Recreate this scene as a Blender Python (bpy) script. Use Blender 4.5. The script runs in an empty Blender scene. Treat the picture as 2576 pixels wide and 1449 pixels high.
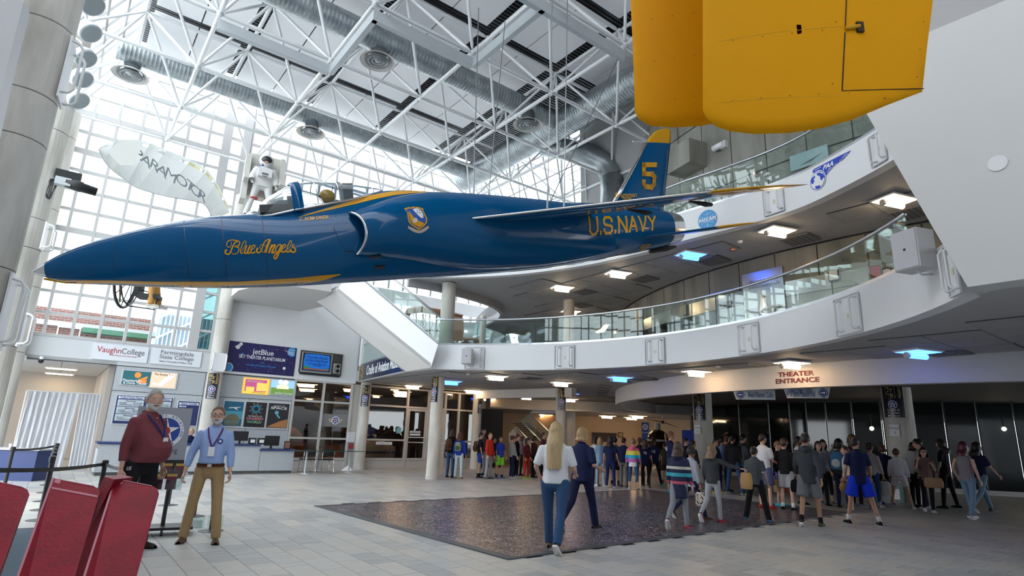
import bpy, math, random
from math import sin, cos, pi, radians, sqrt, atan2, hypot
from mathutils import Vector, Matrix, Euler
random.seed(7)
SC = bpy.context.scene
C = SC.collection
# ------------------------------------------------------------------ camera, world, exposure
EYE = 1.53; FPX = 1455.0; PIT = radians(14.12); ROL = radians(2.0); CX, CY = 1288.0, 724.5
_f = Vector((0, cos(PIT), sin(PIT))); _x0 = Vector((1, 0, 0)); _u0 = Vector((0, -sin(PIT), cos(PIT)))
_X = _x0 * cos(ROL) + _u0 * sin(ROL); _U = -_x0 * sin(ROL) + _u0 * cos(ROL)
O = Vector((0, 0, EYE))
cam = bpy.data.objects.new('camera', bpy.data.cameras.new('camera')); C.objects.link(cam)
cam.data.sensor_width = 36; cam.data.lens = 36 * FPX / 2576
m = Matrix((_X, _U, -_f)).transposed().to_4x4(); m.translation = O; cam.matrix_world = m
cam.data.clip_end = 400; cam.data.clip_start = 0.05
SC.camera = cam
w = bpy.data.worlds.new('overcast_sky'); SC.world = w; w.use_nodes = True
bg = w.node_tree.nodes['Background']; bg.inputs[0].default_value = (0.90, 0.95, 1.0, 1); bg.inputs[1].default_value = 4.2
SC.view_settings.view_transform = 'Standard'; SC.view_settings.look = 'None'
SC.view_settings.gamma = 1; SC.view_settings.use_curve_mapping = False
SC.view_settings.exposure = 0.45
# ------------------------------------------------------------------ geometry of the hall
A = radians(37.45)
DU = Vector((cos(A), sin(A), 0)); DV = Vector((sin(A), -cos(A), 0)); Z = Vector((0, 0, 1))
def W(u, v, z=0): return DU * u + DV * v + Z * z
def UV(p): return p.dot(DU), p.dot(DV)
def ray(px, py): return _X * ((px - CX) / FPX) - _U * ((py - CY) / FPX) + _f
def gz(px, py, z=0.0):                       # where a sight line meets the height z
    d = ray(px, py); return O + d * ((z - EYE) / d.z)
def gp(px, py, P, n):                        # ... meets a plane
    d = ray(px, py); return O + d * (n.dot(P - O) / n.dot(d))
def gr(px, py, r):                           # ... at the horizontal distance r
    d = ray(px, py); return O + d * (r / hypot(d.x, d.y))
def wallp(px, py, v=-22.0):                  # u, z on the left facade
    p = gp(px, py, W(0, v), DV); return p.dot(DU), p.z
# ------------------------------------------------------------------ materials
MT = {}
def mat(name, col=(.8, .8, .8), rough=.5, metal=0.0, emit=None, es=1.0, spec=.5, coat=0.0, bump=None, noise=None, trans=0.0):
    if name in MT: return MT[name]
    m = bpy.data.materials.new(name); m.use_nodes = True; nt = m.node_tree
    b = nt.nodes['Principled BSDF']; b.inputs['Base Color'].default_value = (*col, 1)
    b.inputs['Roughness'].default_value = rough; b.inputs['Metallic'].default_value = metal
    b.inputs['Specular IOR Level'].default_value = spec; b.inputs['Coat Weight'].default_value = coat
    b.inputs['Coat Roughness'].default_value = .03; b.inputs['Transmission Weight'].default_value = trans
    if emit: b.inputs['Emission Color'].default_value = (*emit, 1); b.inputs['Emission Strength'].default_value = es
    if noise:      # (scale, colour2, lo, hi, stretch)
        sc, c2, lo, hi, st = noise
        g = nt.nodes.new('ShaderNodeNewGeometry'); mp = nt.nodes.new('ShaderNodeMapping'); mp.inputs['Scale'].default_value = st
        n = nt.nodes.new('ShaderNodeTexNoise'); n.inputs['Scale'].default_value = sc; n.inputs['Detail'].default_value = 6
        r = nt.nodes.new('ShaderNodeMapRange'); r.inputs[1].default_value = lo; r.inputs[2].default_value = hi
        mx = nt.nodes.new('ShaderNodeMix'); mx.data_type = 'RGBA'; mx.inputs[6].default_value = (*col, 1); mx.inputs[7].default_value = (*c2, 1)
        L = nt.links.new; L(g.outputs['Position'], mp.inputs[0]); L(mp.outputs[0], n.inputs['Vector']); L(n.outputs[0], r.inputs[0]); L(r.outputs[0], mx.inputs[0]); L(mx.outputs[2], b.inputs['Base Color'])
    if bump:       # (scale, strength)
        g = nt.nodes.new('ShaderNodeNewGeometry'); n = nt.nodes.new('ShaderNodeTexNoise'); n.inputs['Scale'].default_value = bump[0]; n.inputs['Detail'].default_value = 4
        bp = nt.nodes.new('ShaderNodeBump'); bp.inputs['Strength'].default_value = bump[1]; bp.inputs['Distance'].default_value = .02
        nt.links.new(g.outputs['Position'], n.inputs['Vector']); nt.links.new(n.outputs[0], bp.inputs['Height']); nt.links.new(bp.outputs[0], b.inputs['Normal'])
    MT[name] = m; return m
def glass(name, tint=(1, 1, 1), refl=.10):
    if name in MT: return MT[name]
    m = bpy.data.materials.new(name); m.use_nodes = True; nt = m.node_tree; nt.nodes.clear()
    o = nt.nodes.new('ShaderNodeOutputMaterial'); t = nt.nodes.new('ShaderNodeBsdfTransparent'); t.inputs[0].default_value = (*tint, 1)
    g = nt.nodes.new('ShaderNodeBsdfGlossy'); g.inputs['Roughness'].default_value = .02; g.inputs[0].default_value = (.9, .95, .95, 1)
    fr = nt.nodes.new('ShaderNodeLayerWeight'); pw = nt.nodes.new('ShaderNodeMath'); pw.operation = 'POWER'; pw.inputs[1].default_value = 4; nt.links.new(fr.outputs['Facing'], pw.inputs[0])
    mm = nt.nodes.new('ShaderNodeMath'); mm.operation = 'MULTIPLY_ADD'; mm.inputs[1].default_value = refl * 5; mm.inputs[2].default_value = refl * .35; mm.use_clamp = True
    mx = nt.nodes.new('ShaderNodeMixShader'); L = nt.links.new
    L(pw.outputs[0], mm.inputs[0]); L(mm.outputs[0], mx.inputs[0]); L(t.outputs[0], mx.inputs[1]); L(g.outputs[0], mx.inputs[2]); L(mx.outputs[0], o.inputs[0])
    MT[name] = m; return m
WHITE = mat('white_wall_paint', (.80, .81, .83), .55)
WARMW = mat('warm_white_plaster', (.66, .64, .62), .6)
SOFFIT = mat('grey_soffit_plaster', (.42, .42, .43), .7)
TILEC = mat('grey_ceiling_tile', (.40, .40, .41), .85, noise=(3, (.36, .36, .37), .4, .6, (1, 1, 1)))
JOINT = mat('dark_joint', (.10, .10, .10), .8)
CONC = mat('board_marked_concrete', (.30, .29, .255), .8, bump=(9, .3), noise=(.7, (.19, .185, .16), .38, .66, (3, 3, .35)))
COLC = mat('cast_column_concrete', (.62, .60, .55), .75, bump=(30, .25), noise=(1.6, (.40, .38, .34), .42, .72, (1.5, 1.5, .35)))
STEELW = mat('white_painted_steel', (.76, .78, .79), .4)
STEELG = mat('grey_painted_steel', (.50, .54, .56), .45)
MULL = mat('cream_mullion_paint', (.50, .50, .50), .5)
RAILM = mat('satin_rail_metal', (.55, .57, .60), .3, .9)
DUCT = mat('galvanised_spiral_duct', (.44, .48, .50), .36, .85, noise=(4, (.34, .38, .40), .4, .6, (1, 1, 1)))
BLACK = mat('black_plastic', (.012, .012, .014), .45)
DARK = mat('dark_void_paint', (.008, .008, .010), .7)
NAVY = mat('navy_laminate', (.015, .035, .14), .4)
GLASS = glass('clear_pane_glass', (.97, .99, .99), .1)
GUARD = glass('guard_rail_glass', (.86, .93, .91), .12)
SILVER = mat('polished_silver', (.80, .80, .80), .18, 1.0)
CHROME = mat('chrome', (.75, .75, .76), .12, 1.0)
# ------------------------------------------------------------------ mesh builder
class MB:
    def __init__(s): s.v = []; s.f = []; s.mi = []; s.cur = 0
    def add(s, vs, fs):
        o = len(s.v); s.v += [tuple(p) for p in vs]; s.f += [tuple(i + o for i in f) for f in fs]; s.mi += [s.cur] * len(fs); return s
    def box(s, c, sz, ax=(Vector((1, 0, 0)), Vector((0, 1, 0)), Vector((0, 0, 1)))):
        c = Vector(c); h = [Vector(a) * (d / 2) for a, d in zip(ax, sz)]
        vs = [c + h[0] * i + h[1] * j + h[2] * k for i in (-1, 1) for j in (-1, 1) for k in (-1, 1)]
        return s.add(vs, [(0, 1, 3, 2), (4, 6, 7, 5), (0, 4, 5, 1), (2, 3, 7, 6), (0, 2, 6, 4), (1, 5, 7, 3)])
    def ub(s, u0, u1, v0, v1, z0, z1):           # box aligned with the hall
        return s.box(W((u0 + u1) / 2, (v0 + v1) / 2, (z0 + z1) / 2), (abs(u1 - u0), abs(v1 - v0), abs(z1 - z0)), (DU, DV, Z))
    def tube(s, pts, r, n=8, cap=True, r2=None):
        pts = [Vector(p) for p in pts]; N = len(pts); rs = r if isinstance(r, (list, tuple)) else [r] * N
        t0 = (pts[1] - pts[0]).normalized(); a = Vector((0, 0, 1)) if abs(t0.z) < .9 else Vector((1, 0, 0))
        x = t0.cross(a).normalized(); vs = []
        for i, p in enumerate(pts):
            t = ((pts[min(i + 1, N - 1)] - p).normalized() + (p - pts[max(i - 1, 0)]).normalized())
            t = t.normalized() if t.length > 1e-6 else t0
            x = (x - t * x.dot(t)); x = x.normalized() if x.length > 1e-6 else t.orthogonal().normalized()
            y = t.cross(x)
            for k in range(n):
                q = 2 * pi * k / n; rr = rs[i]; vs.append(p + x * (rr * cos(q)) + y * ((r2 or 1) * rr * sin(q)))
        fs = [(i * n + k, i * n + (k + 1) % n, (i + 1) * n + (k + 1) % n, (i + 1) * n + k) for i in range(N - 1) for k in range(n)]
        if cap: fs += [tuple(range(n - 1, -1, -1)), tuple((N - 1) * n + k for k in range(n))]
        return s.add(vs, fs)
    def lathe(s, c, prof, n=20, ax=Z, cap=True):  # prof: (radius, height) along ax
        c = Vector(c); ax = Vector(ax).normalized(); x = ax.orthogonal().normalized(); y = ax.cross(x); vs = []
        for r, h in prof:
            for k in range(n): q = 2 * pi * k / n; vs.append(c + ax * h + x * (r * cos(q)) + y * (r * sin(q)))
        N = len(prof)
        fs = [(i * n + k, i * n + (k + 1) % n, (i + 1) * n + (k + 1) % n, (i + 1) * n + k) for i in range(N - 1) for k in range(n)]
        if cap: fs += [tuple(range(n - 1, -1, -1)), tuple((N - 1) * n + k for k in range(n))]
        return s.add(vs, fs)
    def ball(s, c, r, n=10, m=6, sc=(1, 1, 1)):
        c = Vector(c); vs = [c + Vector((0, 0, -r * sc[2]))]
        for j in range(1, m):
            for k in range(n):
                th = pi * j / m; q = 2 * pi * k / n; vs.append(c + Vector((r * sc[0] * sin(th) * cos(q), r * sc[1] * sin(th) * sin(q), -r * sc[2] * cos(th))))
        vs.append(c + Vector((0, 0, r * sc[2]))); e = len(vs) - 1
        fs = [(0, 1 + (k + 1) % n, 1 + k) for k in range(n)] + [(e, 1 + (m - 2) * n + k, 1 + (m - 2) * n + (k + 1) % n) for k in range(n)]
        fs += [(1 + j * n + k, 1 + j * n + (k + 1) % n, 1 + (j + 1) * n + (k + 1) % n, 1 + (j + 1) * n + k) for j in range(m - 2) for k in range(n)]
        return s.add(vs, fs)
    def prism(s, poly, d):                        # planar polygon (world points) pushed by d
        poly = [Vector(p) for p in poly]; d = Vector(d); n = len(poly)
        nn = Vector((0, 0, 0))
        for i in range(n): nn += poly[i].cross(poly[(i + 1) % n])
        if nn.dot(d) > 0: poly.reverse()
        return s.add(poly + [p + d for p in poly], [tuple(range(n)), tuple(range(2 * n - 1, n - 1, -1))] + [(i, i + n, (i + 1) % n + n, (i + 1) % n) for i in range(n)])
    def grid(s, rows, close=False):               # rows of points -> sheet
        n = len(rows[0]); vs = [p for r in rows for p in r]
        fs = [(i * n + k, i * n + (k + 1) % n, (i + 1) * n + (k + 1) % n, (i + 1) * n + k) for i in range(len(rows) - 1) for k in range(n if close else n - 1)]
        return s.add(vs, fs)
    def wall(s, pts, z0, z1, th=.1, side=1):      # vertical strip along plan points with thickness
        pts = [Vector((p[0], p[1], 0)) for p in pts]; o = []
        for i, p in enumerate(pts):
            t = (pts[min(i + 1, len(pts) - 1)] - pts[max(i - 1, 0)]).normalized(); o.append(p + Vector((-t.y, t.x, 0)) * th * side)
        r0 = [p + Z * z0 for p in pts]; r1 = [p + Z * z1 for p in pts]; r2 = [p + Z * z1 for p in o]; r3 = [p + Z * z0 for p in o]
        n = len(pts); s.grid([r0, r1, r2, r3, r0])
        s.add([r0[0], r1[0], r2[0], r3[0]], [(0, 1, 2, 3)]); s.add([r0[-1], r1[-1], r2[-1], r3[-1]], [(3, 2, 1, 0)]); return s
    def mesh(s, name, mats, smooth=False):
        me = bpy.data.meshes.new(name); me.from_pydata(s.v, [], s.f)
        for m in (mats if isinstance(mats, (list, tuple)) else [mats]): me.materials.append(m)
        if isinstance(mats, (list, tuple)) and len(mats) > 1: me.polygons.foreach_set('material_index', s.mi)
        if smooth: me.polygons.foreach_set('use_smooth', [True] * len(me.polygons))
        me.update(); return me
def tag(o, label=None, cat=None, group=None, kind=None):
    if label: o['label'] = label
    if cat: o['category'] = cat
    if group: o['group'] = group
    if kind: o['kind'] = kind
    return o
def link(name, me, parent=None, **k):
    o = bpy.data.objects.new(name, me); C.objects.link(o)
    if parent:
        o.parent = parent
        if k.pop('world', True): o.matrix_parent_inverse = parent['_m'] if False else PINV.get(parent.name, Matrix())
    else: k.pop('world', None)
    return tag(o, **k)
PINV = {}
def obj(name, mb, m, parent=None, smooth=False, **k): return link(name, mb.mesh(name, m, smooth), parent, **k)
def empty(name, loc=(0, 0, 0), rz=0, label=None, cat=None, group=None, kind=None, parent=None, mx=None):
    o = bpy.data.objects.new(name, None); C.objects.link(o); o.empty_display_size = .1
    M = mx if mx is not None else Matrix.Translation(Vector(loc)) @ Matrix.Rotation(rz, 4, 'Z')
    if mx is None: o.location = loc; o.rotation_euler = (0, 0, rz)
    else: o.matrix_world = mx
    PINV[o.name] = M.inverted()
    if parent: o.parent = parent; o.matrix_parent_inverse = PINV[parent.name]
    return tag(o, label, cat, group, kind)
def lobj(name, mb, m, parent, smooth=False, **k):      # mesh given in the parent's own space
    o = bpy.data.objects.new(name, mb.mesh(name, m, smooth)); C.objects.link(o); o.parent = parent; return tag(o, **k)
def kids(o): return list(o.children)
def copy_tree(o, parent=None):
    c = o.copy(); C.objects.link(c)
    if parent: c.parent = parent
    for ch in kids(o): copy_tree(ch, c)
    return c
def basis(p, x, y, n): 
    M = Matrix((Vector(x), Vector(y), Vector(n))).transposed().to_4x4(); M.translation = Vector(p); return M
FAC = basis((0, 0, 0), DU, Z, DV)
def text_mesh(txt, size, ext=.004, bold=0.0, sx=1.0, align='CENTER', shear=0.0, space=1.0, line=1.0):
    cu = bpy.data.curves.new('lettering', 'FONT'); cu.body = txt; cu.size = size; cu.extrude = ext; cu.offset = bold * size
    cu.align_x = align; cu.align_y = 'CENTER'; cu.shear = shear; cu.space_character = space; cu.space_line = line; cu.resolution_u = 3
    o = bpy.data.objects.new('t', cu); me = bpy.data.meshes.new_from_object(o); bpy.data.objects.remove(o); bpy.data.curves.remove(cu)
    if sx != 1: 
        for v in me.vertices: v.co.x *= sx
    return me
def text(txt, M, size, m, parent, name='lettering', width=None, **k):
    kk = {a: k.pop(a) for a in list(k) if a in ('ext', 'bold', 'sx', 'align', 'shear', 'space', 'line')}
    me = text_mesh(txt, size, **kk)
    if width and len(me.vertices):
        xs = [v.co.x for v in me.vertices]; wd = max(xs) - min(xs); f = width / wd; 
        for v in me.vertices: v.co.x *= f
    me.materials.clear(); me.materials.append(m); me.transform(M)
    return link(name, me, parent, **k)
# ------------------------------------------------------------------ visibility test for repeated pieces
def pix(p):
    d = p - O; q = d.dot(_f)
    if q <= .05: return None
    return CX + FPX * d.dot(_X) / q, CY - FPX * d.dot(_U) / q
def inview(p, mg=60):
    a = pix(Vector(p)); return a is not None and -mg < a[0] < 2576 + mg and -mg < a[1] < 1449 + mg
# ================================================================== FLOOR
def st(name, mb, m, parent=None, **k): return obj(name, mb, m, parent, kind='structure', **k)
GROUT = mat('pale_grout', (.40, .41, .42), .8)
def tile_mat():
    m = bpy.data.materials.new('blue_grey_floor_tile'); m.use_nodes = True; nt = m.node_tree; b = nt.nodes['Principled BSDF']; L = nt.links.new; N = nt.nodes.new
    g = N('ShaderNodeNewGeometry'); mp = N('ShaderNodeMapping'); mp.inputs['Rotation'].default_value = (0, 0, -A)
    L(g.outputs['Position'], mp.inputs[0]); s = N('ShaderNodeSeparateXYZ'); L(mp.outputs[0], s.inputs[0])
    def mth(op, a, c=None):
        q = N('ShaderNodeMath'); q.operation = op
        if isinstance(a, (int, float)): q.inputs[0].default_value = a
        else: L(a, q.inputs[0])
        if c is not None:
            if isinstance(c, (int, float)): q.inputs[1].default_value = c
            else: L(c, q.inputs[1])
        return q.outputs[0]
    iu = mth('FLOOR', mth('DIVIDE', mth('SUBTRACT', s.outputs[0], 0.17), .305))
    par = mth('MULTIPLY', mth('MODULO', mth('ADD', iu, 1000.0), 2.0), .5)
    iv = mth('FLOOR', mth('ADD', mth('DIVIDE', s.outputs[1], .61), par))
    cb = N('ShaderNodeCombineXYZ'); L(iu, cb.inputs[0]); L(iv, cb.inputs[1]); wn = N('ShaderNodeTexWhiteNoise'); L(cb.outputs[0], wn.inputs[0])
    mp2 = N('ShaderNodeMapping'); mp2.inputs['Scale'].default_value = (1.2, 9, 1); L(mp.outputs[0], mp2.inputs[0])
    n = N('ShaderNodeTexNoise'); n.inputs['Scale'].default_value = 1.6; n.inputs['Detail'].default_value = 5
    ad = N('ShaderNodeVectorMath'); ad.operation = 'ADD'; L(mp2.outputs[0], ad.inputs[0]); L(wn.outputs[1], ad.inputs[1]); L(ad.outputs[0], n.inputs['Vector'])
    f = mth('ADD', mth('MULTIPLY', wn.outputs[0], .5), mth('MULTIPLY', n.outputs[0], .75))
    r = N('ShaderNodeValToRGB'); r.color_ramp.elements[0].position = .2; r.color_ramp.elements[0].color = (.30, .29, .285, 1)
    r.color_ramp.elements[1].position = .95; r.color_ramp.elements[1].color = (.46, .47, .455, 1)
    for p, c in ((.45, (.35, .36, .36, 1)), (.6, (.42, .43, .42, 1)), (.72, (.46, .43, .39, 1))): e = r.color_ramp.elements.new(p); e.color = c
    L(f, r.inputs[0]); L(r.outputs[0], b.inputs['Base Color']); b.inputs['Roughness'].default_value = .42; b.inputs['Specular IOR Level'].default_value = .45
    MT[m.name] = m; return m
TILE = tile_mat()
fl = MB(); fl.box(W(10, -14, -.06), (80, 70, .1), (DU, DV, Z)); floor = st('floor', fl, GROUT)
cpq = [gz(790, 1275), gz(1278, 1411), gz(2145, 1292)]; cpq.append(cpq[0] + cpq[2] - cpq[1])
def in_carpet(p):
    s = 0
    for i in range(4):
        a, b = cpq[i], cpq[(i + 1) % 4]; s += 1 if (b - a).cross(p - a).z > 0 else -1
    return abs(s) == 4
TU, TV = .305, .61
tb = MB().box((0, 0, -.004), (TU - .006, TV - .006, .012)).mesh('floor_tile', TILE)
near = []; far = MB()
for i in range(-14, 100):
    for j in range(-46, 8):
        u = .17 + (i + .5) * TU; yv = (j + .5 - (.5 if i % 2 else 0)) * TV      # coordinate along -DV
        p = DU * u + DV * yv; p = W(u, yv)
        if yv < -22.2 or not inview(p, 90): continue
        if in_carpet(p) and in_carpet(p + DU * .3) and in_carpet(p - DU * .3): continue
        d = (p - O).length
        near.append((d, u, yv))
near.sort()
for k, (d, u, v) in enumerate(near):
    if k < 300:
        o = bpy.data.objects.new('tile', tb); o.location = W(u, v, .006); o.rotation_euler = (0, 0, A); C.objects.link(o); o.parent = floor
    elif d < 26: far.box(W(u, v, .002), (TU - .006, TV - .006, .012), (DU, DV, Z))
    else: pass
obj('tile_field', far, TILE, floor, kind='stuff')
fb = MB(); fb.ub(3, 60, -60, -22.2, -.02, .006); obj('far_floor_finish', fb, mat('brown_dim_floor', (.30, .25, .21), .35), floor)
# dark terrazzo inset
def terr():
    m = bpy.data.materials.new('charcoal_swirl_terrazzo'); m.use_nodes = True; nt = m.node_tree; b = nt.nodes['Principled BSDF']; L = nt.links.new; N = nt.nodes.new
    g = N('ShaderNodeNewGeometry'); n = N('ShaderNodeTexNoise'); n.inputs['Scale'].default_value = 13; n.inputs['Detail'].default_value = 1; n.inputs['Distortion'].default_value = 1.6
    r = N('ShaderNodeValToRGB'); e = r.color_ramp.elements; e[0].position = .468; e[0].color = (.016, .016, .022, 1); e[1].position = .532; e[1].color = (.016, .016, .022, 1)
    q = e.new(.5); q.color = (.75, .74, .78, 1)
    v = N('ShaderNodeTexNoise'); v.inputs['Scale'].default_value = 1.2; rr = N('ShaderNodeValToRGB'); rr.color_ramp.elements[0].position = .4; rr.color_ramp.elements[0].color = (.9, .9, 1, 1); rr.color_ramp.elements[1].position = .7; rr.color_ramp.elements[1].color = (1.3, 1, .95, 1)
    mx = N('ShaderNodeMix'); mx.data_type = 'RGBA'; mx.blend_type = 'MULTIPLY'; mx.inputs[0].default_value = 1
    L(g.outputs['Position'], n.inputs['Vector']); L(g.outputs['Position'], v.inputs['Vector']); L(n.outputs[0], r.inputs[0]); L(v.outputs[0], rr.inputs[0]); L(r.outputs[0], mx.inputs[6]); L(rr.outputs[0], mx.inputs[7]); L(mx.outputs[2], b.inputs['Base Color'])
    b.inputs['Roughness'].default_value = .3; b.inputs['Specular IOR Level'].default_value = .15; return m
rug = empty('entrance_mat', cpq[1], 0, 'large dark grey swirl patterned floor mat in the middle of the hall', 'mat')
c0 = sum(cpq, Vector()) / 4; inner = [p + (c0 - p).normalized() * .16 for p in cpq]
obj('carpet', MB().prism([p + Z * .013 for p in inner], Z * .008), terr(), rug)
bd = MB()
for i in range(4):
    j = (i + 1) % 4; bd.prism([cpq[i] + Z * .009, cpq[j] + Z * .009, inner[j] + Z * .009, inner[i] + Z * .009], Z * .016)
obj('border', bd, mat('slate_rubber_edge', (.055, .06, .075), .5), rug, label='plain slate grey rubber border')
# ================================================================== LEFT FACADE v = -22
V0 = -22.0
wl = MB()
wl.ub(4.0, 9.25, V0 - .25, V0, 3.22, 7.3)               # white wall right of the column
wl.ub(9.25, 19, V0 - .4, V0 - .15, 3.3, 6.15)
wl.ub(9.25, 19, V0 - .4, V0 - .15, 6.75, 7.3)
st('wall_left', wl, WHITE); st('wall_left_spandrel', MB().ub(-6, 4.0, V0 - .25, V0, 3.2, 3.88), mat('spandrel_paint', (.60, .62, .64), .55))
# curtain wall
cw = MB(); T = .042
us = [-.61 + .675 * k for k in range(-8, 6)] ; ztop = 13.3
zs = [3.92 + .66 * k for k in range(0, 15)]
for u in us: cw.ub(u - T, u + T, V0 - .09, V0 + .03, 3.88, ztop)
for k, z in enumerate(zs): t = T * (2.0 if k in (5, 9, 11) else 1); cw.ub(-6, 3.45, V0 - .08, V0 + .02, z - t, z + t)
cw.ub(3.20, 3.5, V0 - .1, V0 + .04, 3.88, ztop)
for z in zs: cw.ub(3.5, 4.1, V0 - .08, V0 + .02, z - T, z + T)
cw.ub(3.86, 4.2, V0 - .1, V0 + .03, 3.88, ztop)
us2 = [4.2 + .675 * k for k in range(0, 20)]; zs2 = [z for z in zs if z > 7.3]
for u in us2: cw.ub(u - T, u + T, V0 - .09, V0 + .03, 7.3, ztop)
for k, z in enumerate(zs2): cw.ub(4.1, 17.2, V0 - .08, V0 + .02, z - T, z + T)
win = obj('window_1', cw, MULL, kind='structure')
cnt = 0; pm = {}
def pane(u0, u1, z0, z1, v=V0 - .03, parent=win, m=GLASS, name='pane'):
    key = (round(u1 - u0, 2), round(z1 - z0, 2), m.name)
    if key not in pm: pm[key] = MB().box((0, 0, 0), (u1 - u0, z1 - z0, .012)).mesh('pane', m)
    o = bpy.data.objects.new(name, pm[key]); o.matrix_world = basis(W((u0 + u1) / 2, v, (z0 + z1) / 2), DU, Z, DV); C.objects.link(o); o.parent = parent; return o
restp = MB()
for grp, zz in ((us, zs + [ztop]), (us2, zs2 + [ztop])):
    for a, b in zip(grp, grp[1:]):
        for c, d in zip(zz, zz[1:]):
            if cnt < 300 and inview(W((a + b) / 2, V0, (c + d) / 2), 20): pane(a + T, b - T, c + T, d - T); cnt += 1
            else: restp.ub(a + T, b - T, V0 - .036, V0 - .024, c + T, d - T)
obj('outer_panes', restp, GLASS, win, kind='stuff')
DG = glass('dark_green_glass', (.30, .42, .42), .2)
for c, d in list(zip(zs, zs[1:]))[:4]: pane(3.5, 3.86, c + T, d - T, m=DG)
# clerestory strip over the back wall
cl = MB()
for k in range(16): cl.ub(9.25 + .6 * k, 9.29 + .6 * k, V0 - .38, V0 - .2, 6.15, 6.75)
cs = obj('window_2', cl, MULL, kind='structure'); obj('pane', MB().ub(9.25, 19, V0 - .3, V0 - .29, 6.15, 6.75), GLASS, cs)
# sloped glazing at the left hip and at the far end
def sheet(name, p00, p10, p01, p11, nu, nv, m, r=.045):
    mb = MB(); g = lambda s, t: (p00 * (1 - s) + p10 * s) * (1 - t) + (p01 * (1 - s) + p11 * s) * t
    for i in range(nu + 1): mb.tube([g(i / nu, 0), g(i / nu, 1)], r, 4)
    for j in range(nv + 1): mb.tube([g(0, j / nv), g(1, j / nv)], r, 4)
    o = obj(name, mb, MULL, kind='structure'); n = ((p10 - p00).cross(p01 - p00)).normalized() * .012
    for i in range(nu):
        for j in range(nv):
            q = [g(i / nu, j / nv), g((i + 1) / nu, j / nv), g((i + 1) / nu, (j + 1) / nv), g(i / nu, (j + 1) / nv)]
            if inview(sum(q, Vector()) / 4, 150): obj('pane', MB().prism(q, n), m, o)
    return o
sheet('window_3', W(-1.5, -22, 11.0), W(-1.5, -10, 11.0), W(.1, -20.6, 13.2), W(.1, -10, 13.2), 14, 4, GLASS, .05)
sheet('window_4', W(13.4, -22, 13.3), W(13.4, -13.6, 13.3), W(17.2, -22, 8.2), W(17.2, -17.0, 8.2), 10, 7, GLASS, .035)
# pier and grey wall behind the far glazing
pr_ = MB()
a0, a1 = gp(1387, 372, W(13.8, 0), DU), gp(1446, 500, W(13.8, 0), DU)
pr_.prism([W(13.9, -14.3, 13.4), W(17.2, -17.4, 7.2), W(17.2, -12, 7.2), W(13.9, -10, 13.4)], DU * .3)
st('wall_back', pr_, mat('grey_end_wall', (.34, .34, .34), .7))
# ================================================================== LEVEL 1 CEILING AND BALCONIES
C2 = Vector((-2.58, 8.917, 0)); R2 = 8.246
def arc(c, r, a0, a1, n): return [Vector((c[0] + r * cos(a0 + (a1 - a0) * i / n), c[1] + r * sin(a0 + (a1 - a0) * i / n), 0)) for i in range(n + 1)]
aS = atan2(16.83 - 8.917, -2.27 + 2.58); aE = atan2(6.7 - 8.917, 5.45 + 2.58)
edge2 = arc(C2, R2, aS, aE, 40)                        # from the stair foot, clockwise, to the right end
DR = Vector((18.0, 21.44, 0)); RD = 13.86             # theatre drum
Z1, ZT1 = 3.3, 4.03
band = MB().wall(edge2, Z1, ZT1, .22, 1)
bal = obj('balcony_parapet', band, WHITE, kind='structure')
# soffit slab of level 2
stair_foot = edge2[0]; lw = Vector((-5.83, 22.9, 0)); 
outer = [Vector((-5.95, 23.0, 0)), Vector((-6.2, 23.3, 0)), Vector((4, 45, 0)), Vector((30, 40, 0)), Vector((30, 2, 0)), Vector((5.6, 2.0, 0))]
edge2o = arc(C2, R2 + .2, aS, aE, 40)
poly = [p + Z * (Z1 + .02) for p in edge2o] + [Vector((5.6, 2, Z1 + .02))] + [p + Z * (Z1 + .02) for p in (outer[4], outer[3], outer[2], outer[1], outer[0])]
def earslab(name, poly, d, m, **k):
    from mathutils.geometry import tessellate_polygon
    tri = tessellate_polygon([poly]); n = len(poly); mb = MB(); mb.v = [tuple(p) for p in poly] + [tuple(p + d) for p in poly]
    for t in tri: mb.f.append(tuple(t)); mb.f.append(tuple(i + n for i in reversed(t)))
    for i in range(n): mb.f.append((i, (i + 1) % n, (i + 1) % n + n, i + n))
    mb.mi = [0] * len(mb.f); return obj(name, mb, m, **k)
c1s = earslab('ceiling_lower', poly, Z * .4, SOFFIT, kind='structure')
lface = MB().wall([edge2[0], Vector((-3.29, 18.29, 0)), Vector((-5.9, 22.95, 0))], Z1, 3.95, .15, -1); st('trim_1', lface, WHITE)
def field_tiles(parent, zc, test, name='ceiling_tile', s=1.2, cu=30, cap=300):
    mb = MB(); mb.box((0, 0, .008), (s + .01, s + .01, .016)); mb.cur = 1; mb.box((0, 0, -.004), (s - .02, s - .02, .012)); me = mb.mesh(name, [JOINT, TILEC]); n = 0
    for i in range(-3, 40):
        for j in range(-60, 3):
            p = W(i * s + .2, j * s + .3, zc)
            if inview(p, 60) and all(test(p + DU * a * s * .5 + DV * b * s * .5) for a in (-1, 1) for b in (-1, 1)) and n < cap:
                o = bpy.data.objects.new(name, me); o.location = p; o.rotation_euler = (0, 0, A); C.objects.link(o); o.parent = parent; n += 1
def leftof(p, a, b): return (b - a).cross(p - a).z
def t1(p):
    q = Vector((p.x, p.y, 0)); u, v = UV(q)
    if v < -21.9 and u < 15.4: return False
    if (q - C2).length < R2 + .6: return False
    if leftof(q, Vector((-2.27, 16.83, 0)), Vector((-5.83, 22.9, 0))) > -.5: return False
    return (q - DR).length > RD + .1 and q.y < 40 and u > 7.9
field_tiles(c1s, Z1 + .005, t1, s=.8)
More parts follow.
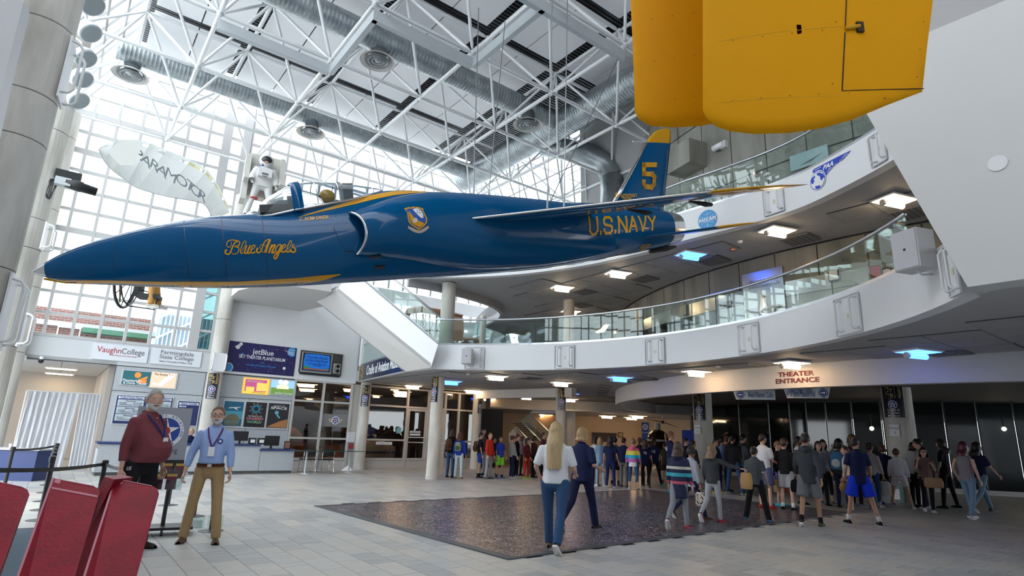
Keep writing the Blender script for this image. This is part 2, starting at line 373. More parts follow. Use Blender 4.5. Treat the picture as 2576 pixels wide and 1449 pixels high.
# fascia of the theatre drum and the concrete drum
def drum(r, a0, a1, n): return arc(DR, r, a0, a1, n)
aL, aR = radians(205), radians(262)
angs = lambda p: atan2(p[1] - DR.y, p[0] - DR.x)
fas = MB().wall(drum(RD, radians(140), radians(262), 70), 2.78, Z1 + .05, .25, 1)
fascia = st('trim_2', fas, WARMW)
dsof = MB(); dp = drum(RD - .1, radians(150), radians(262), 50)
earslab('ceiling_theatre', [p + Z * 3.26 for p in dp] + [Vector((30, 10, 3.26)), Vector((30, 40, 3.26)), Vector((6, 40, 3.26))], Z * .05, mat('dim_theatre_soffit', (.17, .165, .16), .7), kind='structure')
dr = MB().wall(drum(RD - .05, radians(150), radians(262), 60), Z1 + .4, 13.5, .3, 1); drumo = st('wall_drum', dr, JOINT)
for k in range(24):      # cast panels with recessed joints
    b0 = radians(158) + radians(4.3) * k
    for z0, z1 in ((3.75, 6.08), (6.12, 8.4), (8.44, 10.7), (10.74, 13.0)):
        mid = DR + Vector((cos(b0 + .037), sin(b0 + .037), 0)) * RD
        if inview(mid + Z * ((z0 + z1) / 2), 300):
            obj('concrete_panel', MB().wall(drum(RD, b0 + .001, b0 + radians(4.3) - .001, 4), z0, z1, .049, 1), CONC, drumo)
# level-3 balcony
e3 = [(-3.3, 17.1), (-2.4, 17.15), (-1.0, 16.9), (.5, 16.3), (2.0, 15.3), (3.2, 14.1), (4.03, 12.98), (4.69, 12.22), (5.3, 11.45), (5.72, 10.7), (5.95, 9.9), (6.12, 9.1), (6.2, 8.3), (6.15, 7.4)]
def smooth(pts, n=5):
    o = []
    for i in range(len(pts) - 1):
        p0, p1, p2, p3 = [Vector(pts[min(max(k, 0), len(pts) - 1)]) for k in (i - 1, i, i + 1, i + 2)]
        for j in range(n):
            t = j / n; o.append(.5 * ((2 * p1) + (p2 - p0) * t + (2 * p0 - 5 * p1 + 4 * p2 - p3) * t * t + (-p0 + 3 * p1 - 3 * p2 + p3) * t ** 3))
    o.append(Vector(pts[-1])); return o
edge3 = [Vector((p[0], p[1], 0)) for p in smooth([Vector((a, b, 0)) for a, b in e3])]
Z3 = 6.1; ZT3 = 6.8
bal3 = obj('balcony_parapet', MB().wall(edge3, Z3, ZT3, .2, 1), WHITE, kind='structure')
hole = [(-3.3, 17.6), (-2.42, 18.17), (-1.2, 19.5), (-.6, 20.6), (-.43, 21.6), (-.6, 22.6), (-1.1, 23.9), (-1.6, 26.1)]
holec = [Vector((p[0], p[1], 0)) for p in smooth([Vector((a, b, 0)) for a, b in hole], 4)]
edge3o = [edge3[i] + Vector((-(edge3[min(i + 1, len(edge3) - 1)] - edge3[max(i - 1, 0)]).normalized().y, (edge3[min(i + 1, len(edge3) - 1)] - edge3[max(i - 1, 0)]).normalized().x, 0)) * .18 for i in range(len(edge3))]
poly = [p + Z * (Z3 + .02) for p in edge3o[2:]] + [Vector((16, 8, Z3 + .02)), Vector((16, 30, Z3 + .02))] + [p + Z * (Z3 + .02) for p in reversed(holec)]
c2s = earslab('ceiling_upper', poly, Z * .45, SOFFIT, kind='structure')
st('trim_3', MB().wall(holec, Z3 - .22, Z3 + .5, .15, -1), mat('mid_grey_rim', (.36, .36, .38), .6))
def t2(p):
    q = Vector((p.x, p.y, 0))
    if (q - DR).length < RD + .15: return False
    if min((q - e).length for e in edge3) < .65: return False
    if min((q - e).length for e in holec) < 1.0 or (q.x < -.6): return False
    u, v = UV(q); return v > -21.8 and (q - C2).length > R2 and q.y > 7
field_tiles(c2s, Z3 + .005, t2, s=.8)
# well wall behind the opening
ww = [W(9.2, -21.6), W(11, -21.7), W(13, -21.75), W(14.4, -21.6), W(15.2, -21.0), W(15.5, -20.2)]
st('wall_well', MB().wall(ww, 3.9, 6.12, .15, 1), WHITE)
# level 2 floor finish
earslab('floor_upper', [p + Z * 3.73 for p in edge2o] + [Vector((8, 2, 3.72)), Vector((16, 8, 3.72)), Vector((16, 30, 3.72)), Vector((-2, 27, 3.72)), Vector((-5.9, 22.9, 3.72))], Z * .03, mat('grey_carpet_floor', (.25, .25, .26), .9), kind='structure')
# ------------------------------------------------------------------ guard rails: glass panes, shoe and handrail
def guard(name, path, z0, z1, label, step=6, m=GUARD, off=.1, rr=.03):
    e = empty(name, path[0] + Z * z0, 0, label, 'railing')
    P = [p.copy() for p in path]
    obj('base_shoe', MB().wall(P, z0, z0 + .05, .1, 1), RAILM, e)
    n = len(P); off_ = [P[i] + (Vector((-(P[min(i + 1, n - 1)] - P[max(i - 1, 0)]).normalized().y, (P[min(i + 1, n - 1)] - P[max(i - 1, 0)]).normalized().x, 0))) * .05 for i in range(n)]
    obj('handrail', MB().tube([p + Z * z1 for p in off_], rr, 8), RAILM, e, smooth=True)
    for i in range(0, n - 1, step):
        seg = off_[i:i + step + 1]
        if len(seg) < 2: continue
        a, b = seg[0], seg[-1]; d = (b - a).normalized() * .012
        seg = [seg[0] + d] + seg[1:-1] + [seg[-1] - d]
        obj('glass_panel', MB().wall(seg, z0 + .04, z1 - .02, .012, 1), m, e)
    return e
guard('glass_railing', edge2[:-3], ZT1, 4.80, 'curved glass balustrade with metal handrail on the lower balcony')
guard('glass_railing', edge3, ZT3, 7.62, 'curved glass balustrade with metal handrail on the upper balcony', step=8)
guard('glass_railing', [Vector((-5.9, 22.95, 0)), Vector((-4.6, 20.6, 0)), Vector((-3.5, 18.7, 0))], 3.95, 4.75, 'short glass balustrade above the dark navy sign band', step=1)
# columns
def column(p, r, z0, z1, label, joints=(), collar=True, group=None):
    e = empty('concrete_column', (p[0], p[1], z0), 0, label, 'column', group); seg = [z0] + list(joints) + [z1]
    for a, b in zip(seg, seg[1:]): obj('shaft_segment', MB().lathe((p[0], p[1], a + .006), [(r - .008, 0), (r, .012), (r, b - a - .024), (r - .008, b - a - .012)], 28), COLC, e, smooth=False)
    for j in joints: obj('joint_ring', MB().lathe((p[0], p[1], j - .01), [(r - .015, 0), (r - .015, .03)], 28), JOINT, e)
    if collar: obj('base_ring', MB().lathe((p[0], p[1], z0), [(r + .01, 0), (r + .01, .12), (r, .14)], 28), COLC, e)
    return e
def bracket(e, c, n, w_, h, m=WHITE):    # white box with two bent tubes, on a column
    n = Vector(n).normalized(); t = Z.cross(n); c = Vector(c)
    obj('junction_plate', MB().box(c, (w_, h, .03), (t, Z, n)), m, e)
    for s in (-1, 1):
        q = c + t * (s * w_ * .45); obj('conduit_loop', MB().tube([q + n * .02 + Z * h * .42, q + n * .12 + Z * h * .40, q + n * .17 + Z * h * .33, q + n * .17 - Z * h * .33, q + n * .12 - Z * h * .40, q + n * .02 - Z * h * .42], .022, 8), STEELW, e, smooth=True)
cA = column(W(4.13, -21.72), .235, 0, 9.6, 'grey concrete column between the ticket posters and the banner', (3.22, 5.0, 7.0))
bracket(cA, W(4.13, -21.46, 3.52), DV, .44, .62)
co3 = column(W(-1.25, -21.75), .36, 0, 10.9, 'farthest of the three tall leaning-looking concrete columns at left', (3.3, 5.2, 7.6, 10.0))
co2 = column(W(-1.2, -16.75), .36, 0, 10.95, 'middle one of the three tall concrete columns at left', (3.0, 5.2, 5.9, 8.1, 8.8, 10.2))
co1 = column(W(-1.2, -11.15), .42, 0, 10.95, 'nearest and widest tall concrete column at the left edge', (2.4, 3.6, 5.6, 6.35, 7.6, 8.6))
bracket(co1, W(-.78, -11.1, 6.98), (DU * 1 + DV * .1), .5, 1.1); bracket(co1, W(-.78, -11.1, 3.0), (DU + DV * .1), .5, 1.1)
bracket(co2, W(-.84, -16.7, 5.55), DU + DV * .1, .45, .65); bracket(co2, W(-.84, -16.7, 3.4), DU + DV * .1, .45, .8)
column((-2.38, 19.75), .21, 0, Z1, 'round concrete column standing free in front of the glass doors', ())
column((-5.62, 23.15), .21, 0, Z1, 'round concrete column in the storefront beside the black chairs', ())
column((-1.35, 26.1), .2, 0, Z1, 'round concrete column at the right end of the storefront')
column((2.03, 22.6), .2, 0, Z1, 'round concrete column behind the blonde walking women')
column((7.4, 22.4), .35, 0, 3.26, 'thick concrete column with paper Group 2 notice')
column((11.62, 17.5), .385, 0, 3.26, 'thick concrete column with paper Group 3 notice')
column((3.3, 31.0), .25, 0, Z1, 'dim concrete column farthest back near the stairs')
column((-2.0, 17.85), .22, 3.75, Z3, 'upper concrete column behind the balcony railing at the stair top')
column((2.0, 19.6), .19, 3.75, Z3, 'upper concrete column in the middle of the balcony')
column((-1.1, 22.8), .12, 3.75, Z3, 'slim upper column in front of the curved white well wall')
# ------------------------------------------------------------------ stair and landing
ZL = 5.75
so, si = [W(8.43, -14.74, 3.3), W(6.57, -17.87, 5.8)], [W(8.51, -16.52, 3.3), W(6.56, -19.85, 5.8)]
sto, stt = gp(1103, 864, so[0], (so[1] - so[0]).cross(Z).normalized()), gp(925, 713, so[0], (so[1] - so[0]).cross(Z).normalized())
stair = empty('balcony_stair', so[0], 0, 'white stair flight rising from the lower balcony to the left landing', 'staircase')
ds = (so[1] - so[0]); up2 = stt + (stt - sto) * .25
obj('outer_stringer', MB().prism([so[0], sto, stt, up2, so[1]], (si[0] - so[0]) * .06), WHITE, stair)
obj('underside', MB().prism([so[0], so[1], si[1], si[0]], Z * .12), WARMW, stair)
obj('inner_stringer', MB().prism([si[0], si[0] + (sto - so[0]), si[1] + (stt - so[1]), si[1]], (so[0] - si[0]) * .06), WHITE, stair)
for k in range(14):
    t = k / 14; a_ = so[0].lerp(so[1], t) + Z * .18; b_ = si[0].lerp(si[1], t) + Z * .18; p = a_.lerp(b_, .08); q = a_.lerp(b_, .92)
    d = (so[1] - so[0]) / 14; d.z = 0
    obj('step', MB().prism([p, p + d, q + d, q], Z * .16), mat('stair_tread', (.35, .35, .36), .6), stair)
ha, hb = sto + Z * .78, stt + Z * .78
gl = MB().prism([sto, stt, hb, ha], (si[0] - so[0]) * .006)
for k in range(3):
    a, b, c, d = sto.lerp(stt, k / 3), sto.lerp(stt, (k + .98) / 3), ha.lerp(hb, (k + .98) / 3), ha.lerp(hb, k / 3)
    obj('glass_panel', MB().prism([a, b, c, d], (si[0] - so[0]) * .006), GUARD, stair)
obj('handrail', MB().tube([ha, hb + (hb - ha) * .2], .035, 8), RAILM, stair, smooth=True)
obj('cap_rail', MB().tube([sto, stt + (stt - sto) * .2], .035, 6), RAILM, stair)
lp = [wallp(610, 760)[0], 6.75]
land = [W(4.5, -22, ZL), W(6.75, -22, ZL), W(7.2, -19.7, ZL), W(6.6, -19.2, ZL), W(6.4, -17.9, ZL), W(5.2, -18.1, ZL), W(4.4, -18.9, ZL), W(4.1, -20.0, ZL), W(4.15, -21.2, ZL)]
earslab('stair_landing', land, Z * .5, WARMW, kind='structure')
# ------------------------------------------------------------------ great white wall at the right
PW = W(7.85, 0); q = [gp(x, y, PW, DU) for x, y in ((2180, 286), (2434, 722), (2576, 702))]
v3 = q[2].dot(DV); vt = q[0].dot(DV); zt = q[0].z
d01 = (q[0] - q[1]); topp = q[1] + d01 * ((13.2 - q[1].z) / d01.z)
zb2 = q[1].z
crease = [gp(x, y, PW, DU) for x, y in ((2350, 75), (2530, 0))]; dc = crease[1] - crease[0]
cr0 = crease[0] - dc * 1.6; cr1 = crease[0] + dc * 9
tcut = q[1].lerp(topp, .999)
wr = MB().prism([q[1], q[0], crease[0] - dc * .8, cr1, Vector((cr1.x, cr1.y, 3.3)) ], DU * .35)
wallr = st('wall_right', wr, mat('dimmed_white_wall_paint', (.56, .57, .57), .6))  # white wall, greyed in its colour for the weaker daylight it gets
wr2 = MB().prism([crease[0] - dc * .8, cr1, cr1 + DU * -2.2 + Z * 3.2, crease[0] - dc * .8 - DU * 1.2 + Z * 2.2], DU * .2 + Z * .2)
st('ceiling_sloped', wr2, mat('pale_grey_ceiling', (.62, .62, .63), .6))  # separate sloped surface with its own pale grey colour
obj('access_disc', MB().lathe(gp(2510, 411, PW - DU * .0, DU), [(.09, -.004), (.09, .012)], 24, -DU), mat('pale_cover_plate', (.70, .71, .73), .5), wallr, label='round flush cover plate')
# ================================================================== ROOF: deck, panels, truss
dk = MB(); dk.ub(.12, 13.9, -20.7, 18, 13.62, 13.7).ub(13.9, 27, -14.2, 18, 13.62, 13.7); deck = st('ceiling_roof', dk, mat('dark_roof_deck', (.05, .052, .055), .6))
rb = MB()
for k in range(200):
    v = -20.6 + k * .13
    if v < 5: rb.ub(.15, 25 if v > -14 else 13.8, v, v + .05, 13.54, 13.62)
obj('deck_ribs', rb, mat('grey_deck_rib', (.22, .23, .24), .5, .3), deck, kind='stuff')
N0 = Vector((-10.53, 16.21, 11.03)); M_ = 2.727; nu0, nv0 = UV(N0); ZB = 11.03; ZTP = 12.96
PANM = mat('white_acoustic_panel', (.93, .93, .95), .7)
pcell = M_ - .34
for i in range(0, 5):
    for j in range(0, 9):
        u = nu0 + M_ * i; v = nv0 + M_ * j
        if i == 4 and j < 3: continue
        for h in (-1, 1):
            p = W(u + h * M_ * .22, v, 13.2)
            if inview(p, 500): obj('acoustic_panel', MB().box(p, (M_ * .44 - .01 - .03, pcell, .05), (DU, DV, Z)), PANM, deck)
tr = empty('space_truss', W(nu0, nv0, ZB), 0, 'white tubular space frame truss under the roof', 'truss')
bn = lambda i, j: W(nu0 + M_ * i, nv0 + M_ * j, ZB); tn = lambda i, j: W(nu0 + M_ * (i + .5), nv0 + M_ * (j + .5), ZTP)
tm = {}
def strut(name, a, b, r, m=STEELW):
    L_ = (b - a).length; key = (round(L_, 3), r)
    if key not in tm: tm[key] = MB().lathe((0, 0, 0), [(r * .45, .06), (r, .2), (r, L_ - .2), (r * .45, L_ - .06)], 8).mesh(name, m, True)
    o = bpy.data.objects.new(name, tm[key]); z = (b - a).normalized(); x = z.orthogonal().normalized(); o.matrix_world = basis(a, x, z.cross(x), z); C.objects.link(o)
    o.parent = tr; o.matrix_parent_inverse = PINV[tr.name]
vis = lambda a, b: inview(a, 250) or inview(b, 250)
I0, I1, J0, J1 = -1, 7, -1, 6
hub = MB().ball((0, 0, 0), .085, 10, 6).mesh('node_hub', STEELW, True)
def addhub(p):
    o = bpy.data.objects.new('node_hub', hub); C.objects.link(o); o.location = p - tr.location; o.parent = tr
for i in range(I0, I1 + 1):
    for j in range(J0, J1 + 1):
        b = bn(i, j)
        if i < I1 and vis(b, bn(i + 1, j)): strut('chord_tube', b, bn(i + 1, j), .055)
        if j < J1 and vis(b, bn(i, j + 1)): strut('chord_tube', b, bn(i, j + 1), .055)
        if inview(b, 100): addhub(b)
        if i < I1 and j < J1:
            t = tn(i, j)
            if inview(t, 100): addhub(t)
            if i < I1 - 1 and vis(t, tn(i + 1, j)): strut('top_chord_tube', t, tn(i + 1, j), .055)
            if j < J1 - 1 and vis(t, tn(i, j + 1)): strut('top_chord_tube', t, tn(i, j + 1), .055)
            for a_, b_ in ((0, 0), (1, 0), (0, 1), (1, 1)):
                if vis(t, bn(i + a_, j + b_)): strut('diagonal_tube', bn(i + a_, j + b_), t, .042)
# channel beams hung below the lower chord
for k, (a, b) in enumerate((((0, 2), (1, 2)), ((1, 3), (2, 3)), ((2, 3), (2, 4)), ((1, 2), (1, 3)), ((2, 4), (3, 4)), ((1, 4), (2, 4)))):
    p, q_ = bn(*a) - Z * .28, bn(*b) - Z * .28; x = (q_ - p).normalized(); y = Z.cross(x)
    mb = MB(); c = (p + q_) / 2; L_ = (q_ - p).length
    mb.box(c, (L_, .02, .26), (x, y, Z)); mb.box(c + Z * .13 + y * .05, (L_, .12, .02), (x, y, Z)); mb.box(c - Z * .13 + y * .05, (L_, .12, .02), (x, y, Z))
    obj('channel_beam', mb, STEELG, tr)
# ------------------------------------------------------------------ ducts
def duct(name, pts, r, label, ribs=.11, group=None):
    e = empty(name, pts[0], 0, label, 'duct', group)
    for a, b in zip(pts, pts[1:]):
        n = int((b - a).length / ribs); prof = []
        for k in range(n): h = k * ribs; prof += [(r, h), (r, h + ribs * .86), (r + .004, h + ribs * .93)]
        prof.append((r, (b - a).length)); obj('spiral_pipe', MB().lathe(a, prof, 24, (b - a)), DUCT, e, smooth=True)
    return e
dA = duct('air_duct', [W(-.35, -19.27, 12.28), W(12.6, -19.27, 12.28)], .34, 'galvanised round air duct nearest the glass wall')
dB = duct('air_duct', [W(-2, nv0 + 2 * M_, 12.28), W(12.6, nv0 + 2 * M_, 12.28)], .36, 'galvanised round air duct running over the middle of the jet')
dM = duct('air_duct', [W(12.5, -20.1, 12.28), W(12.5, -2, 12.28)], .5, 'largest galvanised main duct crossing behind the jet tail')
obj('end_cap', MB().ball(W(12.5, -20.05, 12.28), .5, 20, 10, (1, 1, .6)), DUCT, dM, smooth=True)
ps = [W(12.9, -15.3, 12.2), W(14.2, -14.4, 12.0), W(14.8, -13.9, 11.6), W(15.0, -13.7, 11.0), W(15.0, -13.7, 8.2)]
obj('branch_elbow', MB().tube(ps[:4], .42, 20), DUCT, dM, smooth=True); obj('drop_pipe', MB().tube(ps[3:], .42, 20), DUCT, dM, smooth=True)
def diffuser(p, ztop, label):
    e = empty('ceiling_diffuser', p, 0, label, 'air vent')
    obj('neck', MB().lathe(p, [(.33, 0), (.24, .05), (.24, ztop - p.z)], 24), DUCT, e, smooth=True)
    obj('outer_cone', MB().lathe(p, [(.50, 0), (.49, .015), (.40, .05), (.30, .10), (.30, .14)], 32, Z, False), WARMW, e, smooth=True)
    for r in (.36, .24, .13): obj('inner_cone', MB().lathe(p, [(r, -.015), (r, 0), (r * .72, .05)], 28, Z, False), mat('pale_grey_diffuser', (.6, .6, .58), .5), e, smooth=True)
    obj('throat', MB().lathe(p + Z * .06, [(.3, 0), (.02, .01)], 20), DARK, e)
for (x, y), l in zip(((328, 190), (782, 335), (950, 155), (1327, 315)), ('round air diffuser hanging at the top left beside the floodlights', 'round air diffuser above the astronaut figure', 'round air diffuser under the middle duct', 'round air diffuser where the middle and main ducts meet')):
    diffuser(gz(x, y, 11.62), 12.2, l)
# flood lights near the column heads
for k, (x, y, zz) in enumerate(((234, 14, 10.9), (228, 84, 10.9), (216, 148, 10.8), (208, 200, 10.7), (199, 254, 10.6))):
    p = gp(x, y, W(-.75, 0), DU); n = (DU * .55 - Z * .75 + DV * .45).normalized()
    e = empty('flood_light', p, 0, '%s of the five round white floodlights beside the tall columns' % ('topmost', 'second from the top', 'middle', 'second from the bottom', 'lowest')[k], 'spotlight', 'floodlights by the columns')
    obj('housing', MB().lathe(p - n * .2, [(.10, 0), (.19, .05), (.22, .14), (.22, .22)], 20, n), STEELW, e, smooth=True)
    obj('lens', MB().lathe(p + n * .02, [(.20, 0), (.19, .012)], 20, n), mat('floodlight_glass', (.35, .4, .42), .15), e)
    obj('yoke', MB().tube([p - n * .08 + Z * .02, p - n * .1 + Z * .3 - DU * .1, p + Z * .5 - DU * .45], .02, 6), STEELW, e)
# white steel panel structure at the far left top
lp_ = MB(); lp_.prism([gr(0, 0, 7.0), gr(60, 0, 7.0), gr(15, 175, 7.0), gr(-40, 420, 7.0), gr(-120, 420, 7.0)], Vector((-.1, .2, 0)))
st('wall_side', lp_, WHITE)

# the rest of the hall, behind and beside the viewpoint
bw = MB(); bw.ub(-1.6, 27, 18, 18.3, 0, 13.7); st('wall_front', bw, WHITE)
bw = MB(); bw.ub(8.4, 8.7, -1.2, 18, 0, 13.6); st('wall_side_far', bw, WHITE)
sheet('window_5', W(-1.75, -22, 3.3), W(-1.75, -11, 3.3), W(-1.75, -22, 11.0), W(-1.75, -11, 11.0), 16, 11, GLASS, .04)
bw = MB(); bw.ub(-2.3, -2.0, -11, 18, 0, 11); bw.ub(-2.0, -1.9, -22, -11, 0, 3.3) if False else None; st('wall_left_side', bw, WHITE)
sheet('window_6', W(-1.5, -10, 11.0), W(-1.5, 18, 11.0), W(.1, -10, 13.2), W(.1, 18, 13.2), 20, 2, GLASS, .05)
# ================================================================== TICKET WALL, STOREFRONT, FAR ROOMS
SPECK = mat('grey_speckled_panel', (.46, .49, .52), .6, noise=(60, (.36, .39, .42), .45, .6, (1, 1, 1)))
tw = MB(); tw.ub(1.35, 6.88, V0 - .3, V0 - .02, 0, 3.23); tkw = st('wall_ticket', tw, JOINT)
for u0, u1, z0, z1 in ((1.36, 3.9, 2.42, 3.17), (3.92, 6.87, 2.42, 3.17), (1.36, 2.6, .02, 2.4), (2.62, 3.9, .02, 2.4), (3.92, 5.4, .02, 2.4), (5.42, 6.87, .02, 2.4)):
    obj('wall_panel', MB().ub(u0, u1, V0 - .03, V0 + .0, z0, z1), SPECK, tkw)
# recess left of the tickets
rc = MB(); rc.ub(-7, 1.35, -29.2, -29, 0, 3.3); rc.ub(1.2, 1.4, -29, V0 - .3, 0, 3.3); st('wall_recess', rc, mat('beige_wall', (.42, .38, .34), .7))
rc = MB(); rc.ub(-7, 1.35, -29, V0, 3.2, 3.3); rco = st('ceiling_recess', rc, mat('recess_ceiling', (.6, .6, .58), .7))
for i in range(5):
    for j in range(4): obj('ceiling_tile', MB().ub(-4.8 + i * 1.2, -3.62 + i * 1.2, -28 + j * 1.45, -26.57 + j * 1.45, 3.17, 3.2), mat('recess_ceiling', (.6, .6, .58)), rco)
LAMP = mat('warm_lamp_glow', (1, .9, .75), .5, emit=(1, .80, .52), es=16)
LAMPW = mat('warm_diffuser_glow', (1, .75, .5), .5, emit=(1, .62, .30), es=6)
BLUEL = mat('blue_gel_glow', (.1, .2, .9), .5, emit=(.05, .16, 1), es=4.5)
def box_light(p, label, L_=.62, Wd=.44, blue=False, lamp=True):
    e = empty('ceiling_light', p, A - .32, label, 'ceiling light', 'recessed ceiling lights')
    lobj('trim_frame', MB().box((0, 0, 0), (L_ + .06, Wd + .06, .03)), WHITE, e)
    lobj('reflector', MB().box((0, 0, -.018), (L_, Wd, .012)), BLUEL if blue else LAMPW, e)
    lobj('tube_lamp', MB().tube([(-L_ * .42, .02, -.09), (L_ * .36, .02, -.09)], .052, 10), BLUEL if blue else LAMP, e, smooth=True)
    lobj('lamp_holder', MB().tube([(-L_ * .5, .02, -.09), (-L_ * .42, .02, -.09)], .058, 10), WARMW, e)
LL = [((1250, 946), 'nearest the wall speaker on the lower ceiling'), ((1413, 962), 'above the column behind the walking women'), ((1188, 982), 'just left of the doorway column tops'), ((1325, 998), 'in the middle of the far ceiling'),
      ((1350, 1010), 'second in the receding row of the far ceiling'), ((1370, 1021), 'third in the receding row of the far ceiling'), ((1040, 970), 'over the storefront door'), ((1230, 1002), 'beside the blue light of the far ceiling'), ((1752, 934), 'left of the theater entrance lettering'), ((1992, 912), 'above the theater entrance lettering'), ((1436, 1004), 'right of the middle column, far back')]
for p, l in LL: box_light(gz(*p, Z1 - .02), 'warm recessed ceiling light ' + l)
for p, l in (((1137, 959), 'beside the free standing column'), ((1560, 949), 'in the middle of the lower ceiling'), ((2310, 884), 'at the right of the lower ceiling'), ((1258, 1013), 'farthest back'), ((1436, 990), 'behind the middle column')): box_light(gz(*p, Z1 - .02), 'blue tinted ceiling light ' + l, blue=True)
for p, l in (((1555, 687), 'under the jet tail on the upper balcony'), ((1415, 723), 'left of the hanging museum sign'), ((1955, 580), 'above the silver star plaque'), ((2250, 503), 'at the right beside the great white wall'), ((1436, 783), 'behind the upper middle column')): box_light(gz(*p, Z3 - .02), 'warm recessed light ' + l)
box_light(gz(1738, 640, Z3 - .02), 'blue tinted light on the upper ceiling under the stabilizer', blue=True)
for p, l in (((155, 927), 'upper of the two lamps over the white curtain'), ((150, 940), 'lower of the two lamps over the white curtain')): 
    e = empty('ceiling_light', gz(*p, 3.16), A, 'flat warm rectangular light, ' + l, 'ceiling light'); lobj('trim_frame', MB().box((0, 0, 0), (.9, .5, .03)), WHITE, e); lobj('diffuser', MB().box((0, 0, -.02), (.8, .4, .02)), LAMP, e)
VENT = mat('dark_return_grille', (.16, .16, .17), .6)
for p, z, l in (((1620, 702), Z3, 'under the jet tail'), ((1468, 735), Z3, 'right of the museum sign'), ((1460, 769), Z3, 'behind the sign'), ((1795, 657), Z3, 'beside the upper blue light'), ((2012, 603), Z3, 'above the star plaque'), ((2300, 535), Z3, 'next to the big white wall'), ((1330, 952), Z1, 'behind the parapet speaker'), ((1620, 955), Z1, 'right of the lower blue light'), ((2385, 889), Z1, 'at the right near the blue light')):
    e = empty('air_grille', gz(*p, z - .015), A, 'dark square ceiling air grille ' + l, 'air vent', 'ceiling grilles')
    lobj('grille_plate', MB().box((0, 0, 0), (.66, .66, .02)), VENT, e)
    for k in range(6): lobj('slat', MB().box((0, -.25 + k * .1, -.014), (.6, .03, .012)), mat('grille_slat', (.25, .25, .26), .5), e)
# ---- storefront
SFM = mat('pale_aluminium_frame', (.52, .50, .47), .4)
sf = MB(); su = [6.92, 8.02, 9.14, 9.86, 11.62, 12.62, 13.45, 14.15, 15.1]
zt_ = 3.2
for u in su: sf.ub(u - .04, u + .04, V0 - .1, V0 + .03, 0, zt_)
for a, b in ((6.9, 9.15), (9.85, 15.12)): 
    for z in (.04, .38, 2.45, 3.19): sf.ub(a, b, V0 - .09, V0 + .02, z - .035, z + .035)
for a, b in ((6.9, 9.15), (9.85, 11.6), (13.45, 15.1)): sf.ub(a, b, V0 - .09, V0 + .02, 1.08, 1.15)
sfo = obj('window_7', sf, SFM, kind='structure')
IG = glass('dim_storefront_glass', (.72, .68, .66), .18)
for a, b in zip(su, su[1:]):
    if abs(a - 9.14) < .01: continue
    if a > 11.5 and a < 13: obj('pane', MB().ub(a + .04, b - .04, V0 - .04, V0 - .03, 2.5, 3.13), IG, sfo); continue
    for z0, z1 in ((.42, 1.08), (1.15, 2.41), (2.5, 3.13)): obj('pane', MB().ub(a + .04, b - .04, V0 - .04, V0 - .03, z0, z1), IG, sfo)
    obj('kick_panel', MB().ub(a + .04, b - .04, V0 - .05, V0 - .02, .07, .35), SFM, sfo)
st('wall_store_pier', MB().ub(9.16, 9.84, V0 - .12, V0 - .02, 0, 3.2), SFM)
for k, (a, b) in enumerate(((11.66, 12.58), (12.66, 13.41))):
    d = obj('door_%d' % (k + 1), MB().ub(a, a + .1, V0 - .06, V0 - .01, .03, 2.42).ub(b - .1, b, V0 - .06, V0 - .01, .03, 2.42).ub(a + .1, b - .1, V0 - .06, V0 - .01, 2.3, 2.42).ub(a + .1, b - .1, V0 - .06, V0 - .01, .03, .4), SFM, kind='structure')
    obj('pane', MB().ub(a + .1, b - .1, V0 - .04, V0 - .03, .4, 2.3), IG, d)
    obj('push_bar', MB().ub(a + .06, b - .06, V0 + .0, V0 + .05, 1.02, 1.06).ub(a + .06, b - .06, V0 + .0, V0 + .05, 1.22, 1.26), RAILM, d)
# dim room behind the glass
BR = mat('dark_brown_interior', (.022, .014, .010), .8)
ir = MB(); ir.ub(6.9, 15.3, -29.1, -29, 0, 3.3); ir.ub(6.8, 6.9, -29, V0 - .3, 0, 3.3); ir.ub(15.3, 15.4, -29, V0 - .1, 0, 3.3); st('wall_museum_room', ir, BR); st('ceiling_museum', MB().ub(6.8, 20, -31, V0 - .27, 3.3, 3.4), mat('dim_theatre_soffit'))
for k, (u, v) in enumerate(((8.2, -24.5), (10.6, -25.5), (12.6, -24.5), (9.3, -27.6), (13.6, -26.5))): box_light(W(u, v, 3.25), 'dim ceiling lamp number %s inside the dark museum room' % ('nearest the counter', 'over the display car', 'behind the door', 'at the far left wall', 'at the far right wall')[k].replace('number ', ''), .8, .35)
ORG = mat('dull_orange_display', (.35, .14, .03), .6)
e = empty('balloon_display', W(7.6, -24.4), 0, 'orange rounded display dome inside the dark museum room', 'display'); obj('dome', MB().ball(W(7.6, -24.4, .55), .75, 18, 10, (1, 1, 1.3)), ORG, e, smooth=True); obj('plinth', MB().ub(7.1, 8.1, -24.9, -23.9, 0, .3), BLACK, e)
e = empty('display_cart', W(11.4, -24.6), 0, 'white and blue striped display car behind the storefront glass', 'display'); 
obj('body_shell', MB().tube([W(10.4, -24.6, .45), W(10.7, -24.6, .55), W(11.6, -24.6, .62), W(12.4, -24.6, .5)], [.25, .5, .52, .3], 12), mat('ivory_gloss', (.55, .52, .48), .3), e, smooth=True)
obj('blue_stripe', MB().ub(10.5, 12.4, -24.09, -24.05, .5, .58), NAVY, e); obj('windscreen', MB().ball(W(11.3, -24.6, 1.0), .42, 14, 8, (1, .8, .8)), IG, e, smooth=True)
e = empty('banner_stand', W(12.3, -27), 0, 'blue upright banner in the dark room behind the door', 'banner'); obj('banner_sheet', MB().ub(12.0, 12.6, -27.02, -27, .3, 2.2), mat('royal_blue', (.02, .06, .4), .6), e); obj('foot', MB().ub(11.95, 12.65, -27.15, -26.9, 0, .08), BLACK, e)
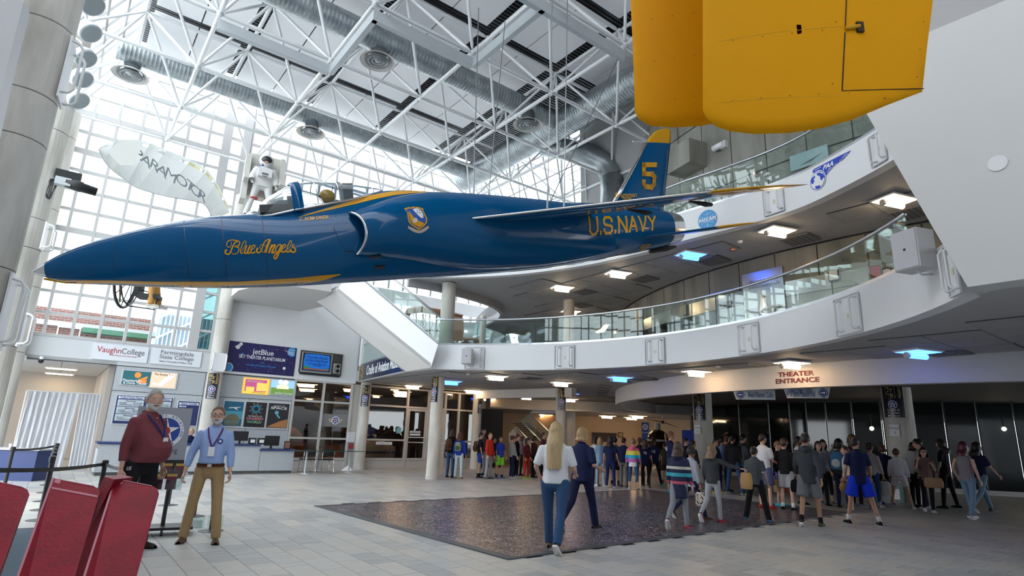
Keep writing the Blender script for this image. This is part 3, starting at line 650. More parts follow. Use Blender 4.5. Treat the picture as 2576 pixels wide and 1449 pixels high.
for k, (u, z, c) in enumerate(((8.5, .9, (.28, .1, .03)), (9.4, 1.3, (.2, .2, .22)), (10.2, .8, (.4, .12, .03)))):
    e = empty('exhibit_case', W(u, -26.2), 0, ('low reddish', 'tall grey', 'orange')[k] + ' exhibit case in the dark museum room', 'display case'); obj('case_body', MB().ub(u - .35, u + .35, -26.6, -25.9, 0, z), mat('exhibit_%d' % k, c, .6), e); obj('case_top', MB().ub(u - .4, u + .4, -26.65, -25.85, z, z + .05), BLACK, e)
# glass decals on storefront
e = empty('frosted_decal_band', W(8.6, V0 + .03, 1.75), 0, 'frosted band with winged star emblem on the storefront glass', 'decal')
obj('frosted_film', MB().ub(8.08, 9.12, V0 - .028, V0 - .024, 1.55, 2.02), mat('grey_film', (.22, .22, .22), .5), e)
def star_pts(r, r2=None, rot=0): return [((r if k % 2 == 0 else (r2 or r * .382)) * sin(k * pi / 5 + rot), (r if k % 2 == 0 else (r2 or r * .382)) * cos(k * pi / 5 + rot)) for k in range(10)]
RED_ = mat('emblem_red', (.55, .03, .03), .5); EB = mat('emblem_blue', (.02, .06, .32), .5); EW = mat('emblem_white', (.82, .84, .86), .5); GOLD = mat('gold_print', (.55, .40, .10), .45); PRW = mat('white_print', (.80, .82, .84), .5)
def flat(M, polys, th=.003):
    mb = MB(); R = M.to_3x3(); n = R @ Vector((0, 0, 1))
    for pl in polys: mb.prism([M @ Vector((x, y, 0)) for x, y in pl], n * th)
    return mb
def circ(r, n=28, cx=0, cy=0): return [(cx + r * cos(2 * pi * k / n), cy + r * sin(2 * pi * k / n)) for k in range(n)]
def nudge(M, x, y, z): return M @ Matrix.Translation((x, y, z))
def ring_text(txt, M, r, a0, a1, size, m, parent, flip=False, **k):
    n = len(txt)
    for i, ch in enumerate(txt):
        if ch == ' ': continue
        a = a0 + (a1 - a0) * (i + .5) / n; me = text_mesh(ch, size, .001, **k); me.materials.clear(); me.materials.append(m)
        me.transform(M @ Matrix.Translation((r * sin(a), r * cos(a), 0)) @ Matrix.Rotation(-a + (pi if flip else 0), 4, 'Z')); link('letter', me, parent)
def star_emblem(M, r, parent, ring=True, words=False):
    obj('emblem_disc', flat(M, [circ(r)]), EW if ring else EB, parent, kind=None)
    obj('emblem_field', flat(nudge(M, 0, 0, .0035), [circ(r * .78)]), EB, parent)
    star = star_pts(r * .76); c = (0, 0)
    obj('emblem_star', flat(nudge(M, 0, 0, .007), [[star[k], star[(k + 1) % 10], c] for k in range(10)]), EW, parent)
    obj('emblem_center', flat(nudge(M, 0, 0, .0105), [circ(r * .26)]), RED_, parent)
    if words:
        ring_text('CRADLE OF AVIATION', nudge(M, 0, 0, .004), r * .89, radians(-112), radians(112), r * .185, EB, parent, bold=.02)
        ring_text('MUSEUM', nudge(M, 0, 0, .004), r * .89, radians(218), radians(142), r * .185, EB, parent, True, bold=.02)
M0 = basis(W(8.6, V0 - .02, 1.79), DU, Z, DV); obj('wings', flat(M0, [[(-.3, .05), (.3, .05), (.2, -.08), (-.2, -.08)]]), mat('ochre_print', (.5, .42, .2), .5), e); star_emblem(nudge(M0, 0, 0, .004), .15, e)
e = empty('door_notice', W(12.1, V0, 1.4), 0, 'two small white notices on the glass door', 'sign')
for z in (1.42, 1.31): obj('notice', MB().ub(11.8, 12.3, V0 - .005, V0, z, z + .08), PRW, e)
text('Sunset Art Club', basis(W(12.05, V0 + .001, 1.46), DU, Z, DV), .055, EB, e)
e = empty('notice_strip', W(10.8, V0, 1.0), 0, 'rounded white notice on the storefront glass left of the door', 'sign'); obj('strip', MB().ub(10.35, 11.05, V0 - .025, V0 - .015, .93, 1.04), PRW, e); text('For Ages 2-5 Only', basis(W(10.7, V0 - .013, .985), DU, Z, DV), .06, mat('sign_green', (.1, .25, .15)), e)
e = empty('blue_badge_sticker', W(11.3, V0, 1.5), 0, 'small light blue badge sticker on the storefront glass', 'sticker'); obj('badge', MB().ub(11.2, 11.42, V0 - .025, V0 - .018, 1.38, 1.6).ub(11.26, 11.36, V0 - .025, V0 - .018, 1.6, 1.65), mat('light_blue_print', (.2, .45, .55), .5), e)
# ---- black sheet standing in for the darkness of the opening, and the deep room
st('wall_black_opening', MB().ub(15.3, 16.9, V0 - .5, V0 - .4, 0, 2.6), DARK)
far = MB(); fy = 37.0
far.box((6, fy, 1.6), (30, .2, 3.4)); st('wall_far', far, mat('tan_far_wall', (.62, .44, .28), .7))
fb2 = MB(); fb2.box((-1, 33, 1.6), (.2, 8, 3.4)); st('wall_far_side', fb2, mat('grey_far_wall', (.30, .28, .26), .7))
for k, (x, y) in enumerate(((1372, 1043), (1528, 1046), (1605, 1046), (1590, 1050))):
    box_light(gz(x, y, 2.66 if k else 2.75), 'small warm ceiling light at the far back, ' + ('above the stairs', 'left one over the tan wall', 'right one over the tan wall', 'lower one over the tan wall')[k], .8, .5)
st('ceiling_far', MB().box((8, 33.5, 2.78), (18, 7, .08)), SOFFIT)
bm = MB(); a, b = gz(1232, 988, 3.2), gz(1412, 976, 3.2); bm.prism([Vector((-1.4, 25.5, 2.95)), Vector((2.4, 22.2, 2.95)), Vector((2.6, 22.4, 2.95)), Vector((-1.2, 25.7, 2.95))], Z * .36)
bm.box((4.5, 31, 3.05), (11, .3, .5)); st('trim_4', bm, WARMW)
# stairs far back
S = empty('far_staircase', (-.2, 30.5, 0), 0, 'white staircase with glass sides far back under the balcony', 'staircase')
def fp(x, y, Y=30.5): d = ray(x, y); return O + d * (Y / d.y)
q4 = [fp(1335, 1038), fp(1380, 1038), fp(1398, 1085), fp(1375, 1110)]
obj('side_wall', MB().prism([fp(1280, 1090), fp(1298, 1072), fp(1345, 1116), fp(1345, 1160), fp(1280, 1160)], Vector((0, .2, 0))), WHITE, S)
obj('upper_wall', MB().prism([fp(1332, 1040), fp(1340, 1031), fp(1404, 1031), fp(1404, 1040)], Vector((0, .5, 0))), WHITE, S)
for a, b in (((1298, 1074), (1330, 1108)), ((1310, 1060), (1360, 1110)), ((1332, 1040), (1385, 1090))): obj('handrail', MB().tube([fp(*a, 30.3), fp(*b, 30.3)], .05, 6), RAILM, S)
for k in range(9): obj('step', MB().box(fp(1312 + k * 5.5, 1066 + k * 5.2, 31.2), (.9, .3, .06)), mat('dark_step', (.08, .09, .1), .5), S)
obj('glass_panel', MB().prism([fp(1310, 1060, 30.2), fp(1360, 1110, 30.2), fp(1385, 1090, 30.2), fp(1332, 1040, 30.2)], Vector((0, .02, 0))), GUARD, S)
# theatre glass front
tg = smooth([Vector((9.6, 31, 0)), Vector((11.4, 25.8, 0)), Vector((12.9, 23.9, 0)), Vector((15.2, 22.1, 0)), Vector((18, 20.9, 0)), Vector((22, 20, 0)), Vector((27, 19.5, 0))], 3)
tgl = MB()
for p in tg: tgl.tube([p + Z * .15, p + Z * 3.3], .03, 4)
tgl.wall(tg, 3.18, 3.28, .1, 1)
two = obj('window_8', tgl, mat('dark_bronze_mullion', (.05, .05, .05), .4), kind='structure')
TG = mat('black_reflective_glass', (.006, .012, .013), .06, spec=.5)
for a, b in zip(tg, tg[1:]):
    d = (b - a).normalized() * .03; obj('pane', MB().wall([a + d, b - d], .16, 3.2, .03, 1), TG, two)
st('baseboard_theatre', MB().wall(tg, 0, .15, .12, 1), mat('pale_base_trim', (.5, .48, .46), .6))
# sconces glowing on the theatre glass
for p, l in (((2193, 1078), 'left of the thick right column'), ((2526, 1079), 'at the far right edge')):
    d = ray(*p); q = O + d * (21.0 / d.y); e = empty('spot_lamp', q, 0, 'small bright warm lamp seen in the dark theatre glass ' + l, 'lamp'); obj('bulb', MB().ball(q, .07, 10, 6), LAMP, e); obj('stem', MB().tube([q, q + Z * .5], .012, 6), BLACK, e)
# exhibits in the deep room
def fy_(x, y, Y): d = ray(x, y); return O + d * (Y / d.y)
e = empty('wall_banner', fy_(1624, 1085, 36.6), 0, 'narrow dark blue banner with star emblem on the tan far wall', 'banner')
pa, pb = fy_(1615, 1064, 36.7), fy_(1632, 1122, 36.7); Mx = basis(((pa + pb) / 2), (1, 0, 0), (0, 0, 1), (0, -1, 0))
obj('banner_sheet', flat(Mx, [[(-.22, -.72), (.22, -.72), (.22, .72), (-.22, .72)]]), EB, e); star_emblem(nudge(Mx, 0, .45, .01), .17, e); text('IN HONOR', nudge(Mx, 0, .1, .01), .09, PRW, e); text('<', nudge(Mx, 0, -.5, .01), .25, PRW, e)
e = empty('far_poster', fy_(1561, 1093, 36.7), 0, 'small framed picture on the tan far wall', 'poster'); obj('frame', MB().box(fy_(1561, 1094, 36.87), (.32, .05, .3)), BLACK, e); obj('print', MB().box(fy_(1561, 1094, 36.7), (.24, .05, .22)), mat('sepia_print', (.4, .3, .15)), e)
e = empty('far_bulletin_board', fy_(1520, 1100, 36.7), 0, 'wide dark board on the tan far wall', 'board'); obj('board', MB().box(fy_(1520, 1100, 36.87), (1.5, .05, .55)), mat('dark_brown_board', (.06, .04, .03), .6), e); obj('board_frame', MB().box(fy_(1520, 1092, 36.7), (1.55, .04, .05)), BLACK, e)
e = empty('model_aircraft', fy_(1690, 1095, 30), 0, 'dark round exhibit with drum base behind the crowd', 'exhibit'); p = fy_(1655, 1108, 30); obj('globe', MB().ball(p, .55, 18, 10), mat('dark_red_sphere', (.02, .008, .008), .2), e, smooth=True); obj('top_drum', MB().lathe(p + Z * .5, [(.14, 0), (.14, .35)], 16), SOFFIT, e); obj('ring', MB().lathe(p - Z * .05, [(.6, 0), (.62, .05), (.6, .1)], 20), SOFFIT, e); obj('stand', MB().lathe(p - Z * 1.5, [(.4, 0), (.12, .2), (.12, 1.0)], 16), BLACK, e)
e = empty('propeller_display', fy_(1680, 1062, 31), 0, 'long dark wooden rotor blade hanging behind the crowd', 'exhibit'); obj('blade', MB().tube([fy_(1618, 1053, 31), fy_(1668, 1062, 31), fy_(1705, 1075, 31)], [.03, .09, .03], 8, r2=.3), mat('dark_wood', (.10, .06, .03), .5), e); obj('hanger', MB().tube([fy_(1666, 1042, 31), fy_(1666, 1064, 31)], .03, 6), SOFFIT, e); obj('hub', MB().ball(fy_(1667, 1062, 31), .09), BLACK, e)
e = empty('blue_booth', fy_(1735, 1090, 27), 0, 'royal blue booth panel half hidden behind the Group 2 column', 'booth'); p = fy_(1735, 1085, 27); obj('booth_panel', MB().box((p.x + .3, 27, 1.0), (1.3, .1, 1.9)), mat('royal_blue', (.02, .06, .4)), e); obj('booth_shelf', MB().box((p.x + .3, 26.8, .95), (1.3, .5, .05)), SOFFIT, e)
# ================================================================== THE BLUE JET (own axes: x aft, y port, z up)
JN = Vector((-6.504385, 7.595589, 3.431358)); JA = Vector((0.88676868, 0.40247971, 0.22726943)); JL = Vector((0.43814345, -0.88856030, -0.13598132)); JU = Vector((-0.14721287, -0.22016059, 0.96429129))
# right handed frame: x aft, y starboard->, z up
JM = basis(JN, JA, -JL, JU)
jet = empty('jet_fighter', mx=JM, label='glossy dark blue and yellow jet fighter hanging nose left across the hall', cat='jet')
def jet_paint():
    m = mat('gloss_navy_blue_paint', (.001, .085, .235), .12, coat=.25, spec=.15, bump=(1.3, .05)); return m
JB = jet_paint(); JY = mat('gloss_yellow_paint', (.70, .34, .006), .25, coat=.3, spec=.3); JS = mat('bare_polished_metal', (.72, .73, .74), .22, 1.0); JD = mat('dark_blue_duct', (.006, .055, .16), .5)
FS = [(0, 0, 0, 0), (.03, .028, -.03, .03), (.06, .05, -.05, .05), (.28, .19, -.15, .17), (.55, .31, -.21, .26), (.89, .42, -.26, .34), (1.53, .57, -.35, .45), (2.16, .66, -.42, .52), (2.64, .68, -.46, .56), (3.0, .69, -.48, .58), (3.5, .73, -.50, .60), (4.0, .82, -.51, .62), (4.4, .91, -.52, .64), (4.78, 1.0, -.53, .66), (5.17, 1.02, -.54, .68), (5.6, .99, -.55, .70), (6.52, .88, -.565, .72), (7.5, .79, -.57, .70), (8.58, .72, -.54, .66), (9.65, .66, -.45, .60), (10.38, .59, -.385, .52), (11.05, .47, -.31, .42), (11.38, .40, -.26, .345)]
def itp(tab, x):
    if x <= tab[0][0]: return tab[0][1:]
    for a, b in zip(tab, tab[1:]):
        if x <= b[0]: t = (x - a[0]) / (b[0] - a[0]); return tuple(p + (q - p) * t for p, q in zip(a[1:], b[1:]))
    return tab[-1][1:]
def crv(tab, x):       # smooth interpolation
    n = len(tab)
    for i in range(n - 1):
        if x <= tab[i + 1][0] or i == n - 2:
            a, b = tab[i], tab[i + 1]; p = tab[max(i - 1, 0)]; q = tab[min(i + 2, n - 1)]
            t = min(max((x - a[0]) / (b[0] - a[0]), 0), 1); o = []
            for k in range(1, len(a)):
                d0 = (b[k] - p[k]) / max(b[0] - p[0], 1e-6) * (b[0] - a[0]); d1 = (q[k] - a[k]) / max(q[0] - a[0], 1e-6) * (b[0] - a[0])
                o.append((2 * t ** 3 - 3 * t * t + 1) * a[k] + (t ** 3 - 2 * t * t + t) * d0 + (-2 * t ** 3 + 3 * t * t) * b[k] + (t ** 3 - t * t) * d1)
            return tuple(o)
NP = 2.15
def sec(x, y0, z0, hw, hh, n=NP, N=40):
    o = []
    for k in range(N):
        q = 2 * pi * k / N; c, s = cos(q), sin(q); o.append((x, y0 + hw * (abs(c) ** (2 / n)) * (1 if c >= 0 else -1), z0 + hh * (abs(s) ** (2 / n)) * (1 if s >= 0 else -1)))
    return o
xs = [.0] + [.03, .06, .12, .2] + [.3 + .12 * k for k in range(92)] + [11.38]
xs = sorted(set(round(min(x, 11.38), 3) for x in xs))
def fsec(x): zt, zb, w_ = crv(FS, x); return sec(x, 0, (zt + zb) / 2, max(w_, .001), max((zt - zb) / 2, .001))
def loftp(name, x0, x1, m, k=None):
    X_ = [x0] + [x for x in xs if x0 < x < x1] + [x1]; mb = MB(); mb.grid([fsec(x) for x in X_], True); return lobj(name, mb, m, jet, True, **(k or {}))
nose = loftp('nose_cone', 0, .16, JS, dict(label='bare metal nose tip')); 
loftp('fuselage', .16, 11.02, JB)
loftp('exhaust_shroud', 11.02, 11.38, JS, dict(label='bare metal tailpipe shroud'))
tp = MB(); s1 = fsec(11.38); s2 = sec(11.2, 0, .07, .27, .25); s3 = sec(10.6, 0, .07, .24, .22); tp.grid([s1, s2, s3], True); tp.add(s3, [tuple(range(40))]); lobj('tailpipe', tp, mat('burnt_pipe_metal', (.08, .08, .08), .4, .8), jet, True)
# engine intakes on both sides
NT = [(4.26, .58, -.15, .98), (4.45, .66, -.18, 1.02), (4.8, .77, -.23, 1.05), (5.2, .85, -.30, 1.06), (5.6, .885, -.38, 1.05), (6.3, .85, -.49, 1.02), (7.0, .79, -.53, .95), (7.7, .72, -.53, .86), (8.5, .62, -.48, .74), (9.3, .50, -.40, .60)]
YI = .40
def nsec(x, side, grow=0.0):
    zt, zb, yo = crv(NT, x); return [(a, side * b, c) for a, b, c in sec(x, YI, (zt + zb) / 2, yo - YI + grow, (zt - zb) / 2 + grow, 2.3)]
def rake(p, side):       # the lip is swept: the outer middle lies farther aft
    x, y, z = p; d = max(0, (abs(y) - YI)) / .6; return (x - .09 + .17 * d * d + .06 * (-(z - .2)) * .4, y, z)
for side, nm in ((-1, 'port'), (1, 'starboard')):
    mb = MB(); rows = [[rake(p, side) for p in nsec(4.26, side)]]
    for k in range(1, 44): rows.append(nsec(4.34 + (9.3 - 4.34) * k / 43, side))
    mb.grid(rows, True); lobj('intake_nacelle', mb, JB, jet, True)
    L0 = [rake(p, side) for p in nsec(4.26, side)]; cen = Vector((4.3, side * (YI + .28), .215))
    lip = MB(); P = [Vector(p) for p in L0 if abs(p[1]) > YI + .16]
    P.sort(key=lambda p: atan2(p.z - .215, abs(p.y) - YI)); 
    lip.tube([p + (cen - p).normalized() * .012 for p in P], .026, 8); lobj('intake_lip', lip, SILVER, jet, True, label='polished metal intake lip')
    du_ = MB(); r0 = [tuple(Vector(p).lerp(cen, .05)) for p in L0]; rr_ = []
    for k in range(6): t = k / 5; rr_.append([tuple(Vector(p).lerp(cen, .05 + .28 * t) + Vector((.95 * t, -side * .12 * t, 0))) for p in L0])
    du_.grid(rr_, True); du_.add(rr_[-1], [tuple(range(len(L0)))]); lobj('intake_duct', du_, JD, jet, True)
def ysurf(x, z):
    zt, zb, w_ = crv(FS, x); h = (zt - zb) / 2; q = abs(z - (zt + zb) / 2) / h; y = w_ * max(0, 1 - q ** NP) ** (1 / NP)
    if 4.35 <= x <= 9.3:
        a, b, yo = crv(NT, x); h = (a - b) / 2; q = abs(z - (a + b) / 2) / h
        if q < 1: y = max(y, YI + (yo - YI) * (1 - q ** 2.3) ** (1 / 2.3))
    return y
def onskin(me_or_mb, off=.008, sgn=-1):
    it = me_or_mb.vertices if hasattr(me_or_mb, 'vertices') else None
    if it is not None:
        for v in it: x, z, t = v.co.x, v.co.y, v.co.z; v.co = (x, sgn * (ysurf(x, z) + off + t), z)
    else: me_or_mb.v = [(x, sgn * (ysurf(x, z) + off + t), z) for x, z, t in me_or_mb.v]
    return me_or_mb
def skinpoly(name, pts, m, off=.006, div=24, label=None):       # filled outline: columns between lower and upper curves
    lo, hi = pts; rows = []
    x0 = lo[0][0]; x1 = lo[-1][0]; mb = MB()
    for i in range(div + 1):
        x = x0 + (x1 - x0) * i / div; a = itp(lo, x)[0]; b = itp(hi, x)[0]; rows.append([(x, a + (b - a) * j / 3, 0) for j in range(4)])
    mb.grid(rows); onskin(mb, off); return lobj(name, mb, m, jet, True, label=label)
# stripes
skinpoly('belly_stripe', ([(.12, -.12), (.35, -.19), (.9, -.262), (1.5, -.345), (2.5, -.45), (3.3, -.49), (3.72, -.46), (3.98, -.40)], [(.12, -.09), (.35, -.155), (.9, -.21), (1.5, -.285), (2.5, -.375), (3.3, -.395), (3.72, -.385), (3.98, -.385)]), JY, .004, 50, 'yellow stripe along the lower nose')
skinpoly('spine_stripe', ([(3.42, .535), (3.8, .62), (4.2, .70), (4.6, .785), (5.0, .86), (5.4, .90), (5.9, .90), (6.3, .885)], [(3.42, .54), (3.8, .66), (4.2, .775), (4.6, .885), (5.0, .955), (5.4, .965), (5.9, .935), (6.3, .895)]), JY, .006, 40, 'yellow stripe sweeping up behind the canopy')
def strokes(paths, wd, mp, name, m, parent, off=.01, sub=5, fn=None, cl=False):
    mb = MB()
    for w0, P in paths:
        P = smooth([Vector((x, y, 0)) for x, y in P], sub) if len(P) > 2 and sub > 1 else [Vector((x, y, 0)) for x, y in P]; n = len(P); l, r = [], []
        for i, p in enumerate(P):
            t = (P[min(i + 1, n - 1)] - P[max(i - 1, 0)]).normalized(); nn = Vector((-t.y, t.x, 0)) * (w0 if isinstance(w0, (int, float)) else w0[0] + (w0[1] - w0[0]) * i / (n - 1)) * wd / 2
            l.append(tuple(mp(p + nn))); r.append(tuple(mp(p - nn)))
        mb.grid([l, r])
    if fn: fn(mb)
    return mb
def crop2body(x, y, x0=555, y0=590, s=12.88, yy=.58):
    p = gp(x0 + x / s, y0 + y / s, JN + JL * yy, JL) - JN; return (p.dot(JA), p.dot(JU), 0)
BA = [((2, 5), [(345, 230), (345, 320), (310, 390), (250, 400), (200, 350), (200, 270), (260, 195), (370, 165), (500, 185), (600, 220), (615, 290), (560, 360), (450, 385)]),
      ((5, 6), [(560, 210), (480, 240), (420, 330), (370, 430), (330, 540), (270, 620), (200, 625), (150, 580), (150, 520), (185, 490), (200, 520)]),
      ((5, 2), [(450, 385), (560, 400), (590, 470), (560, 570), (480, 620), (400, 620), (350, 575)]),
      ((2, 4), [(670, 540), (740, 440), (810, 320), (825, 240), (790, 205), (740, 250), (690, 370), (650, 480), (645, 570), (680, 605), (740, 570)]),
      ((6, 6), [(850, 345), (810, 450), (780, 540), (790, 600), (850, 590), (900, 500)]), ((6, 6), [(970, 345), (920, 450), (880, 540), (885, 605), (940, 590), (975, 560)]),
      ((3, 6), [(1000, 500), (1070, 450), (1115, 390), (1100, 345), (1050, 355), (1005, 440), (985, 530), (1010, 590), (1070, 590), (1125, 550)]),
      ((7, 3), [(1220, 430), (1180, 480), (1180, 560), (1230, 590), (1300, 550), (1340, 450), (1390, 310), (1450, 210), (1530, 165), (1620, 150)]), ((9, 9), [(1600, 170), (1530, 340), (1440, 590)]),
      ((2, 2), [(1470, 400), (1400, 340), (1310, 325), (1275, 380), (1290, 470), (1340, 540), (1400, 590)]),
      ((7, 7), [(1670, 330), (1610, 460), (1560, 600)]), ((5, 8), [(1590, 500), (1680, 380), (1745, 335), (1760, 370), (1700, 480), (1660, 570), (1700, 590), (1750, 560)]),
      ((4, 5), [(1960, 340), (1890, 330), (1820, 400), (1780, 500), (1790, 570), (1840, 570), (1900, 480)]), ((8, 5), [(1975, 335), (1920, 480), (1870, 620), (1820, 740), (1770, 780), (1735, 730), (1770, 650), (1850, 600), (1960, 540)]),
      ((3, 6), [(1990, 480), (2060, 430), (2105, 370), (2090, 330), (2040, 340), (1995, 430), (1980, 520), (2010, 570), (2070, 560), (2120, 520)]),
      ((2, 5), [(2170, 490), (2240, 400), (2290, 290), (2290, 215), (2250, 215), (2200, 310), (2150, 440), (2140, 540), (2180, 575), (2240, 530)]),
      ((3, 8), [(2390, 340), (2350, 325), (2320, 370), (2370, 430), (2420, 490), (2400, 560), (2330, 570), (2260, 520), (2240, 490)]), ((2, 2), [(2250, 520), (2330, 400)])]
mb = strokes(BA, 8.6, lambda p: crop2body(p.x, p.y), 'x', JY, jet); onskin(mb, .009); lobj('script_lettering', mb, JY, jet, label='yellow script words Blue Angels')
# block lettering
BLK = {'U': [[(0, 1), (0, .2), (.2, 0), (.5, 0), (.7, .2), (.7, 1)]], 'S': [[(.7, .75), (.7, .85), (.55, 1), (.15, 1), (0, .85), (0, .65), (.1, .55), (.6, .45), (.7, .35), (.7, .15), (.55, 0), (.15, 0), (0, .15), (0, .25)]],
       'N': [[(0, 0), (0, 1), (.7, 0), (.7, 1)]], 'A': [[(0, 0), (.35, 1), (.7, 0)], [(.14, .35), (.56, .35)]], 'V': [[(0, 1), (.35, 0), (.7, 1)]], 'Y': [[(0, 1), (.35, .5), (.7, 1)], [(.35, .5), (.35, 0)]], '.': [[(.05, 0), (.05, .12)]],
       '5': [[(.7, 1), (0, 1), (0, .58), (.55, .58), (.7, .45), (.7, .15), (.55, 0), (.12, 0), (0, .12), (0, .22)]], '1': [[(.2, 0), (.2, 1)]], '4': [[(0, 1), (0, .4), (.6, .4)], [(.5, 1), (.5, 0)]], '8': [[(.15, 0), (.55, 0), (.7, .15), (.7, .38), (.6, .5), (.7, .62), (.7, .85), (.55, 1), (.15, 1), (0, .85), (0, .62), (.1, .5), (0, .38), (0, .15), (.15, 0)], [(.1, .5), (.6, .5)]], '3': [[(0, .85), (.15, 1), (.55, 1), (.7, .85), (.7, .62), (.6, .5), (.3, .5)], [(.6, .5), (.7, .38), (.7, .15), (.55, 0), (.15, 0), (0, .15)]], '2': [[(0, .8), (.15, 1), (.55, 1), (.7, .85), (.7, .6), (0, 0), (.7, 0)]]}
def block(txt, adv=.95, mp=None, wd=.17, adj=None):
    mb = MB(); x = 0
    for ch in txt:
        for P in BLK[ch]:
            for a, b in zip(P, P[1:]):
                a_, b_ = Vector((x + a[0], a[1], 0)), Vector((x + b[0], b[1], 0)); t = (b_ - a_).normalized(); nn = Vector((-t.y, t.x, 0)) * wd / 2; e = t * wd * .42
                K = 5; mb.grid([[tuple(mp((a_ - e).lerp(b_ + e, k / K) + nn)) for k in range(K + 1)], [tuple(mp((a_ - e).lerp(b_ + e, k / K) - nn)) for k in range(K + 1)]])
        x += .38 if ch == '.' else (.62 if ch == '1' else adv)
    return mb, x
def quadmap(w_, bl, br, tl, tr_): # unit text -> body x,z
    def f(p): s = p.x / w_; t = p.y; return ((bl[0] * (1 - s) + br[0] * s) * (1 - t) + (tl[0] * (1 - s) + tr_[0] * s) * t, (bl[1] * (1 - s) + br[1] * s) * (1 - t) + (tl[1] * (1 - s) + tr_[1] * s) * t, 0)
    return f
def c2b(px, py, yy): p = gp(px, py, JN + JL * yy, JL) - JN; return (p.dot(JA), p.dot(JU))
mb, x_ = block('U.S.NAVY', mp=quadmap(5.30, c2b(1476, 592, .62), c2b(1631, 578, .60), c2b(1476, 549, .62), c2b(1631, 543, .60))); onskin(mb, .009); lobj('navy_lettering', mb, JY, jet, label='yellow block letters U.S.NAVY on the rear fuselage')
mb, x_ = block('141832', mp=quadmap(5.0, c2b(1623, 625, .5), c2b(1650, 624, .5), c2b(1623, 614, .5), c2b(1650, 613, .5)), wd=.2); onskin(mb, .009); lobj('serial_number', mb, JY, jet, label='small serial number 141832')
tm_ = text_mesh('LT. NORM GANDIA', 1, .0, bold=.02); xa = [v.co.x for v in tm_.vertices]; f = quadmap(1, c2b(756, 556, .57), c2b(829, 549, .6), c2b(756, 544, .57), c2b(829, 538, .6))
for v in tm_.vertices: q = f(Vector(((v.co.x - min(xa)) / (max(xa) - min(xa)), v.co.y / .8 + .5, 0))); v.co = q
onskin(tm_, .008); tm_.materials.clear(); tm_.materials.append(JY); o = bpy.data.objects.new('pilot_name', tm_); C.objects.link(o); o.parent = jet; o['label'] = 'yellow pilot name LT. NORM GANDIA'
# crest
def cb(x, y): p = gp(1000 + x / 15.25, 505 + y / 15.25, JN + JL * 1.0, JL) - JN; return (p.dot(JA), p.dot(JU), 0)
SH = [(245, 300), (430, 240), (510, 270), (575, 215), (680, 260), (740, 235), (960, 305), (970, 420), (1090, 700), (1085, 860), (1010, 980), (780, 1140), (520, 990), (390, 860), (350, 700), (345, 480)]
def crest(name, pts, m, off, ctr=None, label=None):
    c = ctr or (sum(p[0] for p in pts) / len(pts), sum(p[1] for p in pts) / len(pts)); mb = MB(); n = len(pts)
    for i in range(n):
        a, b = pts[i], pts[(i + 1) % n]; rows = []
        for k in range(4): t = k / 3; rows.append([cb(c[0] + (a[0] - c[0]) * t, c[1] + (a[1] - c[1]) * t), cb(c[0] + (b[0] - c[0]) * t, c[1] + (b[1] - c[1]) * t)])
        mb.grid(rows)
    onskin(mb, off); return lobj(name, mb, m, jet, label=label)
ins = lambda P, f: [(700 + (x - 700) * f, 680 + (y - 680) * f) for x, y in P]
crest('crest_shield', SH, JY, .006, (700, 680), 'yellow edged shield crest'); crest('crest_field', ins(SH, .87), mat('crest_blue', (.01, .09, .42), .3), .009, (700, 680))
crest('crest_yellow_half', [(400, 410), (980, 920), (790, 1040), (560, 930), (450, 810), (420, 640)], JY, .012); crest('crest_cloud', [(560, 330), (750, 310), (870, 380), (940, 560), (940, 690), (860, 690), (760, 600), (620, 430)], EW, .012)
crest('crest_badge', [(630 + 95 * cos(k * .52), 780 + 95 * sin(k * .52)) for k in range(12)], mat('crest_grey', (.6, .6, .6), .4), .015)
crest('crest_ribbon', [(360, 980), (470, 1040), (620, 1130), (780, 1160), (940, 1130), (1040, 1040), (1140, 980), (1160, 1060), (1060, 1160), (900, 1250), (780, 1265), (600, 1230), (440, 1130), (360, 1080)], mat('ribbon_tan', (.5, .42, .36), .5), .008, (780, 1180))
for k, (x, y) in enumerate(((725, 395), (820, 400), (720, 480), (820, 490))): crest('crest_jet', [(x - 28, y - 25), (x + 30, y - 5), (x - 5, y + 30)], JD, .016)
# intake splitter plate outline on the side
sp_ = [c2b(*p, .64) for p in ((849, 537), (841, 575), (852, 600), (870, 632), (922, 637), (905, 560), (897, 524))]
mb = strokes([(1, [p for p in sp_[:5]])], .014, lambda p: (p.x, p.y, 0), 'x', JB, jet, sub=1); onskin(mb, .005); lobj('splitter_seam', mb, mat('panel_seam', (.002, .03, .09), .4), jet)
# panel seams: thin rings round the nose
SEAM = mat('panel_seam', (.002, .03, .09), .4)
for x in (.98, 1.86, 2.35, 2.9):
    g = MB(); S_ = [Vector(p) for p in fsec(x)]; c = Vector((x, 0, S_[0].z)); g.grid([[tuple(c + (p - c) * 1.003) for p in S_], [tuple(c + (p - c) * 1.003 + Vector((.012, 0, 0))) for p in S_]], True); lobj('panel_seam', g, SEAM, jet)
for (x, z) in ((4.43, -.16), (4.52, -.32)): g = MB(); g.add([], []); g.tube([Vector((x, -(ysurf(x, z) + .0), z)), Vector((x + .15, -(ysurf(x + .15, z)), z - .01))], .035, 8); lobj('dark_scoop', g, BLACK, jet)
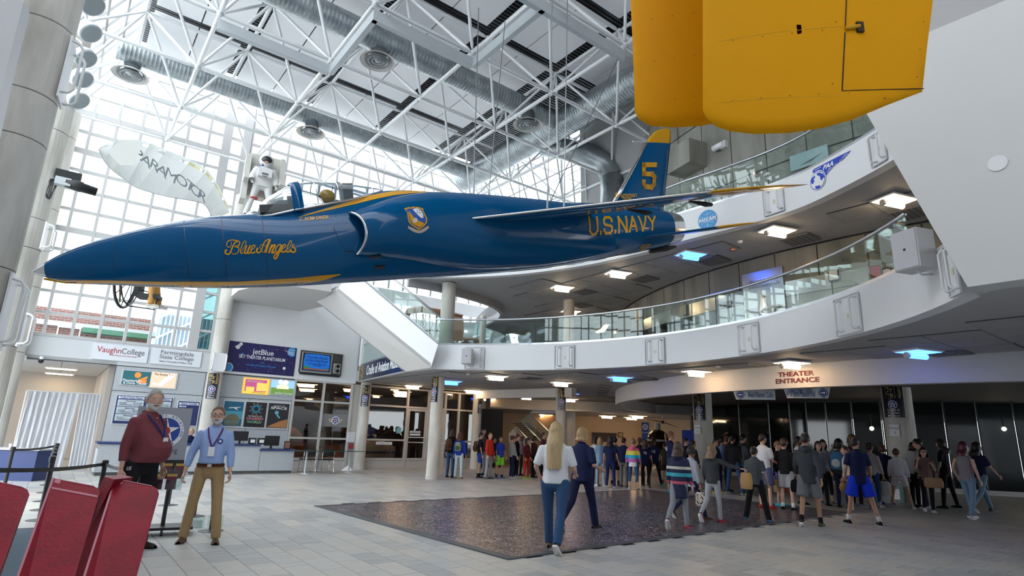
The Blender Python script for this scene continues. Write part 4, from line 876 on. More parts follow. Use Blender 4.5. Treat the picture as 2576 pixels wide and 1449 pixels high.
# lifting surfaces
def foil(mb, x0, x1, y, z, th, n=10, vert=False):
    o = []
    for k in range(n + 1): t = k / n; h = th * 1.6 * (sqrt(max(t, 0)) * .9 - t * .55 - t ** 3 * .35) if False else th * sin(pi * t ** .6) * .5; o.append((x0 + (x1 - x0) * t, h))
    for k in range(n - 1, 0, -1): t = k / n; o.append((x0 + (x1 - x0) * t, -th * sin(pi * t ** .6) * .5))
    return [((x, z_, y) if False else (x, y, z + h)) if not vert else (x, h, z) for x, h in o for z_ in (0,)]
WZ = lambda y: .335 - .066 * (abs(y) - .75)
def wing_rows(side, y0, y1, n):
    rows = []
    for k in range(n + 1):
        y = y0 + (y1 - y0) * k / n; t = (y - .75) / 3.25; le = 5.84 + (9.16 - 5.84) * t; te = 8.75 + (10.25 - 8.75) * t
        if y > 3.75: q = (y - 3.75) / .45; le += (.72) * (1 - sqrt(max(0, 1 - q * q))); te -= .15 * (1 - sqrt(max(0, 1 - q * q)))
        rows.append(foil(None, le, max(te, le + .02), side * y, WZ(y), .05 * (te - le) * (1 if y < 3.75 else max(.05, sqrt(max(0, 1 - ((y - 3.75) / .45) ** 2))))))
    return rows
for side in (-1, 1):
    for nm, y0, y1, m, lb in (('wing', .55, 3.55, JB, None), ('wing_tip', 3.55, 4.2, JY, 'yellow wing tip')):
        mb = MB(); R_ = wing_rows(side, y0, y1, 14 if nm == 'wing' else 10); mb.grid(R_, True); mb.add(R_[0], [tuple(range(len(R_[0])))]); mb.add(R_[-1], [tuple(range(len(R_[0])))]); lobj(nm, mb, m, jet, True, label=lb)
    le = MB(); pts = []
    for k in range(20): y = .9 + 2.75 * k / 19; t = (y - .75) / 3.25; pts.append(Vector((5.84 + 3.32 * t - .004, side * y, WZ(y))))
    le.tube(pts, .022, 6); lobj('leading_edge', le, JS, jet, True, label='bare metal wing leading edge')
    for y in (1.75, 2.75): t = (y - .75) / 3.25; x = 8.75 + 1.5 * t; lobj('hinge_fairing', MB().tube([Vector((x - .45, side * y, WZ(y) - .03)), Vector((x - .1, side * y, WZ(y) - .09)), Vector((x + .04, side * y, WZ(y) - .10))], [.015, .045, .03], 8), BLACK, jet)
def wl(p): y = 1.25 + p.x * .435; t = (y - .75) / 3.25; x = (8.75 + 1.5 * t) - .28 - (p.y) * .62; return (x, -y, WZ(y) - .075 * (1 - t * .5))
mb, x_ = block('U.S.NAVY', mp=wl, wd=.2)
for i, v in enumerate(mb.v):
    x, y, z = v; t = (-y - .75) / 3.25; lex = 5.84 + 3.32 * t; tex = 8.75 + 1.5 * t; tt = min(max((x - lex) / (tex - lex), .02), .98); mb.v[i] = (x, y, WZ(y) - .05 * (tex - lex) * sin(pi * tt ** .6) * .5 - .006)
lobj('wing_lettering', mb, JY, jet, label='yellow letters U.S.NAVY under the port wing')
# fin
FL = [(9.72, .55), (9.76, .64), (10.88, 2.02), (11.02, 2.18), (11.16, 2.28), (11.3, 2.32)]; 
def fin_rows(z0, z1, n, cap=False):
    R_ = []
    for k in range(n + 1):
        z = z0 + (z1 - z0) * k / n; le = 9.72 + (z - .6) * (10.90 - 9.72) / 1.44; te = 11.16 + (z - .6) * (11.62 - 11.16) / 1.6; th = .09 * (1 - (z - .6) / 3)
        if z > 2.03: q = (z - 2.03) / .30; le += .26 * (1 - sqrt(max(0, 1 - q * q))); te -= .08 * (1 - sqrt(max(0, 1 - q * q))); th *= max(.1, sqrt(max(0, 1 - q * q)))
        R_.append(foil(None, le, te, 0, z, th, 12, True))
    return R_
for nm, z0, z1, m, lb in (('tail_fin', .45, 2.0, JB, None), ('fin_cap', 2.0, 2.33, JY, 'yellow fin cap')):
    mb = MB(); R_ = fin_rows(z0, z1, 10); mb.grid(R_, True); mb.add(R_[-1], [tuple(range(len(R_[0])))]); lobj(nm, mb, m, jet, True, label=lb)
le = MB(); le.tube([Vector((9.72 + (z - .6) * .8194 + .02, 0, z)) for z in (.6, 1.0, 1.5, 2.0)], [.05, .045, .04, .03], 8); lobj('fin_leading_edge', le, JS, jet, True, label='bare metal fin leading edge')
lobj('fin_probe', MB().tube([Vector((10.5, 0, 2.02)), Vector((10.95, 0, 2.02))], .012, 6), JS, jet)
lobj('rudder_seam', MB().tube([Vector((11.2 - .05, -.045, .75)), Vector((11.42, -.035, 1.85))], .008, 4), SEAM, jet)
f5 = quadmap(.7, c2b(1616, 470, .0), c2b(1641, 473, .0), c2b(1616, 416, .0), c2b(1645, 416, .0))
mb, x_ = block('5', mp=f5, wd=.22); mb.v = [(x, -.05 - .0, z) for x, z, t in mb.v]; lobj('number_five', mb, JY, jet, label='yellow number 5 on the fin')
me = text_mesh('Grumman', .26, .001, shear=.35, bold=.01, sx=.9); me.transform(basis((*c2b(1569, 492, 0)[:1], -.052, c2b(1569, 492, 0)[1]), (1, 0, 0), (.0, 0, 1), (0, -1, 0)) @ Matrix.Scale(.62, 4)); me.materials.clear(); me.materials.append(JY); o = bpy.data.objects.new('maker_name', me); C.objects.link(o); o.parent = jet; o['label'] = 'yellow script maker name on the fin'
me = text_mesh('TIGER', .09, .001, bold=.02); q = c2b(1573, 502, 0); me.transform(basis((q[0], -.055, q[1]), (1, 0, 0), (0, 0, 1), (0, -1, 0))); me.materials.clear(); me.materials.append(JY); o = bpy.data.objects.new('type_name', me); C.objects.link(o); o.parent = jet
# stabilisers
for side in (-1, 1):
    for nm, y0, y1, m in (('stabilizer', .35, 1.75, JB), ('stabilizer_tip', 1.75, 2.2, JY)):
        R_ = []
        for k in range(9):
            y = y0 + (y1 - y0) * k / 8; t = (y - .45) / 1.75; a = 9.98 + 1.1 * t; b = 11.2 + .45 * t
            q = max(0, (y - 1.85) / .35); s_ = sqrt(max(0, 1 - min(q, 1) ** 2)); a += .3 * (1 - s_); R_.append(foil(None, a, max(b - .05 * (1 - s_), a + .02), side * y, -.125 - .05 * t, .06 * max(s_, .1)))
        mb = MB(); mb.grid(R_, True); mb.add(R_[-1], [tuple(range(len(R_[0])))]); lobj(nm, mb, m, jet, True, label='yellow stabilizer tip' if 'tip' in nm else None)
lobj('tail_bumper', MB().tube([Vector((10.6, 0, -.40)), Vector((11.1, 0, -.36)), Vector((11.35, 0, -.33))], [.04, .06, .03], 8), BLACK, jet)
# cockpit: windscreen, canopy, frame, seat, pilot
FRM = MB()
def arch(x, hw, z0, zt, n=14, slope=0):
    return [Vector((x + slope * sin(pi * k / n), hw * cos(pi * k / n), z0 + (zt - z0) * sin(pi * k / n))) for k in range(n + 1)]
wsr = [arch(2.70, .10, .645, .69), arch(2.86, .25, .60, .80), arch(3.06, .34, .60, .955), arch(3.24, .39, .625, 1.06), arch(3.40, .41, .66, 1.14)]
lobj('windscreen', MB().grid(wsr), glass('canopy_perspex', (.80, .86, .90), .6), jet, True)
cnr = [arch(3.50, .42, .70, 1.165), arch(3.75, .425, .72, 1.19), arch(4.1, .41, .775, 1.17), arch(4.4, .37, .84, 1.13), arch(4.68, .28, .92, 1.085), arch(4.86, .14, .99, 1.05)]
lobj('canopy', MB().grid(cnr), glass('canopy_perspex'), jet, True)
for q_ in (1, 2, 4): lobj('canopy_streak', MB().tube(cnr[q_], .007, 4), SILVER, jet)  # added silver arcs stand in for pale outlines and streaks on the glass
lobj('canopy_arch', MB().grid([arch(3.37, .425, .63, 1.15), arch(3.37, .445, .63, 1.175), arch(3.52, .45, .66, 1.20), arch(3.53, .43, .66, 1.17)]), JB, jet, True, label='blue frame between windscreen and canopy')
lobj('sill_frame', MB().tube([Vector((2.70, -.10, .66)), Vector((2.86, -.27, .60)), Vector((3.06, -.36, .60)), Vector((3.4, -.43, .66)), Vector((3.75, -.435, .72)), Vector((4.1, -.42, .775)), Vector((4.4, -.38, .84)), Vector((4.68, -.29, .92)), Vector((4.86, -.15, .99))], .018, 6), SILVER, jet, True)
lobj('cockpit_tub', MB().box((3.65, 0, .72), (1.5, .62, .12)), mat('cockpit_grey', (.06, .065, .07), .6), jet)
lobj('instrument_hood', MB().grid([arch(2.95, .25, .62, .76, 8), arch(3.2, .30, .66, .90, 8), arch(3.32, .30, .68, .90, 8)]), BLACK, jet, True)
lobj('ejection_seat', MB().box((4.28, 0, .93), (.16, .36, .40)).box((4.1, .1, .80), (.3, .36, .12)).tube([Vector((4.2, -.14, 1.10)), Vector((4.15, -.1, 1.16)), Vector((4.15, .1, 1.16)), Vector((4.2, .14, 1.10))], .018, 6), mat('seat_grey', (.20, .21, .22), .5), jet)
dummy = empty('pilot_mannequin', mx=JM @ Matrix.Translation((3.96, 0, .7)), label='seated pilot mannequin with golden helmet inside the jet canopy', cat='mannequin')
lobj('torso', MB().lathe((0, 0, -.02), [(.14, 0), (.16, .08), (.12, .14), (.05, .17)], 14), mat('dark_flight_suit', (.02, .025, .03), .8), dummy, True)
lobj('helmet', MB().ball((0, 0, .24), .125, 16, 10, (1.1, 1, 1)), mat('gold_helmet', (.75, .42, .05), .25, coat=.5), dummy, True)
lobj('visor', MB().ball((-.045, 0, .235), .105, 14, 8, (1, .9, .7)), BLACK, dummy, True)
for px_, body in (((1300, 503), (7.42, -.85, .35)), ((1360, 498), (8.0, -.5, .62))):
    pass
jw = lambda x, y, z: JM @ Vector((x, y, z))
for k, (a, b, l) in enumerate((((7.38, -1.3, .33), (1298, 0), 'vertical steel cable holding the port wing root'), ((7.9, -1.0, .33), (1361, 0), 'vertical steel cable holding the jet just behind the wing root'), ((6.6, -.0, .86), (1204, 20), 'slightly leaning steel cable behind the jet spine at left'), ((7.05, .4, .75), (1271, 50), 'slightly leaning steel cable behind the jet spine at right'), ((8.3, .3, .62), (1566, 124), 'slanted steel cable running up toward the yellow wings'))):
    p = jw(*a); d = ray(*b); q = O + d * ((11.03 if k != 4 else 11.0) - EYE) * (1 / d.z)
    if k < 2: q = Vector((p.x + .02, p.y, 11.1))
    e = empty('support_cable', p, 0, l, 'cable', 'cables of the jet'); obj('wire', MB().tube([p, q], .011, 5), mat('steel_wire', (.3, .31, .33), .4, .8), e); obj('turnbuckle', MB().tube([p, p.lerp(q, .07)], .02, 6), STEELG, e); obj('shackle', MB().ball(p, .04, 8, 5), STEELG, e)
# ================================================================== SIGNS AND FIXTURES
def facrect(a, b, v=V0 + .0):      # two opposite pixel corners -> facade frame and size
    (u0, z0), (u1, z1) = wallp(*a, v), wallp(*b, v); return (u0 + u1) / 2, (z0 + z1) / 2, abs(u1 - u0), abs(z1 - z0)
def facM(u, z, off=.0): return basis(W(u, V0 + off, z), DU, Z, DV)
def rect(w_, h, cx=0, cy=0): return [(cx - w_ / 2, cy - h / 2), (cx + w_ / 2, cy - h / 2), (cx + w_ / 2, cy + h / 2), (cx - w_ / 2, cy + h / 2)]
GREYT = mat('dark_grey_lettering', (.12, .12, .14)); REDT = mat('crimson_lettering', (.42, .03, .05)); LBLU = mat('pale_sign_face', (.72, .75, .80), .4)
u, z, w_, h = facrect((237, 862), (368, 914)); e = empty('college_sign', W(u, V0, z - h / 2), 0, 'white wall sign reading VaughnCollege below the glass wall', 'sign')
obj('sign_board', MB().ub(u - w_ / 2, u + w_ / 2, V0, V0 + .05, z - h / 2, z + h / 2), LBLU, e)
text('Vaughn', facM(u - w_ * .21, z + h * .12, .052), .25, REDT, e, width=w_ * .43); text('College', facM(u + w_ * .22, z + h * .12, .052), .25, GREYT, e, width=w_ * .42); text('of aeronautics and technology', facM(u + w_ * .05, z - h * .17, .052), .05, REDT, e, width=w_ * .5)
u, z, w_, h = facrect((384, 874), (502, 925)); e = empty('college_sign', W(u, V0, z - h / 2), 0, 'white wall sign reading Farmingdale State College', 'sign')
obj('sign_board', MB().ub(u - w_ / 2, u + w_ / 2, V0, V0 + .05, z - h / 2, z + h / 2), LBLU, e)
text('Farmingdale', facM(u, z + h * .27, .052), .17, GREYT, e, width=w_ * .66); text('State College', facM(u, z - h * .03, .052), .17, GREYT, e, width=w_ * .68); text('State University of New York', facM(u, z - h * .30, .052), .08, GREYT, e, width=w_ * .66); obj('rule_line', MB().ub(u - w_ * .34, u + w_ * .34, V0 + .05, V0 + .053, z + h * .11, z + h * .12), GREYT, e)
# planetarium banner
u, z, w_, h = facrect((578, 857), (738, 947)); BN = mat('deep_indigo_vinyl', (.018, .012, .10), .35, bump=(2.5, .5))
e = empty('planetarium_banner', W(u, V0, z - h / 2), 0, 'dark indigo banner reading jetBlue Sky Theater Planetarium', 'banner')
obj('vinyl_sheet', MB().ub(u - w_ / 2, u + w_ / 2, V0 + .005, V0 + .02, z - h / 2, z + h / 2), BN, e); B = facM(u, z, .022)
text('jetBlue', nudge(B, 0, h * .22, 0), .27, PRW, e, width=w_ * .31, bold=.01); text('SKY THEATER PLANETARIUM', nudge(B, 0, h * .02, 0), .17, PRW, e, width=w_ * .68, bold=.012)
CY_ = mat('cyan_print', (.03, .30, .70)); text('AT THE', nudge(B, 0, -h * .14, 0), .05, CY_, e); text('Cradle of Aviation Museum', nudge(B, 0, -h * .24, 0), .1, CY_, e, width=w_ * .42)
pl = flat(nudge(B, -w_ * .47, -h * .38, 0), [[(x, y) for x, y in circ(.16) if x > -.05]]); obj('planet', pl, PRW, e); obj('planet', flat(nudge(B, -w_ * .47, -h * .38, .004), [[(x, y) for x, y in circ(.135) if x > -.05]]), CY_, e)
obj('planet', flat(nudge(B, w_ * .43, h * .34, 0), [[(x, y) for x, y in circ(.17) if x < .13]]), CY_, e)
for k in range(3): obj('planet_band', flat(nudge(B, w_ * .43, h * .34, .004) @ Matrix.Rotation(-.1, 4, 'Z'), [rect(.24, .02, -.02, -.09 + k * .08)]), PRW, e)
obj('planet_ring', flat(nudge(B, w_ * .38, h * .32, .005) @ Matrix.Rotation(-.35, 4, 'Z'), [rect(.36, .014)]), PRW, e); obj('moon', flat(nudge(B, w_ * .34, -h * .25, 0), [circ(.055)]), PRW, e); obj('small_planet', flat(nudge(B, -w_ * .30, h * .1, 0), [circ(.035)]), CY_, e)
obj('astronaut_print', flat(nudge(B, -w_ * .36, h * .38, 0), [circ(.06, 12, .05, .05), [(-.1, -.12), (.0, -.14), (.08, .02), (0, .06)], [(-.14, -.06), (-.08, -.1), (.02, .0), (-.02, .04)]]), PRW, e)
rs = random.Random(3); obj('star_dots', flat(B, [circ(.008, 6, (rs.random() - .5) * w_ * .92, (rs.random() - .5) * h * .9) for _ in range(40)]), PRW, e)
# television shaped board
u, z, w_, h = facrect((755, 880), (857, 950)); e = empty('television_board', W(u, V0, z - h / 2), 0, 'retro television shaped sign with blue screen From the Arcade to the Living Room', 'sign'); B = facM(u, z, 0)
TVG = mat('tv_dark_shell', (.05, .05, .05), .4); obj('shell', flat(B, [rect(w_ * .97, h * .92, 0, .03)], .07), TVG, e); obj('foot_rail', flat(B, [rect(w_ * .92, h * .06, 0, -h * .47)], .09), BLACK, e)
obj('screen_bezel', flat(nudge(B, -w_ * .11, .01, .07), [rect(w_ * .70, h * .84)], .02), mat('tv_grey_bezel', (.40, .42, .42), .3, .6), e); obj('screen_gap', flat(nudge(B, -w_ * .11, .03, .09), [rect(w_ * .64, h * .74)], .004), BLACK, e)
obj('screen', flat(nudge(B, -w_ * .11, .03, .094), [[(x * (1 - .0), y) for x, y in ((-w_ * .29, -h * .33), (w_ * .29, -h * .33), (w_ * .30, 0), (w_ * .28, h * .32), (0, h * .345), (-w_ * .28, h * .32), (-w_ * .30, 0))]], .004), mat('screen_blue', (.01, .15, .58), .3, emit=(.01, .15, .58), es=.25), e)
TB = mat('tv_text_navy', (.01, .03, .22)); B2 = nudge(B, -w_ * .11, .03, .1)
text('From the Arcade', nudge(B2, 0, h * .20, 0), .15, TB, e, width=w_ * .46); text('to the Living Room', nudge(B2, 0, h * .07, 0), .15, TB, e, width=w_ * .50); text('A Video Game Retrospective', nudge(B2, 0, -h * .07, 0), .08, TB, e, width=w_ * .44); text('1972-1983', nudge(B2, 0, -h * .14, 0), .08, TB, e, width=w_ * .18)
obj('ground_strip', flat(B2, [rect(w_ * .56, h * .06, 0, -h * .29)], .002), mat('dull_brick_strip', (.40, .14, .07)), e); obj('hill_strip', flat(B2, [[(-w_ * .28, -h * .26), (-w_ * .14, -h * .26), (-w_ * .20, -h * .17), (-w_ * .27, -h * .19)], [(w_ * .18, -h * .26), (w_ * .28, -h * .26), (w_ * .24, -h * .22)]], .002), mat('flat_green', (.03, .35, .05)), e)
obj('knob_panel', flat(nudge(B, w_ * .37, -h * .14, .07), [rect(w_ * .17, h * .42)], .01), mat('tv_light_panel', (.42, .43, .42)), e)
for k in (-1, 1): obj('dial', MB().lathe((nudge(B, w_ * .39, -h * .14 + k * h * .1, .08)).translation, [(.075, 0), (.065, .04)], 18, DV), BLACK, e)
obj('speaker_grille', flat(nudge(B, w_ * .325, -h * .14, .08), [rect(.02, h * .34)], .004), BLACK, e)
# posters on the ticket wall : (px corners, frame colour, label, painter)
def poster(a, b, name, label, face, lit=False, fr=None, v=.03):
    u, z, w_, h = facrect(a, b); e = empty(name, W(u, V0, z - h / 2), 0, label, 'poster'); obj('poster_frame', MB().ub(u - w_ / 2, u + w_ / 2, V0, V0 + v, z - h / 2, z + h / 2), fr or mat('aluminium_poster_frame', (.55, .56, .58), .4), e)
    obj('poster_face', MB().ub(u - w_ * .45, u + w_ * .45, V0 + v, V0 + v + .006, z - h * .45, z + h * .45), face, e); return e, facM(u, z, v + .008), w_, h
def litm(n, c, s=.5): return mat(n, c, .4, emit=c, es=s)
e, B, w_, h = poster((308, 929), (376, 973), 'lit_poster', 'glowing poster reading Planetarium and Dome Theater', litm('space_teal', (.02, .10, .12)))
obj('nebula', flat(B, [circ(.09, 14, .03, h * .2), [(.05, -.05), (.3, .08), (.3, .02), (.12, -.2)], [(.08, -.12), (.3, -.04), (.28, -.16)]], .002), litm('orange_nebula', (.75, .18, .03), .8), e); text('Planetarium', nudge(B, -w_ * .12, -h * .18, .003), .11, PRW, e, width=w_ * .62, bold=.02); text('& Dome Theater', nudge(B, 0, -h * .34, .003), .11, PRW, e, width=w_ * .8, bold=.02)
e, B, w_, h = poster((379, 933), (442, 980), 'lit_poster', 'glowing sepia poster titled The Boeing 314', litm('sepia_sky', (.60, .46, .34), .6))
obj('flying_boat', flat(B, [[(-.1, -.2), (.05, -.12), (.3, .15), (.26, .24), (.12, .18), (-.12, -.12)], [(-.28, -.16), (0, -.2), (0, -.16), (-.28, -.1)]], .002), litm('sepia_light', (.95, .78, .60), .7), e); text('The Boeing 314', nudge(B, -.02, h * .33, .003), .1, mat('sepia_dark', (.12, .06, .04)), e, width=w_ * .66)
e, B, w_, h = poster((613, 949), (675, 994), 'lit_poster', 'glowing purple and orange birthday party poster', litm('party_yellow', (.75, .50, .05), .7), fr=litm('gold_light_frame', (.7, .45, .08), .5))
obj('party_field', flat(B, [rect(w_ * .8, h * .76, -.02, .02)], .002), litm('party_plum', (.42, .08, .20), .6), e); obj('party_photo', flat(B, [rect(w_ * .38, h * .5, w_ * .2, -.02), rect(w_ * .3, h * .28, -w_ * .22, -h * .2)], .004), litm('party_orange', (.9, .38, .08), 1.0), e); text('BIRTHDAY PARTY', nudge(B, -.05, h * .28, .004), .08, PRW, e, width=w_ * .6); text('Cradle of Aviation Museum', nudge(B, .1, -h * .4, .004), .05, EB, e, width=w_ * .5)
e, B, w_, h = poster((680, 953), (740, 997), 'lit_poster', 'glowing poster of a carousel pavilion under blue sky', litm('carousel_sky', (.25, .45, .75), .7))
obj('park_ground', flat(B, [rect(w_ * .88, h * .42, 0, -h * .24)], .002), litm('park_green', (.12, .22, .04), .6), e); obj('pavilion', flat(B, [[(-.22, -.05), (.22, -.05), (.2, .06), (0, .14), (-.2, .06)]], .004), litm('pavilion_cream', (.75, .62, .42), .8), e); obj('clouds', flat(B, [circ(.08, 10, -.1, .2), circ(.1, 10, .08, .18)], .003), litm('cloud_white', (.9, .9, .9), .6), e); text("Nunley's Carousel", nudge(B, .06, -h * .36, .006), .09, PRW, e, width=w_ * .66, bold=.02)
for (a, b), nm, lab in ((((563, 1005), (607, 1076)), 'airplanes', 'film poster with a white airliner over a blue green sky'), (((617, 1007), (666, 1079)), 'unseen', 'black film poster Mysteries of the Unseen World with round eye'), (((674, 1010), (723, 1081)), 'space', 'film poster Journey to Space with orange planet')):
    e, B, w_, h = poster(a, b, 'film_poster', lab, mat('poster_' + nm, {'airplanes': (.01, .12, .22), 'unseen': (.015, .015, .02), 'space': (.02, .02, .025)}[nm], .35))
    if nm == 'airplanes':
        obj('lower_sky', flat(B, [rect(w_ * .88, h * .3, 0, -h * .05)], .002), mat('teal_sky', (.06, .32, .40)), e); obj('airliner', flat(B, [[(-.2, .17), (.22, .22), (.22, .24), (-.1, .21)], [(-.02, .2), (.14, .12), (.1, .2)]], .003), PRW, e); obj('globe_city', flat(B, [[(x, y) for x, y in circ(.24, 20, 0, -.24) if y > -.42]], .004), mat('dusk_gold', (.15, .14, .08)), e); text('AIRPLANES', nudge(B, 0, -h * .3, .008), .1, mat('poster_teal', (.1, .35, .4)), e, width=w_ * .7)
    if nm == 'unseen':
        obj('eye_ring', flat(B, [circ(.16, 20, 0, .2)], .002), mat('eye_teal', (.02, .16, .25)), e); obj('eye_pupil', flat(B, [circ(.07, 16, 0, .2)], .004), BLACK, e); obj('eye_dots', flat(B, [circ(.025, 8, .2 * cos(k * .7), .2 + .2 * sin(k * .7)) for k in range(9)], .004), mat('dot_red', (.45, .12, .06)), e)
        text('MYSTERIES OF THE', nudge(B, 0, -h * .06, .004), .05, PRW, e, width=w_ * .6); text('UNSEEN', nudge(B, 0, -h * .15, .004), .12, mat('pinkish', (.6, .2, .25)), e, width=w_ * .7, bold=.02); text('WORLD', nudge(B, 0, -h * .27, .004), .12, mat('greenish', (.2, .45, .25)), e, width=w_ * .62, bold=.02)
    if nm == 'space':
        obj('planet_limb', flat(B, [[(-w_ * .43, -h * .43), (w_ * .43, -h * .43), (w_ * .43, -h * .12), (w_ * .1, -h * .2), (-w_ * .25, -h * .34)]], .002), mat('mars_orange', (.40, .18, .06)), e); obj('spacecraft', flat(B, [circ(.07, 12, -.06, .1), [(-.02, .04), (.08, -.06), (.05, -.1), (-.06, -.0)]], .003), mat('craft_blue', (.15, .4, .55)), e); text('JOURNEY TO', nudge(B, 0, h * .35, .004), .05, PRW, e, width=w_ * .5); text('SPACE', nudge(B, 0, h * .27, .004), .12, PRW, e, width=w_ * .7, bold=.01)
# price boards
def board(a, b, lab, title, rows, name='price_board'):
    u, z, w_, h = facrect(a, b); e = empty(name, W(u, V0, z - h / 2), 0, lab, 'board'); B = facM(u, z, .04)
    obj('board_frame', MB().ub(u - w_ / 2, u + w_ / 2, V0, V0 + .02, z - h / 2, z + h / 2), mat('aluminium_poster_frame'), e); obj('board_face', MB().ub(u - w_ * .46, u + w_ * .46, V0 + .02, V0 + .036, z - h * .46, z + h * .46), mat('board_navy', (.02, .03, .12), .4), e)
    obj('title_strip', flat(B, [rect(w_ * .84, h * .08, 0, h * .40)], .002), LBLU, e); text(title, nudge(B, 0, h * .40, .003), .1, EB, e, width=w_ * .72)
    n = len(rows); hh = .72 / n
    for k, (t, ln) in enumerate(rows):
        y = h * (.34 - hh * (k + .5)); obj('price_panel', flat(B, [rect(w_ * .84, h * (hh - .02), 0, y)], .002), mat('panel_pale_blue', (.48, .55, .60)), e); text(t, nudge(B, 0, y + h * hh * .28, .004), .07, GREYT, e, width=w_ * .32)
        for q, s in enumerate(ln): text(s, nudge(B, 0, y + h * hh * (.0 - .24 * q), .004), .06, GREYT, e, width=w_ * .72)
board((293, 991), (357, 1070), 'blue framed ticket price board left of the bearded man in maroon', 'Cradle of Aviation Museum', (('Museum', ('Adult        $15.00', 'Child/Senior $13.00')), ('Theater Combo', ('Adult        $22.00', 'Child/Senior $18.00')), ('Video Game Combo', ('Adult        $26.00', 'Child/Senior $22.00'))))
board((366, 995), (425, 1075), 'blue framed ticket price board half hidden behind the bearded man in maroon', 'Cradle of Aviation Museum', (('Combo', ('Adult $30.00', 'Child $26.00')), ('Members', ('Adult  Free', 'Child  Free')), ('Groups', ('Ask at desk', 'for rates'))))
u, z, w_, h = facrect((447, 1007), (495, 1073)); e = empty('schedule_board', W(u, V0, z - h / 2), 0, 'navy theater schedule board right of the round emblem sign', 'board'); B = facM(u, z, .03); obj('board_frame', flat(nudge(B, 0, 0, -.03), [rect(w_, h)], .02), mat('aluminium_poster_frame'), e); obj('board_face', flat(nudge(B, 0, 0, -.01), [rect(w_ * .9, h * .94)], .008), mat('board_navy'), e); obj('title_strip', flat(B, [rect(w_ * .84, h * .09, 0, h * .38)], .002), LBLU, e); text('Theater Schedule', nudge(B, 0, h * .38, .003), .1, EB, e, width=w_ * .7)
for k in range(5): obj('time_tab', flat(B, [rect(w_ * .3, h * .06, -w_ * .25, h * (.27 - .12 * k))], .002), LBLU, e); text(('10:30', '11:30', '12:30', '1:30', '2:30')[k], nudge(B, -w_ * .25, h * (.27 - .12 * k), .004), .06, EB, e)
# dark sign band on the angled slab edge
la, lb_ = Vector((-5.83, 22.9, 3.3)), Vector((-2.27, 16.83, 3.3)); la2 = Vector((-3.29, 18.29, 3.3)); dl = (la2 - la).normalized(); ln = Vector((dl.y, -dl.x, 0)); ln = ln if ln.y < 0 else -ln
LM = basis(la + Z * .33 + dl * 2.65 + ln * .02, dl, Z, ln); e = empty('museum_sign_band', la, 0, 'long dark navy sign reading Cradle of Aviation Museum under the stair', 'sign')
obj('sign_face', flat(LM, [rect(5.25, .62)], .03), mat('navy_gloss_sign', (.012, .016, .05), .2), e); text('Cradle of Aviation Museum', nudge(LM, .45, 0, .032), .5, PRW, e, width=4.1, bold=.015)
obj('gold_square', flat(nudge(LM, -2.32, 0, .032), [rect(.3, .015, 0, .27), rect(.3, .015, 0, -.27), rect(.015, .55, -.15, 0), rect(.015, .55, .15, 0)], .003), GOLD, e)
for ch, x, y in (('N', -.06, .17), ('Y', .06, .06), ('C', -.04, -.05), ('B', .06, -.17)): text(ch, nudge(LM, -2.32 + x, y, .034), .2, GOLD, e)
text('PRESENTS', nudge(LM, -2.1, 0, .033) @ Matrix.Rotation(pi / 2, 4, 'Z'), .12, GOLD, e, width=.5)
